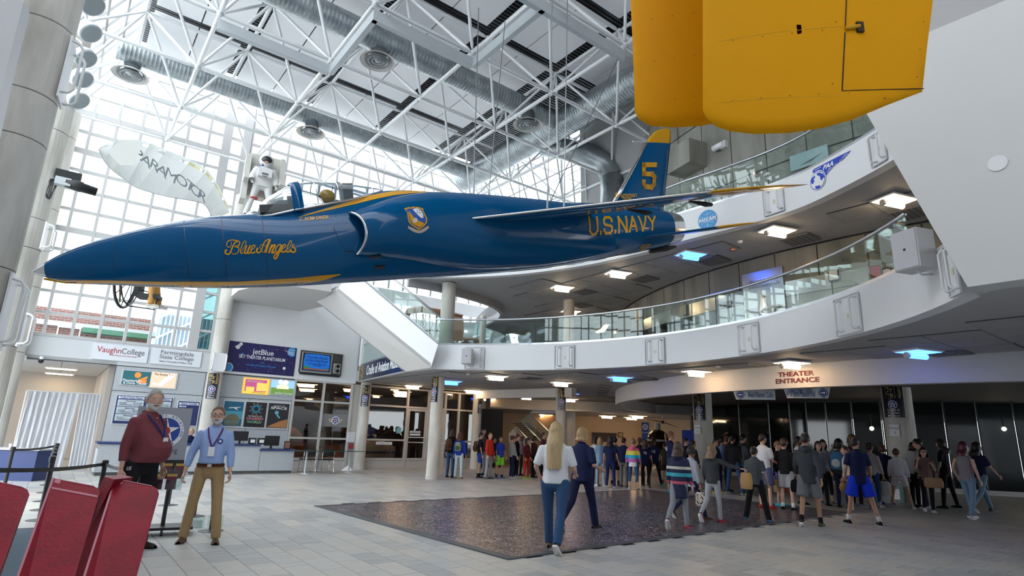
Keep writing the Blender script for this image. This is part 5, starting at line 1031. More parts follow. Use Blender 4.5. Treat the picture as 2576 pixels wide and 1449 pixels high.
# wrapped column banners
def colbanner(p, r, ytop, ybot, px, label, w_=None):
    c = Vector((p[0], p[1], 0)); d = hypot(p[0], p[1]); 
    def zz(y): rr = ray(px, y); return EYE + rr.z * (d - r) / hypot(rr.x, rr.y)
    z0, z1 = zz(ybot), zz(ytop); h = z1 - z0; hw = (w_ or .30) / 2; a0 = atan2(-p[1], -p[0]); rp = ray(px, (ytop + ybot) / 2); az = atan2(rp.y, rp.x); cc = atan2(p[1], p[0]); off = (az - cc) * d / r * .9; off = max(-1.0, min(1.0, off)); a0 -= off
    def mp(x, y, t): a = a0 + x / r; return Vector((p[0] + (r + .012 + t) * cos(a), p[1] + (r + .012 + t) * sin(a), z0 + h / 2 + y))
    e = empty('column_banner', mp(0, -h / 2, 0), 0, label, 'banner', None)
    mb = MB(); mb.grid([[mp(-hw + 2 * hw * k / 10, -h / 2, 0) for k in range(11)], [mp(-hw + 2 * hw * k / 10, h / 2, 0) for k in range(11)]]); obj('vinyl_wrap', mb, mat('black_gloss_vinyl', (.012, .014, .03), .2), e)
    def T_(txt, x, y, s, m, rot=0, width=None):
        me = text_mesh(txt, s, 0, bold=.01); me.transform(Matrix.Rotation(rot, 4, 'Z'))
        if width: xs_ = [v.co.x for v in me.vertices]; f = width / max(max(xs_) - min(xs_), 1e-3); me.transform(Matrix.Diagonal((f, 1, 1, 1)))
        for v in me.vertices: v.co = mp(v.co.x + x, v.co.y + y, .006)
        me.materials.clear(); me.materials.append(m); link('lettering', me, e)
    def P_(poly, m, t=.004, name='print'):
        c_ = (sum(q[0] for q in poly) / len(poly), sum(q[1] for q in poly) / len(poly)); mb = MB(); 
        for k in range(len(poly)): mb.add([mp(*poly[k], t), mp(*poly[(k + 1) % len(poly)], t), mp(*c_, t)], [(0, 1, 2)])
        obj(name, mb, m, e)
    s = h * .2
    for k in range(4): q = [rect(s * 1.3, .01, -hw * .15, h * .27 + s * .95), rect(s * 1.3, .01, -hw * .15, h * .27 - s * .95), rect(.01, s * 1.9, -hw * .15 - s * .65, h * .27), rect(.01, s * 1.9, -hw * .15 + s * .65, h * .27)][k]; P_(q, GOLD)
    for ch, x, y in (('N', -.35, .6), ('Y', .2, .2), ('C', -.25, -.2), ('B', .25, -.6)): T_(ch, x * s - hw * .15, h * .27 + y * s, s * .8, GOLD)
    T_('PRESENTS', hw * .72, h * .27, s * .45, GOLD, pi / 2)
    y0 = -h * .12; P_([(x, y + y0) for x, y in circ(s * .62)], EW, .004, 'emblem_disc'); P_([(x, y + y0) for x, y in circ(s * .54)], EB, .006, 'emblem_field'); st_ = star_pts(s * .52); P_([(x, y + y0) for x, y in st_], EW, .008, 'emblem_star'); P_([(x, y + y0) for x, y in circ(s * .16)], RED_, .010, 'emblem_center')
    for k, t in enumerate(('Cradle of', 'Aviation', 'Museum')): T_(t, 0, -h * .28 - k * h * .085, h * .085, PRW, 0, hw * 1.1)
    return e, mp, h
colbanner((W(4.13, -21.72).x, W(4.13, -21.72).y), .235, 938, 1003, 534, 'black wrapped banner on the column beside the emblem sign', .34)
colbanner((-5.62, 23.15), .21, 968, 1022, 919, 'black wrapped banner on the storefront column', .3)
colbanner((-2.38, 19.75), .21, 943, 1011, 1089, 'black wrapped banner on the free standing column, seen edge on', .3)
colbanner((-1.35, 26.1), .2, 992, 1040, 1212, 'small black wrapped banner on the column above the boy in red', .3)
colbanner((2.03, 22.6), .2, 976, 1032, 1413, 'black wrapped banner on the column behind the blonde women', .3)
colbanner((7.4, 22.4), .35, 989, 1057, 1757, 'black wrapped banner on the column with the Group 2 notice', .46)
colbanner((11.62, 17.5), .385, 966, 1050, 2243, 'largest black wrapped banner on the column with the Group 3 notice', .56)
for (p, r, px, y0, y1, t) in (((7.4, 22.4), .35, 1752, 1069, 1091, '-2'), ((11.62, 17.5), .385, 2249, 1068, 1097, '-3')):
    d = hypot(*p) - r - .01; a = gr(px, y1, d); b = gr(px, y0, d); n = Vector((-p[0], -p[1], 0)).normalized(); c = (a + b) / 2; h = b.z - a.z; rad = (c - Vector((p[0], p[1], c.z))); rad.z = 0; rad.normalize(); c = Vector((p[0], p[1], c.z)) + rad * (r + .02); M = basis(c, Z.cross(rad), Z, rad)
    e = empty('paper_notice', c - Z * h / 2, 0, 'white paper notice taped to the ' + ('narrower-looking left' if px < 2000 else 'broader right') + ' thick column, reading Group ' + t, 'notice'); obj('paper_sheet', flat(M, [rect(h * .8, h)], .003), PRW, e); text('Group', nudge(M, 0, h * .2, .004), h * .28, GREYT, e); text(t, nudge(M, 0, -h * .2, .004), h * .3, GREYT, e)
# theatre entrance letters on the fascia
def onray_drum(px, py, r):
    d = ray(px, py); dx, dy = d.x, d.y; a = dx * dx + dy * dy; b = -2 * (dx * DR.x + dy * DR.y); c = DR.x ** 2 + DR.y ** 2 - r * r; D = b * b - 4 * a * c; t = (-b - sqrt(max(D, 0))) / (2 * a); return O + d * t
def drumtext(txt, px, py, size, width, m, r, name, label, parent, **k):
    c = onray_drum(px, py, r); a0 = atan2(c.y - DR.y, c.x - DR.x); me = text_mesh(txt, size, .006, bold=.02)
    xs_ = [v.co.x for v in me.vertices]; f = width / (max(xs_) - min(xs_))
    for v in me.vertices: a = a0 + v.co.x * f / r; v.co = Vector((DR.x + (r + v.co.z + .008) * cos(a), DR.y + (r + v.co.z + .008) * sin(a), c.z + v.co.y))
    me.materials.clear(); me.materials.append(m); return link(name, me, parent)
MAR = mat('maroon_lettering', (.16, .008, .012), .4)
e = empty('theater_lettering', onray_drum(2004, 965, RD), 0, 'dark red raised letters THEATER ENTRANCE on the curved fascia', 'lettering')
drumtext('THEATER', 2001, 941, .15, .86, MAR, RD, 'word', '', e); drumtext('ENTRANCE', 2004, 957.5, .15, 1.03, MAR, RD, 'word', '', e)
# hanging direction signs
def hang(a, b, dist, label, lines, left, skew=.05, zt=None):
    pa, pb = gr(*a, dist), gr(*b, dist); c = (pa + pb) / 2; x = Vector((pb.x - pa.x, pb.y - pa.y, 0)); w_ = x.length; x.normalize(); h = abs(pa.z - pb.z) if abs(pa.z - pb.z) > .15 else .25
    n = x.cross(Z); M = basis(c, x, Z, n); e = empty('direction_sign', c, 0, label, 'sign'); H = h
    obj('sign_panel', flat(nudge(M, 0, 0, -.03), [[(-w_ / 2 + .07, -H / 2), (w_ / 2 - (.07 if not left else 0), -H / 2), (w_ / 2, H / 2), (-w_ / 2, H / 2)]], .03), mat('sign_pale_face', (.50, .54, .55), .4), e)
    sx = -w_ * .32 if left else w_ * .34; obj('arrow_disc', flat(nudge(M, sx, 0, .001), [circ(H * .40)], .003), mat('arrow_navy', (.02, .04, .18)), e); obj('arrow_ring', flat(nudge(M, sx, 0, .004), [circ(H * .32)], .002), LBLU, e); obj('arrow_inner', flat(nudge(M, sx, 0, .006), [circ(H * .28)], .002), mat('arrow_navy'), e)
    s = -1 if left else 1; obj('arrow', flat(nudge(M, sx, 0, .009), [[(-s * H * .2, -.012), (s * H * .05, -.012), (s * H * .05, .012), (-s * H * .2, .012)], [(s * H * .2, 0), (s * H * .02, H * .14), (s * H * .02, -H * .14)]], .002), PRW, e)
    for q in (-.015, .015): obj('stripe', flat(nudge(M, sx + q, 0, .0), [rect(.012, H * .98)], .003), mat('arrow_navy'), e)
    for t, y, s_ in lines: text(t, nudge(M, (w_ * .16 if left else -w_ * .14), y * H, .004), .2, mat('sign_text_blue', (.03, .06, .25)), e, width=s_ * w_)
    for q in (-.35, .35): obj('hanger_rod', MB().tube([M @ Vector((q * w_, H / 2, -.015)), Vector((*(M @ Vector((q * w_, 0, -.015))).xy, zt))], .008, 5), STEELG, e)
d1 = hypot(*onray_drum(1897, 990, RD).xy) + .45; d2 = hypot(*onray_drum(2031, 985, RD).xy) + .45
hang((1843, 981), (1951, 1006), d1, 'hanging direction sign reading Red Planet Cafe with left arrow', (('Red Planet Cafe', 0, .58),), True, zt=3.26)
hang((1970, 975), (2092, 1002), d2, 'hanging direction sign reading Air and Space Museum Hall with right arrow', (('DONALD EVERETT AXINN', .2, .5), ('Air & Space Museum Hall', -.12, .62)), False, zt=3.26)
hang((1270, 741), (1326, 747), 20.5, 'hanging direction sign with right arrow on the upper balcony', (('DONALD EVERETT AXINN', .2, .5), ('Air & Space Museum Hall', -.12, .62)), False, zt=6.12)
# ---- service frames on the balcony parapets
def onpath(px, path, py=None):
    d = ray(px, py or (870 if path is edge2 else 500)); best = None
    for a, b in zip(path, path[1:]):
        x1 = a.x * d.y - a.y * d.x; x2 = b.x * d.y - b.y * d.x
        if x1 * x2 <= 0: t = x1 / (x1 - x2); p = a.lerp(b, t); 
        else: continue
        if p.x * d.x + p.y * d.y > 0 and (best is None or p.length < best[0].length): best = (p, (b - a).normalized())
    if best is None:
        p = min((path[0], path[-1]), key=lambda q: abs(q.x * d.y - q.y * d.x)); best = (p, (path[1] - path[0] if p is path[0] else path[-1] - path[-2]).normalized())
    p, t = best; n = Vector((t.y, -t.x, 0)); n = n if n.dot(p) < 0 else -n; return p, n
def service(px0, px1, path, z0, z1, label, tubes=(-.3, .3)):
    p0, n = onpath(px0, path); p1, _ = onpath(px1, path); pc, n = onpath((px0 + px1) / 2, path); w_ = (p1 - p0).length; c = pc + Z * (z0 + z1) / 2 + n * .012; t = Z.cross(n); h = z1 - z0
    e = empty('service_hatch', c - Z * h / 2, 0, label, 'hatch'); M = basis(c, t, Z, n)
    obj('back_plate', flat(M, [rect(w_, h)], .008), WHITE, e); obj('raised_frame', flat(nudge(M, 0, 0, .008), [rect(w_, .02, 0, h / 2), rect(w_, .02, 0, -h / 2), rect(.02, h, -w_ / 2, 0), rect(.02, h, w_ / 2, 0)], .02), mat('frame_grey', (.6, .61, .64)), e)
    for s in tubes:
        x = s * w_; A_ = lambda a, b, c_: M @ Vector((a, b, c_)); obj('bent_tube', MB().tube([A_(x + .06, h * .40, .01), A_(x + .02, h * .42, .07), A_(x, h * .34, .10), A_(x, -h * .34, .10), A_(x + .02, -h * .42, .07), A_(x + .06, -h * .40, .01)], .018, 8), STEELW, e, smooth=True)
    obj('outlet_plate', flat(nudge(M, w_ * .02, -.02, .008), [rect(.05, .08)], .01), mat('ivory_outlet', (.7, .68, .5)), e)
service(1172, 1219, edge2, 3.33, 3.96, 'parapet service frame with one bent tube behind the left wall speaker', (.3,))
for a, b, l in ((1397, 1445, 'first parapet service frame right of the left wall speaker'), (1624, 1672, 'second parapet service frame, above the parapet middle'), (1860, 1912, 'third parapet service frame, left of the biggest one'), (2112, 2176, 'largest parapet service frame at the right bend'), (2402, 2462, 'parapet service frame behind the big wall speaker')): service(a, b, edge2, 3.33, 3.96, l)
for a, b, l in ((1921, 1972, 'upper parapet service frame between the two airline emblems'), (2207, 2248, 'upper parapet service frame beside the great white wall')): service(a, b, edge3, 6.16, 6.72, l)
def speaker(px, path, z, w_, h, dp, label, yaw=0):
    p, n = onpath(px, path); n = Matrix.Rotation(yaw, 3, 'Z') @ n; t = Z.cross(n); c = p + n * (dp / 2 + .12) + Z * z; e = empty('wall_speaker', c - Z * h / 2, 0, label, 'speaker')
    obj('cabinet', MB().box(c, (w_, dp, h), (t, n, Z)), mat('speaker_grey', (.58, .58, .60), .6), e); obj('front_grille', MB().box(c + n * (dp / 2 + .006), (w_ * .92, .012, h * .95), (t, n, Z)), mat('speaker_cloth', (.52, .52, .55), .9), e); obj('badge', MB().box(c + n * (dp / 2 + .014), (.03, .006, .03), (t, n, Z)), BLACK, e)
    obj('wall_bracket', MB().tube([c - n * dp / 2, c - n * (dp / 2 + .16)], .03, 8), STEELW, e); obj('cable_loop', MB().tube([c - Z * h / 2, c - Z * (h / 2 + .05) - n * dp * .3, c - Z * (h / 2 + .02) - n * (dp * .5 + .14)], .015, 6), STEELW, e)
speaker(1182, edge2, 3.66, .3, .44, .26, 'small white wall speaker on the left end of the parapet')
speaker(2372, edge2, 4.02, .36, .52, .3, 'large white wall speaker at the right end of the parapet', .5)
# ---- airline emblems on the upper parapet
def on3(px, py):
    p, n = onpath(px, edge3, py); d = ray(px, py); k = hypot(p.x, p.y) / hypot(d.x, d.y); c = O + d * k + n * .012; return basis(c, Z.cross(n), Z, n)
PB = mat('airline_blue', (.02, .28, .62), .4); NB = mat('emblem_royal_blue', (.01, .05, .50), .4)
M = on3(1780, 553); e = empty('globe_emblem', M.translation, 0, 'sky blue round globe emblem reading PAN AM on the upper parapet', 'emblem'); obj('globe_disc', flat(M, [circ(.235)], .003), PB, e); text('PAN AM', nudge(M, 0, -.0, .004) @ Matrix.Rotation(.0, 4, 'Z'), .13, PRW, e, width=.42, bold=.02)
for k in (-1, 1):
    for r in (.10, .16, .22): mb = strokes([(1, [(r * cos(q) * 1.0, k * (.26 - r * .9) + 0 * r + k * -.0 + .0 + r * .4 * sin(q) * -k) for q in [pi * j / 8 for j in range(9)]])], .006, lambda p: p, 'x', PRW, e, sub=1); mb.v = [tuple(M @ Vector((x, y, .0045))) for x, y, z in mb.v if True]; obj('globe_line', mb, PRW, e)
obj('globe_line', flat(nudge(M, 0, 0, .0042), [rect(.007, .42)], .001), PRW, e)
M = on3(2085, 432); cx0, cy0 = 2085, 432
def pz(x, y):      # pixel of the 11.14x crop -> emblem plane
    q = gp(2020 + x / 11.14, 360 + y / 11.14, M.translation, (M.to_3x3() @ Vector((0, 0, 1)))); l = M.inverted() @ q; return (l.x, l.y)
e = empty('winged_emblem', M.translation, 0, 'royal blue winged globe emblem reading PAA on the upper parapet', 'emblem')
wing = [(280, 830), (270, 780), (310, 730), (400, 680), (600, 580), (900, 420), (1345, 200), (1300, 250), (1270, 290), (1220, 330), (1210, 365), (1150, 410), (1140, 450), (960, 550), (970, 580), (900, 610), (830, 660), (830, 690), (760, 740), (770, 760), (700, 800), (710, 830), (660, 870), (640, 915), (590, 840), (480, 780), (380, 800), (320, 850)]
from mathutils.geometry import tessellate_polygon
def flatc(M, pl, th=.003, t0=0.0):
    P = [Vector((x, y, t0 + th)) for x, y in pl]; mb = MB(); mb.add([M @ p for p in P], [tuple(t) for t in tessellate_polygon([P])]); return mb
obj('wing', flatc(M, [pz(*p) for p in wing]), NB, e)
gc = pz(415, 1045); gx = pz(635, 1045); rx = abs(gx[0] - gc[0]); gy = pz(415, 790); ry = abs(gy[1] - gc[1]); ell = lambda f, n=32: [(gc[0] + rx * f * cos(2 * pi * k / n), gc[1] + ry * f * sin(2 * pi * k / n)) for k in range(n)]
obj('globe_gap', flatc(M, ell(1.08), .004), WHITE, e); obj('globe_ring', flatc(M, ell(1.0), .005), NB, e); obj('globe_disc', flatc(M, ell(.93), .006), WHITE, e)
for L_ in ([(390, 850), (470, 820), (580, 870), (620, 960), (570, 980), (540, 1050), (500, 1020), (480, 930), (400, 900)], [(250, 990), (340, 910), (350, 960), (300, 1020), (330, 1060), (290, 1150), (240, 1140), (225, 1060)], [(350, 1210), (500, 1180), (490, 1250), (420, 1290), (350, 1260)]): obj('continent', flatc(M, [pz(*p) for p in L_], .007), NB, e)
pa_, pb_ = pz(545, 740), pz(850, 590); ang = atan2(pb_[1] - pa_[1], pb_[0] - pa_[0]); mid = pz(705, 640); text('PAA', nudge(M, mid[0], mid[1], .005) @ Matrix.Rotation(ang, 4, 'Z'), .13, PRW, e, shear=.3, bold=.03, width=hypot(pb_[0] - pa_[0], pb_[1] - pa_[1]) * .95)
for a, b in (((1150, 345), (1270, 285)), ((1090, 415), (1210, 355)), ((1030, 495), (1145, 440)), ((890, 605), (970, 575)), ((720, 725), (840, 680)), ((700, 775), (770, 745)), ((675, 830), (715, 815)), ((330, 770), (510, 665))): mb = MB(); A_, B_ = Vector((*pz(*a), .005)), Vector((*pz(*b), .005)); t = (B_ - A_).normalized(); n = Vector((-t.y, t.x, 0)) * .005; mb.add([M @ (A_ - n), M @ (B_ - n), M @ (B_ + n), M @ (A_ + n)], [(0, 1, 2, 3)]); obj('feather_line', mb, WHITE, e)
# ---- honour wall on the drum, level 2
HG = mat('frosted_mint_tile', (.50, .56, .55), .12, spec=.6, noise=(2.2, (.38, .43, .42), .42, .62, (1, 1, 1))); HM = mat('brushed_steel_tile', (.50, .49, .48), .25, .8); HB = mat('black_gloss_tile', (.012, .012, .016), .06)
ha_ = lambda px: (lambda c: atan2(c.y - DR.y, c.x - DR.x))(onray_drum(px, 700, RD))
hw_ = empty('honor_wall', onray_drum(1950, 820, RD), 0, 'long wall of pale glass memorial tiles on the curved concrete wall', 'memorial wall')
aa = [ha_(x) for x in (1590, 1640, 1690, 1740, 1800, 1870)] + [ha_(1975)]
a_ = ha_(1975); 
while a_ < ha_(2460): a_ += .078; aa.append(a_)
zr = [3.78, 4.16, 4.55, 4.95, 5.32]
for i, (p, q) in enumerate(zip(aa, aa[1:])):
    if i == 5: continue
    for j, (z0, z1) in enumerate(zip(zr, zr[1:])):
        m = HB if (i in (0, 1, 2) and j < 3) or (i in (9, 10, 11) and j < 3) else (HM if j == 3 and i % 3 != 1 else HG)
        obj('memorial_tile', MB().wall(arc(DR, RD + .045, p + .0012, q - .0012, 3), z0 + .006, z1 - .006, .03, 1), m, hw_)
c = onray_drum(1922, 730, RD + .06); ac = atan2(c.y - DR.y, c.x - DR.x); nn = Vector((cos(ac), sin(ac), 0)); p0, p1 = arc(DR, RD + .07, aa[5] + .001, aa[6] - .001, 1)
e = empty('star_plaque', c - Z * 1, 0, 'tall brushed metal plaque with large raised silver star', 'plaque'); obj('metal_panel', MB().wall([p0, p1], 3.78, 5.72, .05, 1), HM, e)
t = (p1 - p0).normalized(); M = basis(((p0 + p1) / 2) + Z * 4.62 + nn * .10, t, Z, t.cross(Z)); sp = star_pts(.50)
mb = MB(); cc = M @ Vector((0, 0, .10)); ring = [M @ Vector((x, y, 0)) for x, y in sp]
for k in range(10): mb.add([ring[k], ring[(k + 1) % 10], cc], [(0, 1, 2)])
mb.prism([M @ Vector((x, y, -.08)) for x, y in sp], nn * .08); obj('silver_star', mb, mat('glare_white_star', (.92, .92, .94), .3, .3), e)  # near-white colour carries the glare of the silver star
text('NEW YORK AVIATION', nudge(M, 0, .86, -.02), .09, SILVER, e, width=.82, ext=.008); text('& SPACE HONOR ROLL', nudge(M, 0, .73, -.02), .1, SILVER, e, width=.88, ext=.008)
def plaque(px, py, w_, h, m1, m2, name, label, shield=False):
    c = onray_drum(px, py, RD + .08); n = (Vector((c.x, c.y, 0)) - DR).normalized(); M = basis(c, Z.cross(n), Z, n); e = empty(name, c - Z * h / 2, 0, label, 'plaque')
    if shield: obj('shield_board', flatc(M, [(-w_ / 2, h * .4), (0, h / 2), (w_ / 2, h * .4), (w_ * .45, -.0), (0, -h / 2), (-w_ * .45, 0)], .02), m1, e); obj('shield_face', flatc(M, [(-w_ * .32, h * .3), (0, h * .36), (w_ * .32, h * .3), (w_ * .27, 0), (0, -h * .34), (-w_ * .27, 0)], .024), m2, e)
    else: obj('plaque_board', flat(M, [rect(w_, h)], .02), m1, e); obj('plaque_face', flat(nudge(M, 0, 0, .02), [rect(w_ * .82, h * .82)], .004), m2, e)
    return e, M
plaque(2203, 683, .22, .27, mat('dark_wood'), mat('red_plate', (.42, .02, .02), .3), 'red_plaque', 'red framed plaque on the honor wall')
plaque(2232, 690, .22, .32, mat('walnut_brown', (.08, .03, .02), .4), PRW, 'shield_plaque', 'brown shield shaped plaque right of the red plaque', True)
plaque(2097, 692, .22, .28, BLACK, PRW, 'framed_certificate', 'white framed certificate on the honor wall')
plaque(1724, 779, .14, .36, BLACK, mat('tan_photo', (.4, .3, .18)), 'narrow_frame', 'narrow tan frame at the left of the honor wall')
plaque(1818, 768, .17, .17, BLACK, mat('grey_photo', (.12, .13, .13)), 'photo_tile', 'left one of the paired dark photo tiles'); plaque(1833, 765, .17, .17, BLACK, mat('grey_photo'), 'photo_tile', 'right one of the paired dark photo tiles')
plaque(1757, 805, .2, .2, BLACK, mat('grey_photo'), 'photo_tile', 'lower single dark photo tile on the honor wall')
e, M = plaque(1608, 820, .34, .46, mat('dark_wood'), mat('sepia_panel', (.10, .05, .03), .4), 'lit_story_frame', 'dark framed sepia picture below an amber lit panel'); c = onray_drum(1605, 790, RD + .1)
e = empty('amber_sign', c, 0, 'amber lit square sign above the dark framed picture', 'sign'); n = (Vector((c.x, c.y, 0)) - DR).normalized(); obj('panel_face', MB().box(c, (.46, .05, .4), (Z.cross(n), n, Z)), mat('amber_wood', (.60, .33, .12), .5), e); obj('panel_edge', MB().box(c - Z * .21, (.48, .06, .02), (Z.cross(n), n, Z)), BLACK, e)
for k, t_ in ((1, 2120), (3, 2226), (5, 2335)): 
    e_ = drumtext(str(k), t_, 655 if k == 1 else (636 if k == 3 else 622), .13, .05, GREYT, RD + .09, 'tile_number', '', hw_)
# wavy reflective glass wall at the back of level 2
def wavy():
    m = mat('rippled_mirror_glass', (.62, .68, .70), .03, 1.0); nt = m.node_tree; b = nt.nodes['Principled BSDF']; g = nt.nodes.new('ShaderNodeNewGeometry'); n = nt.nodes.new('ShaderNodeTexNoise'); n.inputs['Scale'].default_value = 1.1; n.inputs['Detail'].default_value = 1
    bp = nt.nodes.new('ShaderNodeBump'); bp.inputs['Strength'].default_value = .55; bp.inputs['Distance'].default_value = .12; nt.links.new(g.outputs['Position'], n.inputs['Vector']); nt.links.new(n.outputs[0], bp.inputs['Height']); nt.links.new(bp.outputs[0], b.inputs['Normal']); return m
wm = MB(); wp = [Vector((-2.6, 24.4, 0)), Vector((-.2, 24.2, 0)), Vector((2.3, 23.6, 0)), Vector((4.6, 22.4, 0))]
wob = obj('wall_upper_glass', wm, WHITE, kind='structure')
for a, b in zip(wp, wp[1:]):
    for k in range(2): p, q = a.lerp(b, k / 2), a.lerp(b, (k + 1) / 2); d = (q - p).normalized() * .012; obj('mirror_pane', MB().wall([p + d, q - d], 3.78, 6.0, .04, 1), wavy(), wob)
wob.data = MB().wall([p + Vector((.05, .08, 0)) for p in wp], 3.76, 6.1, .1, 1).mesh('w', SOFFIT)
# wooden airframe exhibit at the stair top
e = empty('wooden_airframe', gr(1100, 850, 21.5), 0, 'brown wooden curved airframe section with black trusses behind the stair railing', 'exhibit'); q = lambda x, y, r=21.5: gr(x, y, r)
obj('top_skin', MB().tube([q(1018, 800), q(1030, 782), q(1060, 778), q(1120, 788), q(1163, 800)], .13, 10), mat('varnished_wood', (.22, .11, .05), .45), e, smooth=True)
obj('side_skin', MB().grid([[q(1135, 795, 21.2), q(1166, 800, 21.0)], [q(1140, 830, 21.1), q(1167, 832, 20.9)], [q(1130, 858, 21.2), q(1163, 858, 21.0)]]), mat('varnished_wood'), e)
for k in range(7): x = 1030 + k * 17; obj('rib_truss', MB().tube([q(x, 788), q(x, 850)], .02, 5).tube([q(x, 795), q(x + 8, 815), q(x, 835), q(x + 8, 850)], .012, 4), BLACK, e)
e = empty('upper_display_case', gr(1060, 850, 20.6), 0, 'small teal glass display case at the stair top', 'display case'); obj('case_glass', MB().prism([q(1040, 835, 20.4), q(1075, 830, 20.4), q(1080, 850, 20.4), q(1050, 852, 20.4)], Vector((0, .3, 0))), DG, e); obj('case_base', MB().prism([q(1052, 850, 20.4), q(1080, 850, 20.4), q(1080, 862, 20.4), q(1056, 862, 20.4)], Vector((0, .3, 0))), mat('dark_wood'), e)
# emergency light, strobe, bulkhead block on the concrete above level 3
c = onray_drum(1810, 367, RD + .12); n = (Vector((c.x, c.y, 0)) - DR).normalized(); e = empty('emergency_light', c, 0, 'white cylindrical emergency light on the upper concrete wall', 'wall light'); obj('barrel', MB().lathe(c - Z.cross(n) * .22, [(.09, 0), (.09, .34), (.07, .35)], 18, Z.cross(n)), WHITE, e, smooth=True); obj('back_box', MB().box(c - n * .06 + Z.cross(n) * .1, (.2, .14, .2), (Z.cross(n), n, Z)), WARMW, e)
c = onray_drum(1899, 437, RD + .03); n = (Vector((c.x, c.y, 0)) - DR).normalized(); e = empty('fire_strobe', c, 0, 'small orange fire strobe on the upper concrete wall', 'alarm'); obj('strobe_body', MB().box(c, (.1, .06, .1), (Z.cross(n), n, Z)), mat('alarm_orange', (.5, .15, .05)), e); obj('strobe_lens', MB().box(c + n * .035, (.05, .02, .08), (Z.cross(n), n, Z)), PRW, e)
c = onray_drum(1728, 400, RD + .3); n = (Vector((c.x, c.y, 0)) - DR).normalized(); st('trim_5', MB().box(c, (1.0, .7, .75), (Z.cross(n), n, Z)), CONC)
c = onray_drum(2035, 398, RD + .07); n = (Vector((c.x, c.y, 0)) - DR).normalized(); M = basis(c, Z.cross(n), Z, n); e = empty('info_board', c, 0, 'pale teal information board behind the upper balustrade', 'board'); obj('panel_face', flat(M, [rect(.9, .4)], .02), mat('pale_teal', (.35, .48, .50)), e); obj('panel_picture', flat(nudge(M, .05, -.05, .02), [[(-.3, -.08), (.3, .08), (.0, -.06)]], .003), GREYT, e)
e = empty('ceiling_strobe', gz(1844, 628, Z3), 0, 'tiny orange alarm box on the upper ceiling', 'alarm'); obj('alarm_box', MB().box(gz(1844, 628, Z3 - .04), (.14, .1, .05)), mat('alarm_orange'), e); obj('alarm_lens', MB().box(gz(1844, 628, Z3 - .07), (.06, .05, .02)), PRW, e)
for (x, y, zz, l) in ((1861, 607, Z3, 'under the star ceiling'), (1262, 944 + 10, Z1, 'behind the parapet speaker'), (1178, 940, Z1, 'near the free standing column'), (1807, 921, Z1, 'left of the theater lettering')):
    p = gz(x, y, zz); e = empty('smoke_detector', p, 0, 'small white smoke detector ' + l, 'detector', None); obj('detector_base', MB().lathe(p - Z * .05, [(.035, 0), (.06, .03), (.065, .055)], 14), WHITE, e); obj('detector_cap', MB().lathe(p - Z * .06, [(.02, 0), (.03, .012)], 10), SOFFIT, e)
# dome cameras under the left spandrel
for (x, y, c_, l) in ((60, 905, WHITE, 'white'), (103, 908, BLACK, 'black')):
    p = gp(x, y, W(0, -21.8), DV); e = empty('dome_camera', p, 0, l + ' dome camera under the white band at left', 'camera'); obj('camera_body', MB().ball(p, .07, 12, 8), c_, e, smooth=True); obj('camera_mount', MB().lathe(p + Z * .03, [(.05, 0), (.05, .1)], 12), WHITE, e)
# ================================================================== LOOSE FURNITURE AND EXHIBITS
# service counter
cu0, cu1, cv0, cv1 = 1.2, 6.62, -21.2, -20.25
e = empty('service_counter', W((cu0 + cu1) / 2, cv1, 0), 0, 'long grey speckled service counter with navy worktop below the posters', 'counter')
for k in range(5): a = cu0 + (cu1 - cu0) * k / 5; obj('front_panel', MB().ub(a + .006, a + (cu1 - cu0) / 5 - .006, cv1 - .05, cv1, .1, .72 if k > 3 else .86), SPECK, e)
obj('counter_body', MB().ub(cu0, cu1, cv0, cv1 - .05, .1, .72), SPECK, e); obj('plinth', MB().ub(cu0 + .03, cu1 - .03, cv0, cv1 - .04, 0, .1), JOINT, e)
obj('worktop', MB().ub(cu0 - .04, 5.5, cv0, cv1 + .06, .86, .91), NAVY, e); obj('lower_worktop', MB().ub(5.5, cu1 + .05, cv0, cv1 + .06, .72, .77), NAVY, e); obj('end_panel', MB().ub(5.46, 5.54, cv0, cv1, .72, .86), SPECK, e)
def monitor(u, v, z, w_, h, label, rot=0):
    e = empty('computer_monitor', W(u, v, z), A + rot, label, 'monitor'); lobj('screen_back', MB().box((0, 0, .1 + h / 2), (w_, .04, h)), BLACK, e); lobj('stand', MB().box((0, .03, .06), (.06, .03, .14)), BLACK, e); lobj('foot', MB().lathe((0, 0, 0), [(.12, 0), (.11, .015)], 16), BLACK, e)
monitor(4.95, -20.6, .91, .46, .30, 'black monitor on the counter beside the man in the blue shirt'); monitor(5.95, -20.6, .77, .5, .32, 'black monitor on the lower right end of the counter', .2)
e = empty('card_terminal', W(5.4, -20.5, .91), A, 'pair of black desk organisers between the two monitors', 'organiser')
for x in (-.1, .18): lobj('organiser_box', MB().box((x, 0, .1), (.22, .12, .2)), BLACK, e); lobj('white_card', MB().box((x, -.066, .1), (.14, .006, .1)), PRW, e)
e = empty('counter_sign', W(6.4, -20.4, .77), A, 'small black framed card sign at the right end of the counter', 'sign'); lobj('sign_frame', MB().box((0, 0, .13), (.2, .03, .26)), BLACK, e); lobj('sign_print', MB().box((0, -.02, .13), (.16, .006, .2)), mat('brown_print', (.25, .12, .08)), e)
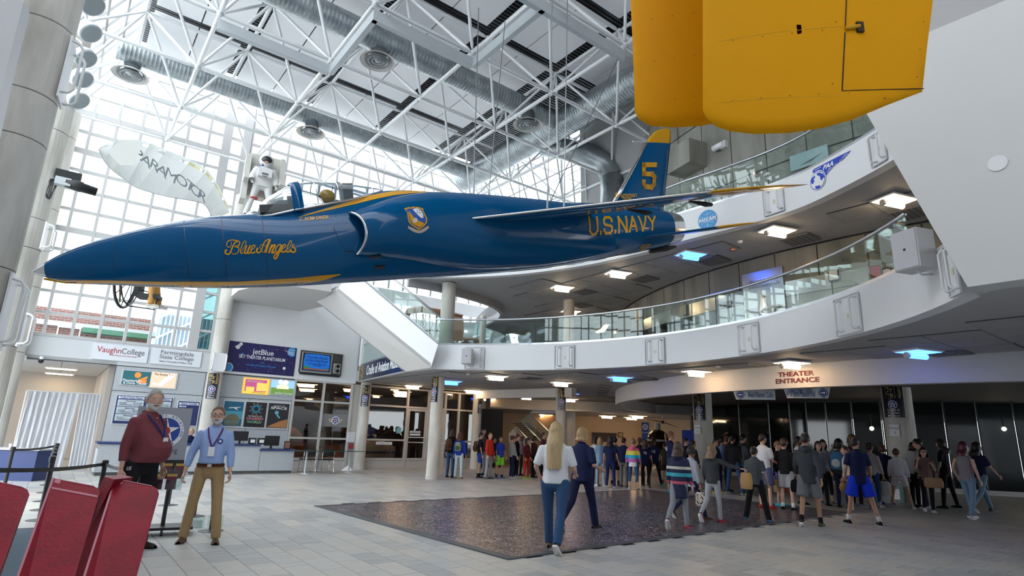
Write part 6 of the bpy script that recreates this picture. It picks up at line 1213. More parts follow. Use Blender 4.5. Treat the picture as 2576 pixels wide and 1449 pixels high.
# black chairs and glass table
def chair(u, v, rz, label):
    e = empty('black_chair', W(u, v, 0), A + rz, label, 'chair')
    lobj('seat', MB().box((0, 0, .44), (.44, .42, .04)), BLACK, e); bk = MB(); bk.grid([[(-.21 + .42 * k / 8, .20 + .04 * (1 - ((k - 4) / 4) ** 2), z - (.03 if k in (0, 8) and z > .7 else 0)) for k in range(9)] for z in (.56, .64, .72, .78)]); bk.grid([[(x, y + .015, z) for x, y, z in ((-.21 + .42 * k / 8, .20 + .04 * (1 - ((k - 4) / 4) ** 2), zz - (.03 if k in (0, 8) and zz > .7 else 0)) for k in range(9))] for zz in (.56, .64, .72, .78)]); lobj('backrest', bk, BLACK, e)
    for s in (-1, 1): lobj('sled_leg', MB().tube([(s * .2, .22, .7), (s * .21, .2, .44), (s * .22, .26, .02), (s * .22, -.24, .02), (s * .2, -.18, .44)], .012, 6), CHROME, e, smooth=True)
p1, p2 = gz(770, 1188), gz(816, 1188); chair(*UV(p1), pi, 'left one of the two black chairs beside the counter'); chair(*UV(p2), pi, 'right one of the two black chairs, in front of the storefront glass')
ta, tb_ = gz(775, 1192), gz(860, 1190); e = empty('glass_table', (ta + tb_) / 2, 0, 'long table with thin dark green glass top over the black chairs', 'table'); d = (tb_ - ta).normalized(); n = Vector((d.y, -d.x, 0)); c = (ta + tb_) / 2 + n * .12
obj('table_top', MB().box(c + Z * .74, (2.4, .55, .02), (d, n, Z)), mat('green_glass_top', (.02, .07, .06), .1), e)
for s in (-.8, .8): obj('table_leg', MB().tube([c + d * s + Z * .03, c + d * s + Z * .73], .03, 8), STEELG, e); obj('table_foot', MB().box(c + d * s + Z * .015, (.08, .5, .03), (d, n, Z)), STEELG, e)
p = gz(875, 1184); e = empty('brochure_stand', p, 0, 'floor brochure stand with white pyramid base beside the storefront column', 'stand'); obj('pyramid_base', MB().lathe(p, [(.28, 0), (.27, .02), (.04, .17)], 4), WHITE, e); obj('pole', MB().tube([p + Z * .15, p + Z * 1.0], .012, 6), STEELG, e)
obj('brochure_rack', MB().box(p + Z * .85, (.26, .08, .35), (d, n, Z)), mat('clear_rack', (.3, .35, .4), .2), e); obj('header_card', MB().box(p + Z * 1.2, (.3, .03, .36), (d, n, Z)), PRW, e); obj('brochure', MB().box(p + Z * .88 + n * .05, (.2, .02, .2), (d, n, Z)), mat('brochure_red', (.35, .05, .05)), e)
# pipe and drape
CURT = mat('white_drape_cloth', (.74, .76, .80), .8)
ca, cb_ = gz(22, 1178), gz(250, 1178); e = empty('drape_screen', ca, 0, 'white pipe and drape curtain in two panels at the left', 'curtain'); dd = (cb_ - ca).normalized(); nn = Vector((dd.y, -dd.x, 0)); ztop_ = EYE + ray(150, 986).z * ((ca + cb_) / 2).length / hypot(ray(150, 986).x, ray(150, 986).y)
Lc = (cb_ - ca).length
for s0, s1, t0, t1 in ((0, .56, 0.02, .61), (.64, .985, .615, .99)):
    rows = []
    for j in range(7):
        z = .04 + (ztop_ - .06) * j / 6; f = j / 6; a = s0 + (t0 - s0) * f; b = s1 + (t1 - s1) * f; rows.append([ca + dd * (Lc * (a + (b - a) * k / 60)) + nn * (.045 * sin(k * .9 + s0 * 9) * (1 - .4 * f) + .02 * sin(k * 2.3 + j)) + Z * z for k in range(61)])
    obj('drape_panel', MB().grid(rows), CURT, e, smooth=True)
obj('top_pipe', MB().tube([ca + Z * ztop_, cb_ + dd * .1 + Z * ztop_], .018, 6), STEELW, e)
for q in (ca, cb_ + dd * .05): obj('upright_pipe', MB().tube([q, q + Z * ztop_], .022, 6), STEELW, e); obj('base_plate', MB().lathe(q, [(.2, 0), (.2, .01)], 16), STEELG, e)
p = cb_ + dd * .45 + nn * .1; e = empty('leaning_pipe', p, 0, 'spare white pipe standing right of the drape screen', 'pipe'); obj('pipe', MB().tube([p, p + Z * (ztop_ - .05)], .015, 6), STEELW, e); obj('pipe_foot', MB().lathe(p, [(.04, 0), (.04, .02)], 8), STEELG, e)
# navy desk with cup
a, b = gz(78, 1212), gz(-60, 1208); e = empty('navy_desk', (a + b) / 2, 0, 'navy blue desk with pale top at the left edge before the curtain', 'desk'); d = (a - b).normalized(); n = Vector((d.y, -d.x, 0)); L_ = (a - b).length; c = (a + b) / 2 - n * .3
obj('desk_body', MB().box(c + Z * .36, (L_, .6, .72), (d, n, Z)), NAVY, e); obj('desk_top', MB().box(c + Z * .74, (L_ + .12, .7, .03), (d, n, Z)), SOFFIT, e)
p = gp(28, 1115, c, n); p.z = .757; e = empty('paper_cup', p, 0, 'white paper cup on the navy desk', 'cup'); obj('cup_body', MB().lathe(p, [(.028, 0), (.036, .09)], 16), PRW, e); obj('cup_lid', MB().lathe(p + Z * .09, [(.039, 0), (.039, .012)], 16), PRW, e)
# stanchions
def stanchion(px, py, label, h=.95, m=BLACK, gray=False):
    p = gz(px, py); e = empty('queue_post', p, 0, label, 'stanchion', 'queue posts'); mm = mat('dark_slate_post', (.05, .06, .065), .4) if gray else m
    lobj('base_plate', MB().lathe((0, 0, 0), [(.17, 0), (.17, .012), (.05, .03)], 24), mm, e); lobj('post', MB().lathe((0, 0, .02), [(.032, 0), (.032, h - .1)], 14), mm, e); lobj('head', MB().lathe((0, 0, h - .1), [(.04, 0), (.045, .04), (.045, .09), (.03, .1)], 14), BLACK, e); return p + Z * (h - .06)
names = ('farthest', 'second farthest', 'third', 'fourth', 'nearest'); hp = []
for k, (x, y) in enumerate(((122, 1221), (116, 1240), (110, 1262), (105, 1284), (98, 1310))): hp.append(stanchion(x, y, 'queue post in the line at left behind the red panels, ' + names[k] + ' one'))
hn = stanchion(232, 1330, 'black queue post just left of the man in the maroon shirt'); hm = stanchion(4, 1252, 'queue post at the far left edge before the navy desk')
h2 = stanchion(422, 1272, 'slim queue post seen under the brochure rack', gray=True); h3 = stanchion(487, 1300, 'queue post standing between the two men', gray=True); h4 = stanchion(530, 1337, 'queue post behind the legs of the man in khaki trousers', gray=True)
def belt(a, b, label): e = empty('queue_belt', a, 0, label, 'belt', None); n = 8; P = [a.lerp(b, k / n) - Z * .03 * sin(pi * k / n) for k in range(n + 1)]; obj('webbing', MB().grid([[p + Z * .022 for p in P], [p - Z * .022 for p in P]]), BLACK, e); obj('belt_clip', MB().box(a, (.05, .05, .05)), BLACK, e)
belt(hn, gr(-20, 1183, 7.6), 'long black queue belt running left from the nearest black post'); belt(hp[0], hm, 'black queue belt crossing in front of the navy desk'); belt(hn, gr(330, 1178, 8.3), 'short black queue belt behind the man in maroon')
for a, b, l in zip(hp, hp[1:], ('first', 'second', 'third', 'last')): belt(a, b, l + ' short queue belt in the post line, counted from the far end')
# museum sign stand
base = gz(405, 1345); fw = Vector((-base.x, -base.y, 0)).normalized(); rt = Z.cross(fw); M = basis(base, rt, Z, fw)
e = empty('museum_sign_stand', base, 0, 'wheeled sign stand with round star emblem and brochure rack between the two men', 'sign')
tb0 = M.inverted() @ gp(378, 1030, base, fw); tb1 = M.inverted() @ gp(489, 1028, base, fw); tb2 = M.inverted() @ gp(465, 1157, base, fw)
bx0, bx1, by1, by0 = tb1.x - .70, tb1.x - .02, tb1.y, tb2.y
obj('board', flat(M, [[(bx0, by0), (bx1, by0), (bx1, by1), (bx0, by1)]], .03), mat('grey_sign_board', (.33, .35, .39), .45), e)
star_emblem(nudge(M, (bx0 + bx1) / 2 + .04, by1 - .33, .032), .235, e, True, True)
text('Happening', nudge(M, bx1 - .28, by0 + .13, .032), .11, GREYT, e, width=.34); text("What's", nudge(M, bx0 + .17, by0 + .13, .032), .11, GREYT, e, width=.2)
obj('black_bar', flat(M, [[(bx0, by0 - .07), (bx1, by0 - .07), (bx1, by0), (bx0, by0)]], .035), BLACK, e); obj('pole', MB().tube([M @ Vector((0, .1, 0)), M @ Vector((.0, by0, 0))], .028, 8), BLACK, e)
obj('wheel_base', MB().box(M @ Vector((0, .10, 0)), (.75, .035, .42), (rt, Z, fw)), BLACK, e)
for x in (-.3, .0, .3):
    for z in (-.17, .17): obj('caster', MB().lathe(M @ Vector((x - .015, .045, z)), [(.04, 0), (.04, .03)], 12, rt), BLACK, e)
for r_, y in ((0, by0 - .2), (1, by0 - .34)):
    obj('brochure_rack', flat(nudge(M, (bx0 + bx1) / 2 + .02, y, .04 + .04 * r_), [rect(.68, .14)], .012), glass('rack_acrylic', (.8, .84, .86), .14), e)
    for k in range(4 if r_ == 0 else 3): obj('brochure', flat(nudge(M, bx0 + .14 + k * .17 + .08 * r_, y + .05, .028 + .04 * r_) @ Matrix.Rotation(.0, 4, 'Z'), [rect(.13, .21)], .008), mat('wine_brochure', (.13, .03, .05), .4), e); obj('brochure_header', flat(nudge(M, bx0 + .14 + k * .17 + .08 * r_, y + .135, .037 + .04 * r_), [rect(.13, .035)], .002), mat('brochure_gold', (.5, .32, .06), .4), e)
for k, (x, y) in enumerate(((492, 1328), (540, 1325))): p = gz(x, y); e = empty('acrylic_block', p, 0, ('left', 'right')[k] + ' clear acrylic holder standing on the floor behind the khaki legs', 'holder'); obj('acrylic_shell', MB().box(p + Z * .08, (.22, .05, .16)), GUARD, e); obj('insert_card', MB().box(p + Z * .06, (.18, .01, .1)), PRW, e)
# red folding panels in front
REDP = mat('worn_red_plastic', (.27, .010, .026), .5, spec=.15, noise=(7, (.20, .010, .022), .4, .65, (1, 1, 1)), bump=(60, .12)); REDE = mat('faded_pink_edge', (.48, .17, .22), .45)
def redpanel(tl, tr_, bl, br, ys, label, cap=True):
    P = [gp(*p, Vector((0, y, 0)), Vector((0, 1, 0))) for p, y in zip((tl, tr_, br, bl), (ys[0], ys[0], ys[1], ys[1]))]
    ext = 1.0; dn = lambda t, b: t + (b - t) * ((t.z - .22) / max(t.z - b.z, 1e-3)); P[2] = dn(P[1], P[2]); P[3] = dn(P[0], P[3])
    x = (P[1] - P[0]).normalized(); n = x.cross((P[3] - P[0]).normalized()); n = n if n.y > 0 else -n; y_ = (P[3] - P[0]).normalized()
    e = empty('red_barrier', Vector((P[3].x, P[3].y, 0)), 0, label, 'barrier')
    r = .035; c_ = [P[0] + x * r, P[0] + y_ * r]; face = [P[0], P[1] - x * r, P[1] - x * r * .3 + y_ * r * .3, P[1] + y_ * r, P[2], P[3]]
    obj('front_sheet', MB().prism(face, n * .006), REDP, e); obj('left_flange', MB().prism([P[0], P[3], P[3] + n * .10, P[0] + n * .10], x * .006), REDP, e); obj('top_flange', MB().prism([P[0], P[1] - x * r, P[1] - x * r + n * .045, P[0] + n * .045], y_ * .006), REDP, e)
    obj('worn_edge', MB().prism([P[0] - x * .003, P[3] - x * .003, P[3] + x * .007, P[0] + x * .007], -n * .004), REDE, e, label='worn pink left edge'); obj('faded_strip', MB().prism([P[0] + x * .012, P[3] + x * .012, P[3] + x * .036, P[0] + x * .036], -n * .0015), REDE, e); obj('edge_line', MB().prism([P[0], P[1] - x * r, P[1] - x * r + y_ * .004, P[0] + y_ * .004], -n * .002), REDE, e)
    if cap: obj('cross_rib', MB().prism([P[0] + y_ * .055 + x * .01, P[1] + y_ * .055 - x * .005, P[1] + y_ * .066 - x * .005, P[0] + y_ * .066 + x * .01], -n * .006), REDE, e)
    q = [P[3] + n * .02, P[2] + n * .02]; obj('skid_foot', MB().prism([Vector((v.x, v.y, 0)) for v in q] + [q[1], q[0]], Vector((0, .25, 0))), BLACK, e); return e
redpanel((133, 1203), (255, 1226), (45, 1449), (188, 1449), (2.55, 2.2), 'middle one of the three leaning worn red plastic panels'); redpanel((290, 1204), (403, 1226), (212, 1449), (342, 1449), (2.55, 2.2), 'rightmost of the three leaning worn red plastic panels', False); redpanel((-60, 1200), (76, 1229), (-130, 1449), (-6, 1449), (2.55, 2.2), 'leftmost of the three leaning worn red plastic panels, cut by the frame', False)
redb = MB(); q = [gr(262, 1199, 3.1), gr(288, 1206, 2.95)]; redb.prism([q[0], q[1], q[1] - Z * 1.0 - Vector((.25, .1, 0)), q[0] - Z * 1.0 - Vector((.25, .1, 0))], Vector((.0, .12, 0))); e = empty('red_barrier', q[0] - Z * q[0].z, 0, 'dark red inner panel between the middle and right red panels', 'barrier'); obj('panel_sheet', redb, REDP, e); obj('panel_foot', MB().box((q[1].x - .25, q[1].y - .02, .14), (.05, .1, .28)), BLACK, e)
a, b, c, d = gz(0, 1335), gz(85, 1328), gz(20, 1449), gz(-200, 1449); e = empty('blue_grey_rug', (a + b) / 2, 0, 'blue grey carpet runner under the red panels at the left edge', 'rug'); obj('pile', MB().prism([gz(-120, 1338, .013), gz(86, 1329, .013), gz(40, 1560, .013), gz(-500, 1560, .013)], Z * .01), mat('blue_grey_pile', (.08, .12, .16), .9, bump=(120, .5)), e); obj('edge_binding', MB().prism([gz(-120, 1338, .014), gz(86, 1329, .014), gz(87, 1331, .014), gz(-120, 1340, .014)], Z * .012), BLACK, e)
# green box at the column base, cone, stacked cases
p = gz(2262, 1266); e = empty('green_box', p, 0, 'dark green box with white notice at the foot of the Group 3 column', 'box'); bw_ = (gz(2312, 1266) - gz(2215, 1266)).length; dd = (gz(2312, 1266) - gz(2215, 1266)).normalized(); nn = Vector((dd.y, -dd.x, 0)); GB = mat('teal_green_box', (.02, .09, .08), .5)
c = p - nn * .15; obj('box_body', MB().box(c + Z * .24, (bw_, .3, .48), (dd, nn, Z)), GB, e); obj('box_lid', MB().box(c + Z * .5, (bw_ + .04, .34, .05), (dd, nn, Z)), GB, e); obj('box_notice', MB().box(c + nn * .156 + Z * .24 + dd * -.1, (.3, .006, .28), (dd, nn, Z)), PRW, e)
for k, (x, y) in enumerate(((1338, 1195), (1353, 1194))): p = gz(x, y); e = empty('framed_board', p, .2 * k, ('left', 'right')[k] + ' one of two slate boards with orange frames leaning near the crowd', 'board'); lobj('slate_panel', MB().box((0, 0, .32), (.28, .02, .5)), mat('slate_panel', (.06, .07, .09)), e); lobj('orange_frame', MB().box((0, .0, .05), (.34, .035, .04)).box((0, 0, .6), (.34, .035, .04)).box((-.155, 0, .32), (.035, .035, .55)).box((.155, 0, .32), (.035, .035, .55)), mat('orange_frame', (.4, .12, .05)), e)
# ================================================================== YELLOW BIPLANE WINGS
YW = mat('yellow_doped_fabric', (.74, .33, .0), .6, spec=.12, bump=(70, .04)); YD = mat('yellow_rivet', (.62, .33, .01), .4)
bi = empty('biplane', (2.0, 3.6, 0), 0, 'bright yellow fabric covered biplane wings hanging at the top right', 'aircraft'); bi.location = (2, 3.6, 3.2); PINV[bi.name] = Matrix.Translation((-2, -3.6, -3.2))
def ywing(Y, out, th, nm, label, up=2.6):
    P = [gp(x, y, Vector((0, Y, 0)), Vector((0, 1, 0))) for x, y in out]; 
    l, r = P[0], P[-1]; P = [l + Z * up] + P + [r + Z * up]; x0 = min(p.x for p in P); x1 = max(p.x for p in P)
    def tk(x): t = (x - x0) / (x1 - x0); return th * (sqrt(max(t, 0)) * 1.5 * (1 - t) + .03)
    n = len(P); c = sum(P, Vector()) / n; mb = MB(); K = 6; rows = []
    fr_, bk_ = [], []
    for k in range(K + 1):
        s = 1 - .5 * (k / K) ** 2 if False else 1 - (k / K)
    front = []; 
    for f, dy in ((1.0, 0.0), (.985, .5), (.95, .85), (.88, 1.0), (.6, 1.0), (.3, 1.0), (.02, 1.0)):
        front.append([Vector((c.x + (p.x - c.x) * f, Y - tk(c.x + (p.x - c.x) * f) * dy * .5, c.z + (p.z - c.z) * f)) for p in P])
    mb.grid(front, True); back = [[Vector((p.x, 2 * Y - p.y, p.z)) for p in r_] for r_ in front]; mb.grid(back, True); w_ = obj(nm, mb, YW, bi, smooth=True, label=label); return w_, tk, Y
out1 = [(1768, 0), (1768, 150), (1768, 278), (1777, 297), (1800, 318), (1835, 330), (1900, 337), (1990, 334), (2070, 322), (2140, 303), (2230, 265), (2320, 231), (2332, 120), (2347, 0)]
wA, tkA, YA = ywing(3.3, out1, .16, 'wing', 'nearer yellow wing panel with aileron')
out2 = [(1586, 0), (1592, 120), (1597, 282), (1607, 300), (1636, 317), (1690, 321), (1760, 317), (1830, 305), (1990, 290), (2090, 270), (2095, 0)]
wB, tkB, YB = ywing(4.15, out2, .18, 'wing', 'farther yellow wing panel at left', 2.9)
yp = lambda x, y, Y=3.3: gp(x, y, Vector((0, Y, 0)), Vector((0, 1, 0)))
def ysk(x, y, off=.004, Y=3.3):
    p = yp(x, y, Y); x0, x1 = (yp(1768, 200).x, yp(2347, 0).x) if Y < 4 else (yp(1586, 0, Y).x, yp(2095, 0, Y).x); t = min(max((p.x - x0) / (x1 - x0), 0), 1); th = .16 if Y < 4 else .18; return Vector((p.x, Y - th * (sqrt(t) * 1.5 * (1 - t) + .03) * .5 - off, p.z))
def yline(pts, r, m, nm, **k):
    P = []
    for a, b in zip(pts, pts[1:]): P += [ysk(a[0] + (b[0] - a[0]) * t / 8, a[1] + (b[1] - a[1]) * t / 8, k.get('off', 0)) for t in range(8)]
    P.append(ysk(*pts[-1], k.get('off', 0))); o = obj(nm, MB().tube(P, r, 5), m, bi); return o
DKG = mat('aileron_gap_shadow', (.03, .018, .004), .8)
yline([(2124, -60), (2118, 75)], .0045, DKG, 'aileron_gap'); yline([(2117, 92), (2109, 238)], .0045, DKG, 'aileron_gap'); yline([(2109, 238), (2200, 233), (2320, 226)], .003, DKG, 'aileron_gap')
obj('hinge_slot', MB().box(ysk(2154, 79), (.045, .02, .075)), DKG, bi); obj('hinge_arm', MB().tube([ysk(2116, 83, .008), ysk(2152, 78, .012)], .013, 8), YD, bi)
for (y0, y1) in ((110, 76), (262, 250)): yline([(1790, y0 + 4), (1950, (y0 + y1) / 2), (2115, y1)], .0022, YD, 'rib_tape', off=-.001)
rv = MB().ball((0, 0, 0), .006, 8, 4).mesh('rivet', YD, True)
for x, y in ((1838, 111), (1911, 103), (1984, 94), (2060, 87), (1837, 259), (1906, 255), (1978, 250), (2051, 246), (2126, 243), (2094, 65), (2085, 220), (2321, 55), (2312, 126), (2302, 196), (2219, 252)):
    o = bpy.data.objects.new('rivet', rv); o.location = ysk(x, y, 0) - bi.location; C.objects.link(o); o.parent = bi
for x, y in ((1638, 55), (1687, 49), (1739, 42), (1642, 160), (1691, 154), (1742, 149), (1644, 260), (1693, 255), (1743, 250)):
    o = bpy.data.objects.new('rivet', rv); o.location = ysk(x, y, 0, 4.15) - bi.location; C.objects.link(o); o.parent = bi
obj('strut', MB().tube([Vector((1.6, 3.3, 5.4)), Vector((1.6, 4.15, 5.6))], .03, 8), YD, bi)
# ================================================================== PARAMOTOR
SAIL = mat('white_sail_cloth', (.76, .77, .76), .7); _nt = SAIL.node_tree; _t = _nt.nodes.new('ShaderNodeBsdfTranslucent'); _t.inputs[0].default_value = (.40, .42, .41, 1); _x = _nt.nodes.new('ShaderNodeMixShader'); _x.inputs[0].default_value = .55; _nt.links.new(_nt.nodes['Principled BSDF'].outputs[0], _x.inputs[1]); _nt.links.new(_t.outputs[0], _x.inputs[2]); _nt.links.new(_x.outputs[0], _nt.nodes['Material Output'].inputs[0])
SAILY = mat('pale_yellow_cell', (.72, .68, .38), .6); SEW = mat('grey_seam', (.35, .36, .38), .7)
pm_ = empty('paramotor', gr(400, 500, 16.5), 0, 'white paraglider canopy lettered PARAMOTOR hanging before the glass wall', 'paraglider')
up_ = [(247, 373), (290, 354), (335, 351), (378, 360), (420, 378), (480, 402), (522, 428), (545, 460), (565, 500), (585, 531)]; dn_ = [(248, 376), (262, 405), (285, 430), (322, 457), (346, 473), (410, 492), (460, 501), (510, 512), (528, 535), (536, 556)]
US = smooth([Vector((x, y, 0)) for x, y in up_], 3); DS = smooth([Vector((x, y, 0)) for x, y in dn_], 3); nS = len(US)
def cell(i0, i1, t0, t1, bulge, dz=0): return [[(lambda s: gr(US[i].x + (DS[i].x - US[i].x) * s, US[i].y + (DS[i].y - US[i].y) * s, 17.0 - 1.1 * s - bulge * sin(pi * s) + .08 * sin((i % 3) / 3 * pi)))(t0 + (t1 - t0) * k / 5) + Vector((0, 0, dz)) for k in range(6)] for i in range(i0, i1 + 1)]
for i in range(0, nS - 1, 3):
    obj('canopy_cell', MB().grid(cell(i, min(i + 3, nS - 1), .12, 1, -.35)), SAIL, pm_, smooth=True)
    obj('leading_cell', MB().grid(cell(i, min(i + 3, nS - 1), 0, .06, -.35)), SAIL, pm_, smooth=True); j = min(i + 2, nS - 1)
    obj('cell_mouth', MB().grid(cell(i, j, .06, .12, -.3)), SAILY if i > 12 else SAIL, pm_)
obj('folded_tip', MB().grid([[gr(x, y, 15.7) for x, y in r_] for r_ in ([(270, 382), (300, 356), (335, 352), (357, 366)], [(285, 398), (310, 390), (340, 385), (352, 382)], [(303, 416), (315, 415), (330, 415), (334, 416)])]), mat('offwhite_tip_cloth', (.66, .67, .63), .8), pm_, smooth=True)
obj('trailing_seam', MB().tube([gr(p.x, p.y, 15.88) for p in DS], .012, 4), SEW, pm_)
TL = [('P', 352, 391), ('A', 372, 409), ('R', 393, 421), ('A', 412, 434), ('M', 434, 446), ('O', 461, 459), ('T', 482, 473), ('O', 497, 485), ('R', 512, 497)]
for ch, x, y in TL:
    c = gr(x, y, 15.75); fw2 = Vector((-c.x, -c.y, 0)).normalized(); M = basis(c, Z.cross(fw2), Z, fw2) @ Matrix.Rotation(-.62, 4, 'Z') @ Matrix.Diagonal((1, .62, 1, 1)); text(ch, M @ Matrix.Rotation(.0, 4, 'Z'), .46, mat('sail_letter_grey', (.15, .18, .2)), pm_, shear=-.35)
hang_p = gr(365, 715, 14.2)
for x, y in ((300, 430), (345, 470), (400, 480), (450, 495), (500, 505), (420, 440), (350, 430), (525, 520)): obj('suspension_line', MB().tube([gr(x, y, 16.0), hang_p + Z * .4], .004, 3), SEW, pm_)
# motor cage and seat
pc_ = gr(318, 700, 14.4); ax = Vector((.9, .25, 0)).normalized(); cg = empty('motor_cage', pc_, 0, 'black paramotor cage and seat hanging below the jet nose', 'paramotor')
rr = .62; cyl = [pc_ + (Z * cos(q) + ax.cross(Z) * sin(q)) * rr for q in [2 * pi * k / 28 for k in range(29)]]
obj('cage_ring', MB().tube(cyl, .03, 8), BLACK, cg, smooth=True); obj('inner_ring', MB().tube([pc_ + ax * .1 + (p - pc_) * .88 for p in cyl], .016, 6), BLACK, cg, smooth=True)
for k in range(8): q = pi * k / 4; obj('cage_spoke', MB().tube([pc_ + ax * .12, pc_ + (Z * cos(q) + ax.cross(Z) * sin(q)) * rr], .01, 5), BLACK, cg)
obj('propeller', MB().tube([pc_ - ax * .1 + Z * .5 + ax.cross(Z) * .2, pc_ - ax * .1, pc_ - ax * .1 - Z * .5 - ax.cross(Z) * .2], [.02, .06, .02], 8, r2=.3), mat('propeller_wood', (.16, .09, .05), .4), cg); obj('engine', MB().lathe(pc_ + ax * .02, [(.14, 0), (.16, .12), (.08, .24)], 14, ax), BLACK, cg)
obj('frame_tubes', MB().tube([pc_ + ax * .1 - Z * .58, pc_ + ax * .62 - Z * .62, pc_ + ax * .66 - Z * .30, pc_ + ax * .2 - Z * .2, pc_ + ax * .1 - Z * .58], .016, 6), BLACK, cg); obj('seat', MB().box(pc_ + ax * .48 - Z * .36, (.42, .36, .08), (ax, ax.cross(Z), Z)).box(pc_ + ax * .28 - Z * .12, (.08, .36, .5), (ax, ax.cross(Z), Z)), BLACK, cg)
# lighting rig on the middle column
p = gp(165, 455, W(-.6, -16.4), DV); e = empty('stage_lights', p, 0, 'cluster of black projector lamps with dangling cables on the middle tall column', 'projector')
obj('upper_lamp', MB().box(gr(172, 445, 16.6), (.5, .3, .2), (DU, DV, Z)), BLACK, e); obj('lower_lamp', MB().lathe(gr(165, 458, 16.4), [(.11, 0), (.13, .3), (.11, .34), (.10, .62)], 16, DU - Z * .12), BLACK, e, smooth=True); obj('clamp_arm', MB().tube([gr(128, 440, 16.9), gr(150, 452, 16.5), gr(165, 458, 16.4)], .035, 6), STEELG, e); obj('ballast', MB().box(gr(158, 458, 16.4), (.3, .2, .18), (DU, DV, Z)), STEELG, e)
for k in range(4): obj('cable_loop', MB().tube(smooth([gr(128 + k * 3, 450, 16.5), gr(112 + k * 4, 480 + k * 6, 16.5), gr(125 + k * 2, 500 - k * 5, 16.5), gr(140 + k * 2, 462, 16.5)], 6), .012, 5), BLACK, e)
# ================================================================== OUTSIDE
def brick():
    m = bpy.data.materials.new('red_brick_masonry'); m.use_nodes = True; nt = m.node_tree; b = nt.nodes['Principled BSDF']; L = nt.links.new; g = nt.nodes.new('ShaderNodeNewGeometry'); mp = nt.nodes.new('ShaderNodeMapping'); mp.inputs['Rotation'].default_value = (pi / 2, 0, 0)
    r0 = nt.nodes.new('ShaderNodeMapping'); r0.inputs['Rotation'].default_value = (0, 0, -A); k = nt.nodes.new('ShaderNodeTexBrick'); k.inputs['Scale'].default_value = 1; k.inputs['Brick Width'].default_value = .26; k.inputs['Row Height'].default_value = .09; k.inputs['Mortar Size'].default_value = .009
    k.inputs['Color1'].default_value = (.20, .075, .06, 1); k.inputs['Color2'].default_value = (.14, .06, .05, 1); k.inputs['Mortar'].default_value = (.30, .27, .25, 1); L(g.outputs['Position'], r0.inputs[0])
    s = nt.nodes.new('ShaderNodeSeparateXYZ'); c = nt.nodes.new('ShaderNodeCombineXYZ'); L(r0.outputs[0], s.inputs[0]); L(s.outputs[0], c.inputs[0]); L(s.outputs[2], c.inputs[1]); L(c.outputs[0], k.inputs['Vector']); L(k.outputs[0], b.inputs['Base Color']); b.inputs['Roughness'].default_value = .85; MT[m.name] = m; return m
BRK = brick(); e = empty('brick_building', W(0, -27, 0), 0, 'red brick building outside behind the lower glass panes', 'building')
obj('brick_wall', MB().ub(-7, 3.0, -31.3, -30.7, 0, 6.0), BRK, e); obj('upper_wall', MB().ub(-7, -1.2, -31.6, -31.2, 5.25, 6.3), mat('pale_render_wall', (.62, .55, .48), .8), e); obj('roof_edge', MB().ub(-1.2, 3.2, -31.4, -30.5, 5.25, 5.45), SOFFIT, e); obj('green_awning', MB().ub(.4, 2.9, -30.6, -30.0, 5.05, 5.25), mat('awning_green', (.05, .16, .10), .7), e)
obj('service_ladder', MB().tube([W(-.4, -30.5, 3.5), W(-.4, -30.5, 5.4)], .025, 5), WHITE, e); obj('service_ladder', MB().tube([W(.35, -30.5, 3.5), W(.35, -30.5, 5.4)], .025, 5), WHITE, e)
for k in range(5): obj('ladder_rung', MB().tube([W(-.4, -30.5, 3.7 + .38 * k), W(.35, -30.5, 3.7 + .38 * k)], .018, 5), WHITE, e)
e = empty('ribbed_blue_wing', W(4.2, -29, 0), 0, 'pale blue ribbed facade with white diagonal braces outside', 'building'); obj('facade', MB().ub(3.0, 5.6, -29.4, -29, 0, 6.1), mat('pale_blue_cladding', (.30, .42, .50), .6), e)
for k in range(16): obj('white_rib', MB().ub(3.05 + .16 * k, 3.09 + .16 * k, -29, -28.93, 2.5, 6.1), WHITE, e)
for k in range(4): obj('diagonal_brace', MB().tube([W(3.0, -28.85, 3.2 + .9 * k), W(5.6, -28.85, 5.0 + .9 * k)], .045, 6), WHITE, e)
st('ground_outside', MB().ub(-60, 60, -80, V0 - .6, -.3, -.2), mat('pale_paving', (.4, .4, .38), .8))
# ================================================================== PEOPLE
SKINS = {'l': (.58, .34, .25), 'm': (.42, .23, .15), 'd': (.20, .10, .065), 'w': (.68, .68, .66)}
def cloth(c, key=None, rough=.85):
    n = 'cloth_%02x%02x%02x' % tuple(int(min(v, 1) * 255) for v in c); return mat(n, c, rough, spec=.2)
def stripes(name, bands):       # bands: (z, colour) rising
    if name in MT: return MT[name]
    m = mat(name, (.5, .5, .5), .85); nt = m.node_tree; t = nt.nodes.new('ShaderNodeTexCoord'); s = nt.nodes.new('ShaderNodeSeparateXYZ'); d = nt.nodes.new('ShaderNodeMath'); d.operation = 'MULTIPLY'; d.inputs[1].default_value = .5
    r = nt.nodes.new('ShaderNodeValToRGB'); r.color_ramp.interpolation = 'CONSTANT'; r.color_ramp.elements[0].color = (*bands[0][1], 1); r.color_ramp.elements[1].position = bands[1][0] / 2; r.color_ramp.elements[1].color = (*bands[1][1], 1)
    for z, c in bands[2:]: e = r.color_ramp.elements.new(z / 2); e.color = (*c, 1)
    L = nt.links.new; L(t.outputs['Object'], s.inputs[0]); L(s.outputs[2], d.inputs[0]); L(d.outputs[0], r.inputs[0]); L(r.outputs[0], nt.nodes['Principled BSDF'].inputs['Base Color']); return m
def hdir(th, ph): return Vector((sin(th) * sin(ph), sin(th) * cos(ph), cos(th)))
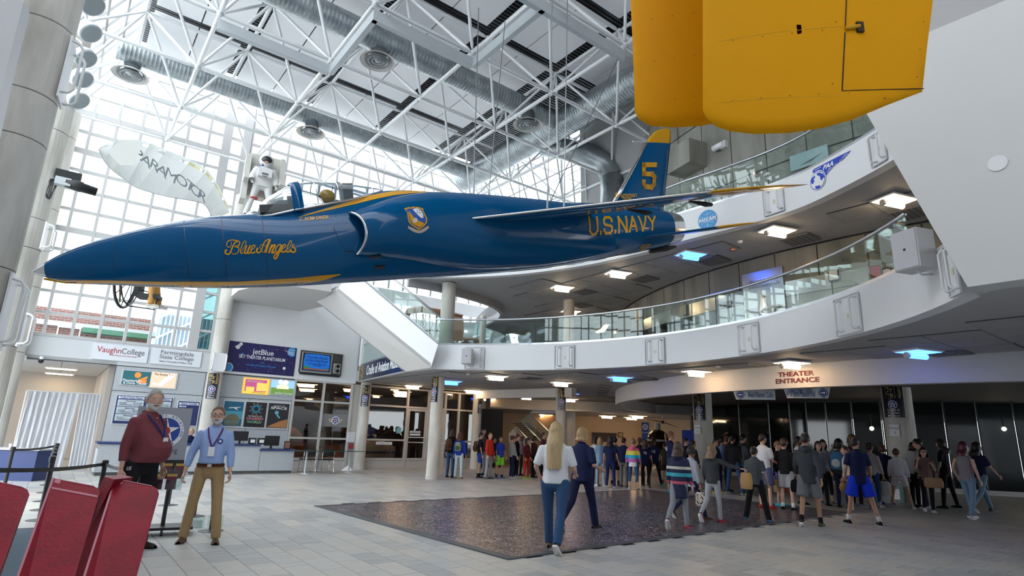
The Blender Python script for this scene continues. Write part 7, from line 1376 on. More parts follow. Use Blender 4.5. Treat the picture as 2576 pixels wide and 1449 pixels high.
def headpt(th, ph, k=0.0):
    d = hdir(th, ph); x, y, z = d.x * .077, d.y * .098, d.z * .122
    if z < -.02: f = min((-.02 - z) / .1, 1); x *= 1 - .30 * f; y = y * (1 - .12 * f) + .010 * f
    if d.y > 0:
        y -= .010 * max(0, d.y) ** 2
        fx = abs(x); 
        y += .024 * math.exp(-(x / .012) ** 2) * math.exp(-((z + .022) / .020) ** 2) + .010 * math.exp(-(x / .010) ** 2) * math.exp(-((z - .002) / .022) ** 2)
        y -= .009 * math.exp(-((fx - .031) / .016) ** 2) * math.exp(-((z - .006) / .013) ** 2)
        y += .005 * math.exp(-((z - .030) / .010) ** 2) * math.exp(-(x / .05) ** 2)
        y += .006 * math.exp(-(x / .024) ** 2) * math.exp(-((z + .058) / .010) ** 2) + .008 * math.exp(-(x / .022) ** 2) * math.exp(-((z + .098) / .014) ** 2)
    else: y *= 1.02
    return Vector((x, y, z)) + d * k
def head_geo(M, n=22, m=18):
    mb = MB(); mb.cur = 0; rows = [[M @ headpt(pi * (.02 + .96 * j / m), 2 * pi * k / n) for k in range(n)] for j in range(m + 1)]; mb.grid(rows, True); mb.add(rows[0], [tuple(range(n))]); mb.add(rows[-1], [tuple(range(n))])
    sc = M.to_scale()[0]
    for s in (-1, 1):
        mb.cur = 0; mb.ball(M @ Vector((s * .079, -.006, -.004)), .03 * sc, 8, 6, (.35, .65, 1.05))
        mb.cur = 2; mb.ball(M @ Vector((s * .031, .0745, .006)), .0125 * sc, 8, 5, (1, 1, .6)); mb.cur = 3; mb.ball(M @ Vector((s * .031, .0835, .006)), .006 * sc, 6, 4, (1, 1, .8))
        mb.cur = 4; mb.tube([M @ Vector((s * .016, .093, .024)), M @ Vector((s * .032, .090, .030)), M @ Vector((s * .050, .077, .024))], .0032 * sc, 4)
    mb.cur = 1; mb.tube([M @ Vector((-.024, .083, -.061)), M @ Vector((0, .0935, -.058)), M @ Vector((.024, .083, -.061))], [.003 * sc, .0052 * sc, .003 * sc], 5); return mb
def hair_geo(style, M, Ln=0.0, col=None, rnd=None):
    mb = MB(); n = 26; sc = M.to_scale()[0]; k0 = {'buzz': .006, 'short': .011, 'curly': .030, 'beanie': .016}.get(style, .016)
    def lim(ph):
        c = cos(ph); f = (1 + c) / 2; return radians((50 if style in ('short', 'buzz') else 60) * f + 118 * (1 - f) + (12 * math.exp(-((abs((ph + pi) % (2 * pi) - pi) - 1.35) / .3) ** 2) if style != 'beanie' else 4))
    rows = []
    for j in range(10): rows.append([M @ headpt(max(.02, lim(2 * pi * k / n) * j / 9), 2 * pi * k / n, k0 * (1 if j < 9 else .35) + (.006 * sin(k * 2.1 + j * 1.7) if style in ('curly', 'long', 'bob') else .002 * sin(k * 3 + j))) for k in range(n)])
    mb.grid(rows, True)
    if style in ('long', 'bob', 'curly') and Ln > 0:
        N = 18; J = 8
        for off in (0.0, .03):
            R_ = []
            for j in range(J + 1):
                f = j / J; row = []
                for k in range(N + 1):
                    ph = radians(70 + 220 * k / N) if style != 'bob' else radians(60 + 240 * k / N); b = headpt(radians(82), ph, k0 + .004 - off * (.6 if f < .5 else .9)); w_ = 1 + .12 * f + (.45 * f - .40 * f * f if Ln > .3 else 0); q_ = min(max((Ln * f - .05) / .13, 0), 1); back = -.105 * q_ * q_ * (3 - 2 * q_)
                    row.append(M @ Vector((b.x * w_ + .006 * sin(k * 1.9 + f * 7), min(b.y, .05) * (1 - .12 * f) + back * .8 + .006 * sin(k * 2.7 + f * 5), b.z - Ln * f * (1 - .06 * abs(sin(k * 1.3))))))
                R_.append(row)
            mb.grid(R_)
    if style == 'tail': mb.tube([M @ Vector((0, -.10, .05)), M @ Vector((0, -.15, .06)), M @ Vector((0, -.165, .0)), M @ Vector((.01, -.15, -.12)), M @ Vector((0, -.13, -.12 - Ln))], [.02 * sc, .032 * sc, .036 * sc, .03 * sc, .008 * sc], 8)
    if style == 'bun': mb.ball(M @ Vector((0, -.09, .085)), .045 * sc, 10, 7)
    if style == 'beanie': mb.ball(M @ Vector((0, -.02, .155)), .03 * sc, 8, 6)
    return mb
def seg(mb, a, b, ra, rb, n=10, e=1): P = [a + (a - b).normalized() * ra * .4, a, a.lerp(b, .5), b] + ([b + (b - a).normalized() * rb * .5] if e else []); mb.tube(P, [ra * .55, ra, (ra + rb) / 2 * 1.02, rb, rb * .6][:len(P)], n)
def torso(mb, rings, M3):
    rows = []
    for z, hw, dp, cy, sh in rings: rows.append([M3(Vector((hw * (abs(cos(2 * pi * k / 20)) ** (2 / 2.4)) * (1 if cos(2 * pi * k / 20) >= 0 else -1), cy + dp * sin(2 * pi * k / 20), z))) for k in range(20)])
    mb.grid(rows, True); mb.add(rows[0], [tuple(range(20))]); mb.add(rows[-1], [tuple(range(20))])
JOBS = []; PEOPLE = []
def queue(mb, voxel, cb):
    me = mb.mesh('tmp', SOFFIT); o = bpy.data.objects.new('tmp', me); C.objects.link(o); r = o.modifiers.new('r', 'REMESH'); r.mode = 'VOXEL'; r.voxel_size = voxel; s = o.modifiers.new('s', 'SMOOTH'); s.factor = .5; s.iterations = 3; JOBS.append((o, cb))
def person(x, fy, hy, face, label, top=((.1, .1, .1), .5), bot=((.02, .03, .08), 1.0), hair=((.03, .02, .015), 'short', 0), skin='l', shoe=(.05, .05, .05), pose='stand', build=1.0, belly=0.0, vox=.026, skirt=False, hood=False, glasses=False, beard=None, head=(0, 0), arms=None, P=None, H=None, hem=None, lift=None, legs=None, topm=None, extra=None, sock=None, tuck=False, name='person', fing=False, lean=0.0, sole=(.75, .75, .75)):
    P = P or gz(x, fy); d = hypot(P.x, P.y)
    if H is None:
        lo, hi = .8, 2.2
        for _ in range(30):
            mm = (lo + hi) / 2
            if pix(P + Z * mm)[1] > hy: lo = mm
            else: hi = mm
        H = lo
    s = H / 1.75; az = atan2(-P.y, -P.x); yaw = az + radians(face) - pi / 2      # face: 0 to camera, 90 to the right of the picture, 180 away
    root = empty(name, P, yaw, label, 'person', 'people in the hall')
    kid = max(0, min(1, (1.6 - H) / .4)); hs = s * (1.05 + .12 * kid)
    lg = legs or {'stand': ((2, 3, .02), (-2, 3, .02)), 'walk': ((24, 6, .0), (-22, 22, .0)), 'walk2': ((-24, 26, 0), (22, 5, 0)), 'wide': ((3, 2, .10), (-4, 3, .10)), 'shift': ((8, 14, .03), (-3, 0, .03)), 'cross': ((10, 4, -.03), (-6, 18, .0))}[pose]
    V = lambda a, b, c: Vector((a, b, c)) * s
    J = {}; low = 9
    for k, sd in ((0, -1), (1, 1)):
        a, kn, out = lg[k]; hip = Vector((sd * .095 * build, 0, .93)); a1 = radians(a); a2 = radians(a - kn)
        knee = hip + Vector((sd * out * .9, sin(a1) * .43, -cos(a1) * .43)); ank = knee + Vector((sd * out * .9, sin(a2) * .42, -cos(a2) * .42)); J[k] = [hip, knee, ank, a2]; low = min(low, ank.z - .075 + (0 if kn < 12 else 0))
    for k in (0, 1): J[k][:3] = [q - Z * low for q in J[k][:3]]
    dz = -low; Tz = lambda z: z + dz
    LM_ = Matrix.Rotation(radians(-lean), 3, 'X')
    def M3(v): q = Vector((v.x, v.y, v.z)); b = Vector((0, 0, Tz(.95))); return (b + LM_ @ (q + Z * dz - b)) * s
    sh = [Vector((sd * (.152 * sqrt(build) + .010), -.005, 1.385)) for sd in (-1, 1)]
    ar = arms or {'stand': ((4, 12, 12), (2, 12, 12)), 'walk': ((-22, 12, 14), (22, 12, 22)), 'walk2': ((22, 12, 22), (-22, 12, 14))}.get(pose, ((3, 13, 16), (4, 13, 16)))
    A_ = []
    for k, sd in ((0, -1), (1, 1)):
        a, o_, e_ = ar[k][:3]; o2 = ar[k][3] if len(ar[k]) > 3 else o_ * .5; a1, a2 = radians(a), radians(a + e_); ro, ro2 = radians(o_), radians(o2)
        el = sh[k] + Vector((sd * sin(ro), sin(a1) * cos(ro), -cos(a1) * cos(ro))) * .285; wr = el + Vector((sd * sin(ro2), sin(a2) * cos(ro2), -cos(a2) * cos(ro2))) * .245; A_.append((sh[k], el, wr, (wr - el).normalized()))
    bd = build; bl = belly
    # --- body
    mb = MB(); torso(mb, [(.90, .12 * bd, .09, 0, 0), (1.0, .135 * bd, .095 + bl * .5, bl * .4, 0), (1.12, .12 * bd, .085 + bl * .6, bl * .5, 0), (1.30, .130 * bd, .09, bl * .1, 0), (1.37, .115 * bd, .07, 0, 0), (1.43, .07, .055, 0, 0), (1.47, .05, .05, 0, 0)], M3)
    nb = M3(Vector((0, -.012, 1.44))); nt_ = M3(Vector((0, .008, 1.58))); seg(mb, nb, nt_, .052 * s * (1 + .1 * (bd - 1)), .048 * s)
    for k in (0, 1):
        S_, E_, W_, D_ = [M3(q) for q in A_[k][:3]] + [A_[k][3]]; seg(mb, S_.lerp(E_, .15), E_, .040 * s, .035 * s, 8); seg(mb, E_, W_, .036 * s, .025 * s, 8)
        h_, k_, a_, _ = J[k]; seg(mb, h_ * s, k_ * s, .072 * s * bd, .050 * s, 10); seg(mb, k_ * s, a_ * s, .052 * s, .036 * s, 8)
    Mh = Matrix.Translation(M3(Vector((0, .022, 1.612 - .02 * kid)))) @ Matrix.Rotation(radians(head[0]), 4, 'Z') @ Matrix.Rotation(radians(head[1]), 4, 'X') @ Matrix.Scale(hs * .98, 4)
    hg = head_geo(Mh, *((22, 18) if vox < .02 else (16, 14))); hand = MB()
    for k, sd in ((0, -1), (1, 1)):
        W_ = M3(A_[k][2]); D_ = (LM_ @ A_[k][3]).normalized(); side = Vector((0, 1, 0)) if abs(D_.y) < .8 else Vector((0, 0, 1)); side = (side - D_ * side.dot(D_)).normalized(); inn = D_.cross(side) * sd; inn = inn if inn.x * sd < 0 else -inn
        hand.tube([W_ - D_ * .01 * s, W_ + D_ * .03 * s, W_ + D_ * .08 * s, W_ + D_ * .095 * s], [.024 * s, .036 * s, .036 * s, .028 * s], 8, True, .5)
        n_ = 7 if vox < .02 else 4
        for f, (o_, L_) in enumerate(((.027, .066), (.010, .076), (-.009, .070), (-.026, .055))):
            b0 = W_ + D_ * .085 * s + side * o_ * s; cu = .45 + .08 * f; p1 = b0 + (D_ * cos(cu) + inn * sin(cu)) * L_ * .45 * s; p2 = p1 + (D_ * cos(cu * 2.1) + inn * sin(cu * 2.1)) * L_ * .33 * s; p3 = p2 + (D_ * cos(cu * 3) + inn * sin(cu * 3)) * L_ * .24 * s
            hand.tube([b0, p1, p2, p3], [.0095 * s, .009 * s, .008 * s, .006 * s], n_)
        tb_ = W_ + D_ * .03 * s + side * .028 * s; t1_ = tb_ + (D_ * .7 + side * .7 + inn * .2).normalized() * .035 * s; hand.tube([tb_, t1_, t1_ + (D_ * .9 + side * .15 + inn * .4).normalized() * .03 * s], [.013 * s, .011 * s, .007 * s], n_)
    SK = mat('skin_' + skin, SKINS[skin], .55); HC = mat('hair_%02x%02x%02x' % tuple(int(v * 255) for v in hair[0]), hair[0], .5, noise=(60, tuple(v * .75 for v in hair[0]), .3, .7, (1, 1, .12)))
    def fin(me, root=root, hg=hg, hand=hand):
        vs = [tuple(v.co) for v in me.vertices]; fs = [tuple(p.vertices) for p in me.polygons]; o_ = MB(); o_.v = vs; o_.f = fs; o_.mi = [0] * len(fs); 
        for src in (hg, hand): b0 = len(o_.v); o_.v += src.v; o_.f += [tuple(i + b0 for i in f) for f in src.f]; o_.mi += src.mi
        lobj('body', o_, [SK, mat('lip_' + skin, tuple(a * b for a, b in zip(SKINS[skin], (.85, .55, .55))), .5), mat('eye_white', (.75, .75, .74), .3), mat('eye_dark', (.02, .015, .01), .2), HC], root, True)
    queue(mb, vox, fin)
    # --- top
    if top:
        c_, sl = top[:2]; hz = hem if hem is not None else (.86 if not tuck else .993); mb = MB(); lo_ = 1.0 if len(top) < 3 else top[2]; g = .012 * lo_
        torso(mb, [(hz, (.150 * bd + g) if not tuck else .14 * bd + g, .115 + bl * .55 + g * .6, bl * .45, 0), (1.0, .140 * bd + g, .108 + bl + g * .6, bl * .75, 0), (1.10, .134 * bd + g, .108 + bl * 1.1 + g * .6, bl * .8, 0), (1.26, .152 * bd + g, .112 + bl * .4 + g * .5, bl * .3, 0), (1.36, .158 * bd + g * .5, .100 + g * .4, 0, 0), (1.415, .140 * bd, .088, -.004, 0), (1.455, .098 * bd, .070, -.006, 0), (1.485, .062, .056, -.008, 0)], M3)
        for k in (0, 1):
            S_, E_, W_ = [M3(q) for q in A_[k][:3]]
            if sl > 0:
                e1 = S_.lerp(E_, min(1, sl * 2) if sl < .5 else (.80 if sl <= .5 else 1.0)); seg(mb, S_, e1, (.054 + g * .5) * s * (.5 + .5 * bd), (.048 + g * .6) * s, 10, sl > .5)
                if sl > .5: seg(mb, E_, E_.lerp(W_, (sl - .5) * 2 * .97), (.046 + g * .6) * s, (.036 + g * .4) * s, 10, 0)
        if hood: mb.tube([M3(Vector((-.10, .02, 1.44))), M3(Vector((-.09, -.08, 1.45))), M3(Vector((0, -.125, 1.42))), M3(Vector((.09, -.08, 1.45))), M3(Vector((.10, .02, 1.44)))], [.02 * s, .042 * s, .05 * s, .042 * s, .02 * s], 8)
        tmt = topm or cloth(c_); queue(mb, vox, lambda me, root=root, tmt=tmt: (me.materials.clear(), me.materials.append(tmt), me.polygons.foreach_set('use_smooth', [True] * len(me.polygons)), lobj_me('top_garment', me, root)))
        if vox < .02: lobj('collar', MB().tube([M3(Vector((.062 * cos(q), -.004 + .06 * sin(q), 1.475 - .012 * sin(q)))) for q in [pi / 2 + .35 + (2 * pi - .7) * k / 12 for k in range(13)]], .016 * s, 6), tmt, root, True)
    # --- trousers, shorts or skirt
    if bot:
        c_, ln = bot[:2]; fl = bot[2] if len(bot) > 2 else 0.0; mb = MB()
        if skirt:
            torso(mb, [(1.02, .135 * bd + .012, .10, 0, 0), (.93, .16 * bd, .12, 0, 0), (.93 - .45 * ln, .19 * bd, .15, 0, 0)], M3)
        else:
            torso(mb, [(1.03, .132 * bd + .006, .098 + bl * .5, bl * .3, 0), (.95, .150 * bd, .112 + bl * .3, bl * .1 - .004, 0), (.86, .150 * bd, .108, -.008, 0), (.80, .10 * bd, .07, 0, 0)], M3)
            for k in (0, 1):
                h_, k_, a_ = [q * s for q in J[k][:3]]
                if ln < .5: seg(mb, h_, h_.lerp(k_, ln * 2 * .95), .096 * s * bd, (.094 + fl) * s, 10, 0)
                else: seg(mb, h_, k_, .088 * s * bd, (.062 + fl * .4) * s, 10); seg(mb, k_, k_.lerp(a_, (ln - .5) * 2 * 1.03), (.063 + fl * .4) * s, (.048 + fl) * s, 10, 0)
        bm_ = cloth(c_); queue(mb, vox, lambda me, root=root, bm_=bm_: (me.materials.clear(), me.materials.append(bm_), me.polygons.foreach_set('use_smooth', [True] * len(me.polygons)), lobj_me('shorts' if ln < .6 else 'trousers', me, root)))
    # --- shoes
    for k in (0, 1):
        a_ = J[k][2] * s; pt = J[k][3]; tip = 0 if a_.z < .10 * s else min(.9, -pt * 1.3) if pt < 0 else 0; R_ = Matrix.Rotation(-tip, 3, 'X'); base = Vector((a_.x, a_.y, a_.z - .055 * s)); mb = MB(); toe = (.06 if k else -.06)
        def F(x, y, z): q = R_ @ (Vector((x + y * toe * 2, y, z)) * s); return base + q
        prof = [(-.085, .022, .05), (-.07, .036, .075), (-.03, .040, .085), (.03, .042, .080), (.09, .048, .062), (.14, .046, .052), (.172, .030, .034)]
        mb.cur = 0; mb.grid([[F(w_ * cos(q), y, -.012 + h_ * max(0, sin(q)) if sin(q) > 0 else -.012) for q in [2 * pi * j / 12 for j in range(12)]] for y, w_, h_ in prof], True)
        mb.cur = 1; R4 = [[F(w_ * 1.06 * q, y * 1.03, z_) for q, z_ in ((-1, -.036), (1, -.036), (1, -.008), (-1, -.008))] for y, w_, h_ in prof]; mb.grid(R4, True); mb.add(R4[0] + R4[-1], [(0, 1, 2, 3), (7, 6, 5, 4)])
        lobj('shoe', mb, [cloth(shoe, rough=.5), cloth(sole, rough=.6)], root, True)
        if sock: lobj('sock', MB().tube([a_ + Z * .0, a_ + (J[k][1] * s - a_).normalized() * .11 * s], .042 * s, 10), cloth(sock), root, True)
    lobj('hair', hair_geo(hair[1], Mh, hair[2] / hs if hair[2] else 0), HC, root, True)
    if beard:
        b = MB(); rows = []; B0 = mat('beard_grey', beard, .8, noise=(120, tuple(v * .65 for v in beard), .3, .7, (1, 1, 1)))
        for j in range(7): rows.append([Mh @ headpt(radians((106 if abs(k - 8) > 2 else 121) + (9.5 if abs(k - 8) > 2 else 7) * j), radians(-74 + 148 * k / 16), .003 + .014 * sin(pi * min(j / 5, 1)) * (.6 + .4 * cos(radians(-78 + 156 * k / 16))) + .002 * sin(k * 2.7 + j)) for k in range(17)])
        b.grid(rows); b.tube([Mh @ Vector((-.032, .080, -.050)), Mh @ Vector((0, .102, -.044)), Mh @ Vector((.032, .080, -.050))], .007 * hs, 6); lobj('beard', b, B0, root, True)
    if glasses:
        g = MB()
        for sd in (-1, 1): g.tube([Mh @ Vector((sd * .031 + .021 * cos(q), .104, .004 + .014 * sin(q))) for q in [2 * pi * j / 12 for j in range(13)]], .0022 * hs, 5); g.tube([Mh @ Vector((sd * .052, .103, .008)), Mh @ Vector((sd * .08, .01, .008))], .002 * hs, 4)
        g.tube([Mh @ Vector((-.011, .105, .006)), Mh @ Vector((.011, .105, .006))], .002 * hs, 4); lobj('glasses', g, BLACK, root)
    info = dict(root=root, M3=M3, s=s, wrist=[M3(a[2]) for a in A_], hand=[M3(a[2]) + (LM_ @ a[3]) * .10 * s for a in A_], Mh=Mh, yaw=yaw, P=P, bl=bl, bd=bd); PEOPLE.append(info); return info
def lobj_me(name, me, parent): o = bpy.data.objects.new(name, me); C.objects.link(o); o.parent = parent; return o
def wp_(inf, v): return Matrix.Translation(inf['P']) @ Matrix.Rotation(inf['yaw'], 4, 'Z') @ Vector(v)
def backpack(inf, col, label, sc=1.0, c2=None, name='backpack'):
    s = inf['s']; e = empty(name, inf['P'], inf['yaw'], label, 'bag'); c = inf['M3'](Vector((0, -.20, 1.20))); e.location = inf['P'] + Matrix.Rotation(inf['yaw'], 3, 'Z') @ c; PINV[e.name] = (Matrix.Translation(e.location) @ Matrix.Rotation(inf['yaw'], 4, 'Z')).inverted()
    w_, h, d = .29 * sc * s, .40 * sc * s, .15 * sc * s; rows = [[(w_ / 2 * f * cos(q) ** 1 * 1, d / 2 * f * sin(q), z) for q in [2 * pi * k / 14 for k in range(14)]] for z, f in ((-h / 2, .7), (-h * .42, 1), (0, 1.05), (h * .35, .95), (h * .48, .6), (h * .5, .2))]
    lobj('bag_body', MB().grid(rows, True), cloth(col), e, True); lobj('front_pocket', MB().ball((0, -d * .5, -h * .15), w_ * .34, 12, 8, (1, .3, 1)), cloth(c2 or tuple(v * .7 for v in col)), e, True)
    for sd in (-1, 1): lobj('shoulder_strap', MB().tube([(sd * .07 * s, .07 * s, -h * .3), (sd * .11 * s, .10 * s, 0), (sd * .09 * s, .16 * s, h * .50), (sd * .06 * s, .04 * s, h * .48)], .016 * s, 5), cloth(tuple(v * .6 for v in col)), e, True)
def handbag(inf, k, col, label, w_=.3, h=.3, d=.12, kind='bag', drop=.0, handles=True, pat=None, name=None):
    q = inf['P'] + Matrix.Rotation(inf['yaw'], 3, 'Z') @ inf['hand'][k]; top = q - Z * (.05 + drop); e = empty(name or 'carried_bag', top - Z * h, inf['yaw'], label, kind)
    rows = [[(w_ / 2 * f * cos(a) , d / 2 * f * sin(a), z) for a in [2 * pi * j / 14 for j in range(14)]] for z, f in ((0, .75), (h * .06, .97), (h * .5, 1.03), (h * .9, .9), (h, .72))]
    lobj('bag_body', MB().grid(rows, True), pat or cloth(col), e, True)
    if handles:
        for sd in (-1, 1): lobj('bag_handle', MB().tube([(-w_ * .2, sd * d * .3, h), (-w_ * .12, sd * .02, h + .06 + drop), (w_ * .12, sd * .02, h + .06 + drop), (w_ * .2, sd * d * .3, h)], .007, 5), pat or cloth(tuple(v * .7 for v in col)), e, True)
    return e
NV = (.012, .018, .06); BK = (.012, .012, .014); JN_ = (.03, .07, .16); LJ = (.32, .42, .52); GY = (.20, .21, .22); DG_ = (.045, .05, .055); HB_ = (.07, .035, .02); BLD = (.38, .25, .13); DK = (.018, .012, .01)
# the two men
m1 = person(316, 1386, 975, 46, 'heavy man with grey hair and white beard in maroon shirt and black trousers, arms hanging', ((.17, .045, .055), .84, 1.4), (BK, 1.0, .01), ((.42, .42, .40), 'short', 0), 'l', (.02, .015, .01), 'stand', 1.15, .105, .014, beard=(.70, .69, .66), head=(-26, -2), arms=((4, 8, 10), (-4, 12, 10)), legs=((3, 2, .03), (-3, 2, .03)), hem=.93, sole=(.02, .02, .02))
m1['root'].rotation_euler.z = m1['yaw']
m2 = person(500, 1366, 1018, -6, 'man with glasses and grey beard in light blue shirt and khaki trousers', ((.30, .42, .72), .86, 1.2), ((.37, .25, .13), 1.0, .012), ((.16, .11, .07), 'short', 0), 'l', (.10, .055, .03), 'wide', 1.0, .030, .014, glasses=True, beard=(.55, .52, .48), head=(0, 0), arms=((4, 13, 16), (2, 18, 10)), legs=((6, 3, .055), (-2, 4, .06)), tuck=True, sole=(.03, .02, .015))
def child_of(inf, name, mb, m, **k): return lobj(name, mb, m, inf['root'], **k)
for inf, c1_, wd in ((m1, (.02, .03, .16), .011), (m2, (.10, .03, .12), .010)):
    s = inf['s']; M3 = inf['M3']; f = .105 + inf['bl'] * .4
    child_of(inf, 'lanyard', MB().tube([M3(Vector((-.06, -.05, 1.48))), M3(Vector((-.088, .06, 1.44))), M3(Vector((-.06, f + .015, 1.34))), M3(Vector((0, f + .045 + inf['bl'] * .45, 1.20)))], wd, 5).tube([M3(Vector((.06, -.05, 1.48))), M3(Vector((.088, .06, 1.44))), M3(Vector((.06, f + .015, 1.34))), M3(Vector((0, f + .045 + inf['bl'] * .45, 1.20)))], wd, 5), cloth(c1_), label='dark lanyard round the neck')
    c = M3(Vector((0, f + .060 + inf['bl'] * .55, 1.15))); child_of(inf, 'name_badge', MB().box(c, (.075, .006, .12)), PRW, label='white name badge')
M3 = m2['M3']; child_of(m2, 'belt', MB().grid([[M3(Vector(((.151 + .018) * cos(q), .0 + (.128 + .012) * sin(q) + .006, z))) for q in [2 * pi * k / 24 for k in range(24)]] for z in (.955, .992)], True), cloth((.08, .03, .015)), label='brown leather belt'); child_of(m2, 'belt_buckle', MB().box(M3(Vector((0, .150, .973))), (.05, .012, .036)), SILVER)
Me = Matrix.Translation(m2['M3'](Vector((.09, .125, 1.30)))) @ Matrix.Rotation(pi, 4, 'Z') @ Matrix.Rotation(pi / 2, 4, 'X'); 
mbb = MB(); mbb.lathe(m2['M3'](Vector((-.085, .128, 1.28))), [(.034, 0), (.034, .012)], 16, Vector((0, 1, 0))); child_of(m2, 'shirt_emblem', mbb, EB, label='round blue emblem on the chest'); child_of(m2, 'emblem_star', MB().lathe(m2['M3'](Vector((-.085, .141, 1.28))), [(.018, 0), (.018, .003)], 5, Vector((0, 1, 0))), EW)
for k in range(6): z = .99 + .085 * k; child_of(m1, 'button', MB().ball(m1['M3'](Vector((0.02, .118 + .105 * 1.75 * math.exp(-((z - 1.06) / .17) ** 2) * .97, z))), .007, 6, 4), PRW)
child_of(m2, 'wrist_watch', MB().lathe(m2['wrist'][0] - Z * .012, [(.033, 0), (.033, .02)], 12), SILVER)
q = m2['P'] + Matrix.Rotation(m2['yaw'], 3, 'Z') @ m2['hand'][1]; e = empty('water_bottle', q, 0, 'clear plastic water bottle held low by the man in the blue shirt', 'bottle'); ax_ = Vector((-.45, -.2, -.85)).normalized(); obj('bottle_body', MB().lathe(q - ax_ * .09, [(.012, 0), (.014, .02), (.03, .05), (.032, .18), (.028, .2)], 14, ax_), GUARD, e, smooth=True); obj('bottle_cap', MB().lathe(q - ax_ * .11, [(.014, 0), (.014, .02)], 12, ax_), PRW, e)
# the walking women
w1 = person(1394, 1386, 1056, 168, 'woman with very long blonde hair in white t-shirt and dark jeans walking away', ((.68, .70, .74), .46, 1.5), (JN_, 1.0, .012), ((.52, .38, .20), 'long', .56), 'l', (.10, .06, .04), 'walk', 1.18, .03, .016, hem=.90, arms=((-10, 20, 60, -5), (2, 20, 66, -5)), legs=((14, 3, .0), (-16, 20, .0)), sole=(.72, .7, .68))
w2 = person(1463, 1334, 1066, 150, 'woman with shoulder length blonde hair in navy t-shirt and navy trousers mid stride', (NV, .46, 1.4), ((.012, .016, .05), 1.0, .018), ((.42, .27, .13), 'bob', .11), 'l', (.02, .02, .025), 'walk', 1.12, .02, .018, hem=.84, arms=((12, 12, 50, 0), (-6, 18, 80, 0)), legs=((-20, 32, .0), (22, 5, .0)), head=(-12, 0), sole=(.6, .45, .45))
RB = stripes('rainbow_knit', [(0, (.75, .76, .78)), (.80, (.50, .14, .42)), (.91, (.03, .42, .62)), (1.01, (.78, .70, .10)), (1.14, (.72, .14, .20))])
SH_ = stripes('striped_sweater', [(0, NV), (.76, (.55, .08, .14)), (.81, NV), (.89, (.04, .36, .45)), (.95, NV), (1.01, (.55, .52, .45)), (1.06, NV)])
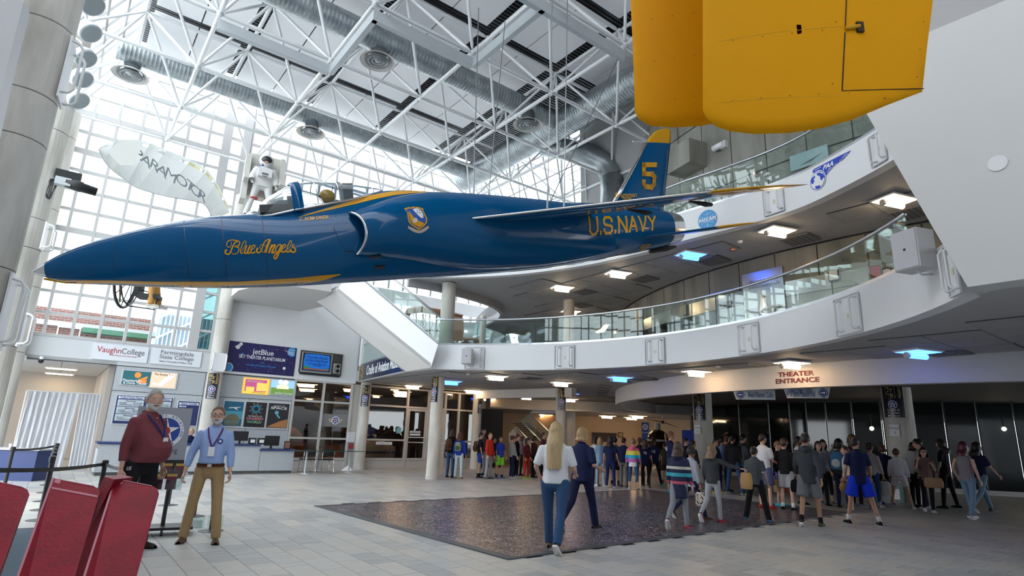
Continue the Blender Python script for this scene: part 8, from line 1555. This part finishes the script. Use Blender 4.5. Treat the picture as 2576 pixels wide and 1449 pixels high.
PL = [
 (1131, 1202, 1079, 150, 'girl with curly brown hair, dark hoodie and brown backpack by the free standing column', (BK, .95), (JN_, 1), (HB_, 'long', .16), 'l', (.02, .03, .06), {}),
 (1152, 1205, 1086, 160, 'girl with reddish hair, royal blue top and colourful string bag', ((.02, .05, .38), .95), ((.50, .60, .66), 1), ((.09, .03, .02), 'long', .2), 'l', (.35, .3, .25), {}),
 (1211, 1196, 1076, 60, 'balding dark haired man behind the boy with the brown backpack', ((.08, .08, .09), .5), (LJ, 1), (DK, 'buzz', 0), 'm', BK, {}),
 (1205, 1203, 1087, 95, 'boy in black vest over blue sleeves and blue shorts with brown backpack', (BK, .5), ((.02, .06, .40), .42), (DK, 'short', 0), 'l', (.02, .02, .03), dict(sock=BK)),
 (1228, 1206, 1087, 60, 'boy in bright red hoodie and grey sweatpants', ((.50, .035, .02), .95, 1.8), ((.30, .31, .33), 1, .01), (HB_, 'short', 0), 'l', (.05, .05, .05), dict(hood=True, head=(-30, 12))),
 (1241, 1195, 1100, 20, 'small dark haired boy half hidden behind the red hoodie', (NV, .5), ((.3, .25, .18), .45), (DK, 'short', 0), 'm', BK, {}),
 (1256, 1205, 1096, 40, 'boy in blue t-shirt and lime green shorts', ((.02, .05, .40), .5), ((.20, .62, .05), .46, .02), (DK, 'short', 0), 'm', (.05, .12, .35), dict(sock=NV, head=(-20, 0))),
 (1286, 1204, 1095, 120, 'girl in grey hoodie and dark jeans with brown hair pinned up', ((.25, .25, .25), .95, 1.6), (NV, 1), ((.06, .025, .015), 'bun', 0), 'l', (.4, .4, .4), dict(hood=True, pose='shift')),
 (1298, 1202, 1092, 80, 'child in dark jacket and maroon and white knit hat', (BK, .95), (BK, 1), ((.12, .02, .03), 'beanie', 0), 'l', (.5, .5, .5), {}),
 (1310, 1197, 1097, 100, 'girl with brown hair behind the knit hat child', ((.2, .12, .15), .95), (BK, 1), (HB_, 'long', .1), 'l', BK, {}),
 (1324, 1204, 1101, 60, 'girl in dark red jacket with red leggings and green shoes', ((.10, .012, .02), .95), ((.45, .03, .02), 1), (DK, 'long', .12), 'm', (.25, .5, .05), {}),
 (1342, 1202, 1097, 120, 'child in dark patterned jacket beside the dark red one', ((.05, .025, .02), .95), (BK, 1), (DK, 'curly', 0), 'm', BK, dict(hood=True)),
 (1365, 1200, 1087, 75, 'boy with glasses looking upward beside the blonde walking woman', ((.12, .03, .05), .95), (BK, 1), (HB_, 'short', 0), 'l', BK, dict(glasses=True, head=(0, 18))),
 (1497, 1222, 1098, 140, 'girl with curly black hair and white dotted top carrying a striped grey jacket', ((.55, .55, .55), .5), (NV, 1, .02), (DK, 'curly', .12), 'm', (.3, .3, .3), {}),
 (1510, 1224, 1100, 200, 'girl in pale blue striped top behind the one with black hair', ((.25, .38, .52), .5), ((.30, .42, .55), 1), (BLD, 'long', .1), 'l', (.6, .6, .6), {}),
 (1536, 1229, 1096, 165, 'girl with long straight black hair in navy with red bag strap', (NV, .4), ((.012, .02, .09), 1), (DK, 'long', .24), 'l', (.7, .7, .7), dict(pose='shift')),
 (1548, 1222, 1099, 170, 'boy with dark hair in grey and black between navy clothed children', ((.15, .15, .15), .5), (BK, .45), (DK, 'short', 0), 'l', (.1, .12, .1), dict(sock=BK)),
 (1570, 1226, 1100, 150, 'boy in navy sweater and grey trousers', (NV, .95, 1.5), ((.16, .165, .17), 1, .015), (DK, 'short', 0), 'l', (.12, .12, .12), {}),
 (1594, 1232, 1102, 175, 'girl in rainbow striped hoodie and cropped blue jeans', ((.5, .5, .5), .95, 1.5), ((.03, .08, .20), .78), ((.30, .18, .09), 'bob', .06), 'l', (.55, .50, .48), dict(hood=True, topm=RB, hem=.78, pose='shift')),
 (1611, 1222, 1100, 170, 'girl with brown ponytail in navy behind the rainbow hoodie', (NV, .5), (NV, 1), ((.12, .06, .03), 'tail', .06), 'l', (.35, .1, .2), {}),
 (1625, 1227, 1104, 175, 'girl with long brown hair in navy team shirt and black leggings', (NV, .5, 1.5), (BK, 1), (HB_, 'long', .22), 'l', (.15, .15, .15), dict(hem=.80)),
 (1647, 1222, 1101, 165, 'dark haired girl in numbered navy team shirt with teal shoes', (NV, .5, 1.5), (BK, 1), (DK, 'tail', .05), 'm', (.02, .42, .38), dict(hem=.82, pose='wide')),
 (1675, 1218, 1112, 190, 'small child in camouflage green at the edge of the dark exhibit', ((.05, .055, .025), .5), ((.03, .035, .02), .45), (DK, 'short', 0), 'l', (.12, .12, .05), dict(sock=(.1, .05, .2))),
 (1690, 1240, 1084, 110, 'tall girl with high ponytail in navy team shirt facing right', (NV, .5, 1.4), (BK, 1), ((.20, .11, .06), 'tail', .14), 'l', (.03, .30, .35), dict(sock=(.6, .6, .6))),
 (1729, 1234, 1101, 90, 'boy with glasses just left of the Group 2 column', (BK, .95), (BK, 1), (DK, 'short', 0), 'l', BK, dict(glasses=True)),
 (1747, 1231, 1107, 130, 'dark haired boy in charcoal before the Group 2 column', (DG_, .95), (BK, 1), (HB_, 'short', 0), 'm', BK, {}),
 (1712, 1333, 1109, 160, 'girl in navy sweater with green, white, teal and pink stripes walking', ((.5, .5, .5), .95, 1.8), ((.24, .25, .28), 1), ((.07, .035, .025), 'long', .16), 'l', (.40, .04, .08), dict(hood=True, topm=SH_, hem=.62, legs=((-18, 30, 0), (10, 4, 0)), vox=.02)),
 (1744, 1308, 1116, 125, 'dark haired girl in pale grey top with patterned lunch bag and brown boots', ((.36, .37, .42), .95), (NV, 1), (DK, 'long', .06), 'm', (.08, .04, .03), dict(hem=.80, pose='walk2', arms=((4, 5, 4), (6, 7, 5)), vox=.02)),
 (1798, 1315, 1116, 150, 'girl with long dark blonde hair in dark grey hoodie reaching out with a paper bag', (DG_, .97, 1.7), ((.36, .37, .40), 1), ((.26, .16, .09), 'long', .18), 'l', (.35, .03, .04), dict(hood=True, arms=((2, 8, 20), (34, 62, 20, 74)), legs=((-16, 30, 0), (8, 2, 0)), vox=.02)),
 (1806, 1242, 1102, 60, 'boy with glasses in navy jacket beside the Group 2 column', (NV, .95), (NV, 1), (DK, 'short', 0), 'm', (.4, .3, .05), dict(glasses=True)),
 (1822, 1240, 1098, 150, 'boy in blue checked shirt among the dark clothed group', ((.12, .20, .38), .5), (NV, 1), (DK, 'short', 0), 'm', (.4, .4, .4), {}),
 (1833, 1238, 1094, 100, 'woman with red brown hair behind the dark clothed boys', ((.2, .05, .05), .95), (BK, 1), ((.14, .04, .02), 'long', .1), 'l', BK, {}),
 (1850, 1246, 1092, 150, 'stocky black haired boy in black hoodie and blue jeans, left of two alike', (BK, .95, 1.8), (JN_, 1), (DK, 'short', 0), 'm', (.4, .4, .4), dict(hood=True, build=1.12, pose='wide')),
 (1877, 1248, 1091, 130, 'black haired boy in charcoal hoodie and jeans, right of two alike', ((.02, .02, .024), .95, 1.8), (JN_, 1), (DK, 'short', 0), 'm', (.45, .45, .45), dict(hood=True, build=1.08)),
 (1907, 1312, 1121, 165, 'boy in grey short sleeved shirt and long black trousers', ((.09, .10, .11), .5, 1.2), (BK, 1, .02), (DK, 'short', 0), 'l', (.04, .14, .28), dict(hem=.84, vox=.018, pose='wide', arms=((2, 12, 10), (8, 12, 14)))),
 (1929, 1280, 1090, 150, 'taller boy in white polo shirt and red shoes', ((.62, .64, .70), .5, 1.5), ((.08, .10, .22), .46, .02), (DK, 'short', 0), 'l', (.55, .04, .03), dict(hem=.82, build=1.08, head=(-20, 0), arms=((4, 8, 14), (12, 10, 60)), vox=.02)),
 (1984, 1284, 1102, 165, 'curly haired boy in black hoodie, light grey shorts and white socks', (BK, .95, 1.6), ((.32, .33, .36), .47, .02), ((.05, .025, .015), 'curly', 0), 'l', BK, dict(sock=(.7, .7, .7), vox=.02)),
 (1966, 1274, 1108, 80, 'light haired boy turning his face beside the curly haired boy', (BK, .95), ((.02, .04, .35), .45), ((.18, .10, .05), 'short', 0), 'l', (.04, .30, .40), {}),
 (2020, 1270, 1096, 110, 'boy with short black hair in white t-shirt behind the tall grey hoodie', ((.55, .57, .62), .5), (BK, 1), (DK, 'buzz', 0), 'd', BK, {}),
 (2044, 1326, 1086, 170, 'tall boy in dark grey hoodie and grey shorts with black and green shoes', ((.055, .06, .07), .97, 2.0), ((.17, .18, .20), .47, .02), (DK, 'short', 0), 'm', (.06, .09, .04), dict(hood=True, sock=BK, vox=.018, pose='walk2', hem=.80, legs=((-12, 14, .02), (10, 4, .02)))),
 (2071, 1273, 1109, 20, 'smiling girl with long brown hair holding her hand to her mouth', ((.2, .22, .28), .95), (BK, 1), (HB_, 'long', .2), 'l', BK, dict(arms=((10, 8, 30), (40, 10, 110, -20)))),
 (2083, 1268, 1105, 15, 'girl with dark hair and pale lilac top behind the smiling girl', ((.36, .34, .42), .5), (BK, .8), (DK, 'long', .2), 'l', (.1, .1, .08), {}),
 (2125, 1279, 1104, 160, 'person with black curly hair and blue and white patterned backpack over olive jacket', ((.06, .055, .035), .95, 1.5), (NV, 1), (DK, 'curly', .14), 'm', BK, {}),
 (2160, 1275, 1093, 140, 'girl with tossed up brown hair behind the boy in bright blue shorts', ((.05, .03, .03), .95), (BK, 1), ((.14, .07, .03), 'curly', .1), 'l', (.2, .22, .25), {}),
 (2173, 1320, 1098, -160, 'boy in navy t-shirt and bright blue basketball shorts', ((.010, .015, .05), .5, 1.4), ((.01, .04, .55), .46, .035), (DK, 'short', 0), 'm', BK, dict(vox=.018, pose='wide', head=(-50, 0), hem=.80, arms=((-2, 16, 40, -6), (2, 16, 30)), sock=(.6, .6, .6))),
 (2143, 1290, 1120, -70, 'small boy with grey and orange sneakers half hidden left of the blue shorts', ((.5, .52, .56), .5), ((.04, .05, .06), .45), (HB_, 'short', 0), 'l', (.12, .14, .16), {}),
 (2204, 1276, 1114, 160, 'girl in cream sweater with white tote bag, hair pinned up', ((.50, .46, .44), .95, 1.4), (JN_, .9), (DK, 'bun', 0), 'l', (.45, .42, .38), {}),
 (2236, 1271, 1117, 185, 'girl with auburn hair in navy t-shirt and black skirt beside the Group 3 column', (NV, .5, 1.2), (BK, .62), ((.12, .05, .03), 'long', .1), 'l', (.02, .04, .35), dict(skirt=True)),
 (2271, 1279, 1127, 175, 'girl in white hoodie and white shorts with brown bun', ((.66, .68, .74), .95, 2.0), ((.62, .62, .66), .36), ((.07, .03, .02), 'bun', 0), 'm', (.40, .40, .40), dict(hood=True, pose='wide', vox=.02, hem=.80)),
 (2308, 1277, 1110, 130, 'girl in white t-shirt with dark hair and black leggings at the Group 3 column', ((.66, .68, .72), .5, 1.2), (BK, 1), (DK, 'long', .12), 'l', BK, dict(lean=8)),
 (2331, 1280, 1103, -80, 'young woman with glasses and pale cardigan, hair up, facing left', ((.34, .36, .36), .95, 1.5), (NV, 1), (DK, 'bun', 0), 'l', (.45, .45, .45), dict(glasses=True)),
 (2342, 1289, 1124, 10, 'girl with glasses on the phone with tan handbag and white sneakers', ((.15, .10, .09), .5), (BK, 1), (DK, 'long', .22), 'l', (.68, .68, .70), dict(glasses=True, vox=.02, pose='cross', arms=((30, 8, 100, -20), (36, 16, 118, -10)))),
 (2391, 1280, 1104, -110, 'girl with long black hair in black top and leggings facing left', ((.012, .012, .02), .5), (BK, 1), (DK, 'long', .26), 'l', (.02, .02, .02), dict(pose='wide')),
 (2448, 1306, 1109, 150, 'girl with pink tipped hair in grey sleeveless top and light jeans', ((.20, .18, .20), .0, 1.0), ((.16, .25, .36), 1), ((.10, .02, .03), 'long', .22), 'l', (.45, .40, .36), dict(vox=.018, pose='cross', arms=((-8, 22, 36, -8), (2, 10, 14)))),
 (2480, 1289, 1105, 140, 'girl with long black hair in navy t-shirt and light jeans at the far right', (NV, .5, 1.3), ((.18, .28, .38), 1), (DK, 'long', .24), 'l', (.02, .02, .04), dict(pose='walk'))]
INF = []
for (x, fy, hy, face, lab, tp_, bt_, hr_, sk_, sh__, kw) in PL: INF.append(person(x, fy, hy, face, lab, tp_, bt_, hr_, sk_, sh__, **kw))
# woman at the counter
P = W(3.55, -20.9, 0); cw_ = person(0, 0, 0, 40, 'blonde woman in navy behind the counter between the two men', (NV, .5), (NV, 1), ((.45, .28, .14), 'bob', .05), 'l', BK, P=P, H=1.36, arms=((30, 10, 90), (10, 8, 30)))
# carried things
backpack(INF[0], (.10, .05, .03), 'brown backpack on the girl in the dark hoodie'); backpack(INF[1], (.25, .28, .22), 'white and green picture string bag on the girl in royal blue', .85, (.03, .12, .05), 'string_bag'); backpack(INF[3], (.12, .06, .04), 'brown and orange backpack on the boy in black vest'); backpack(INF[42], (.05, .16, .30), 'blue and white patterned backpack on the olive jacket', 1.15, (.45, .5, .55))
def spots(): 
    m = mat('dog_print_fabric', (.50, .42, .36), .7, noise=(26, (.04, .03, .04), .54, .56, (1, 1, 1))); return m
handbag(INF[27], 1, (.5, .4, .3), 'cream lunch bag with dark animal print carried by the girl in pale grey', .32, .27, .16, pat=spots(), name='lunch_bag')
handbag(INF[28], 1, (.40, .24, .10), 'brown paper bag in the outstretched hand of the grey hooded girl', .24, .30, .12, handles=False, name='paper_bag')
handbag(INF[39], 0, (.012, .012, .014), 'black soft lunch case carried by the tall boy in the grey hoodie', .28, .24, .12, name='lunch_case')
handbag(INF[51], 0, (.36, .22, .13), 'tan leather handbag of the girl on the phone', .40, .24, .14, drop=.30, name='handbag'); handbag(INF[46], 1, (.55, .55, .50), 'white cloth tote bag beside the bright blue shorts', .28, .36, .06, name='tote_bag')
handbag(INF[44], 0, (.30, .16, .06), 'crumpled brown paper bag held by the boy in bright blue shorts', .24, .16, .12, handles=False, name='paper_bag'); handbag(INF[36], 0, (.45, .40, .30), 'clear snack bag with orange crackers by the curly haired boy', .2, .3, .08, name='snack_bag', pat=mat('snack_plastic', (.42, .30, .18), .3)); handbag(INF[35], 1, (.55, .03, .03), 'red and white lunch pouch hanging beside the red shoes', .13, .22, .10, drop=.35, name='lunch_pouch')
def number(inf, txt, size=.17, m=PRW, z=1.24):
    me = text_mesh(txt, size * inf['s'], .001, bold=.02, shear=.15); c = inf['M3'](Vector((0, -.128, z))); me.transform(basis(c, (1, 0, 0), (0, 0, 1), (0, -1, 0))); me.materials.clear(); me.materials.append(m); lobj_me('back_print', me, inf['root'])
number(INF[23], '16'); number(INF[21], '16'); number(INF[20], '76', .13); number(INF[48], 'CIAO BELLA', .045, mat('emblem_red'), .92)
# astronaut and paramotor pilot
aP = gr(650, 540, 16.2); AW = (.72, .72, .70); aw = person(0, 0, 0, 4, 'astronaut in white space suit with manned backpack unit standing against the glass wall', (AW, .97, 4.5), (AW, 1.0, .030), ((.4, .3, .2), 'buzz', 0), 'w', (.6, .6, .58), P=Vector((aP.x, aP.y, aP.z - .10)), H=1.78, build=1.35, vox=.02, arms=((6, 26, 22, 4), (12, 22, 30, 0)), pose='wide', name='astronaut', sole=(.5, .5, .5))
aw['root']['category'] = 'astronaut'; aw['root']['group'] = 'hanging figures'; ra = aw['root']
lobj('helmet', MB().ball(aw['Mh'].translation + Vector((0, .0, .02)), .185, 20, 14, (1, 1, 1.05)), mat('suit_white', (.72, .72, .70), .6), ra, True); lobj('visor', MB().ball(aw['Mh'].translation + Vector((0, .055, .015)), .155, 20, 12, (1, 1, .85)), mat('dark_visor', (.03, .03, .035), .08), ra, True, label='dark reflective visor'); lobj('visor_face', MB().ball(aw['Mh'].translation + Vector((0, .15, -.03)), .07, 12, 8, (1, .6, 1)), mat('skin_l'), ra, True)
lobj('chest_pack', MB().box(aw['M3'](Vector((0, .19, 1.22))), (.34, .14, .24)), mat('suit_white'), ra, label='white chest control pack'); lobj('chest_print', MB().box(aw['M3'](Vector((.0, .265, 1.17))), (.16, .006, .05)).box(aw['M3'](Vector((.0, .265, 1.10))), (.12, .006, .03)), GREYT, ra)
lobj('blue_patch', MB().prism([aw['M3'](Vector((.05, .24, 1.38))), aw['M3'](Vector((.13, .24, 1.38))), aw['M3'](Vector((.09, .23, 1.46)))], Vector((0, .012, 0))), mat('emblem_blue'), ra)
e = empty('astronaut_backpack_unit', wp_(aw, (0, -.3, 1.2)), 0, 'large white jet backpack unit with side arms behind the astronaut', 'backpack'); e.rotation_euler.z = aw['yaw']; PINV[e.name] = Matrix()
for nm, c, sz in (('pack_body', (0, -.1, .1), (.84, .3, 1.25)), ('side_tower', (-.44, .12, -.1), (.14, .5, 1.3)), ('side_tower', (.44, .12, -.1), (.14, .5, 1.3)), ('arm_rest', (-.44, .42, -.22), (.12, .6, .12)), ('arm_rest', (.44, .42, -.22), (.12, .6, .12)), ('top_light', (-.44, .1, .62), (.12, .16, .16)), ('top_light', (.44, .1, .55), (.12, .16, .16)), ('lower_pod', (-.40, .0, -1.0), (.2, .3, .6))): lobj(nm, MB().box(c, sz), mat('pack_ivory', (.62, .62, .57), .5), e)
for sd in (-1, 1):
    lobj('cuff_ring', MB().lathe(aw['wrist'][(sd + 1) // 2] + Z * .03, [(.055, 0), (.058, .02)], 14), mat('suit_grey_ring', (.3, .3, .32), .4), ra)
    k_ = Vector((sd * .17, .02, .52)); lobj('red_leg_band', MB().lathe(k_, [(.105, 0), (.105, .02)], 16), mat('emblem_red'), ra)
pp = pc_ + ax * .55 - Z * .98; pil = person(0, 0, 0, 90, 'seated paramotor pilot in tan flight trousers hanging below the jet nose', ((.30, .18, .07), .95, 1.5), ((.55, .30, .09), 1.0, .02), (HB_, 'short', 0), 'l', (.55, .5, .42), P=pp, H=1.75, vox=.022, legs=((82, 68, .02), (78, 72, .02)), arms=((20, 10, 60), (20, 10, 60)), name='pilot_figure'); pil['root']['category'] = 'pilot'; pil['root']['group'] = 'hanging figures'; pil['root'].rotation_euler.z = atan2(ax.y, ax.x) - pi / 2; pil['root'].location = Vector((pc_.x, pc_.y, pc_.z - .60)) + ax * .12
# evaluate all remeshed figures in one pass
bpy.context.view_layer.update(); dg = bpy.context.evaluated_depsgraph_get(); res = []
for o, cb in JOBS: res.append((bpy.data.meshes.new_from_object(o.evaluated_get(dg)), cb))
for o, cb in JOBS: bpy.data.objects.remove(o)
for me, cb in res: cb(me)
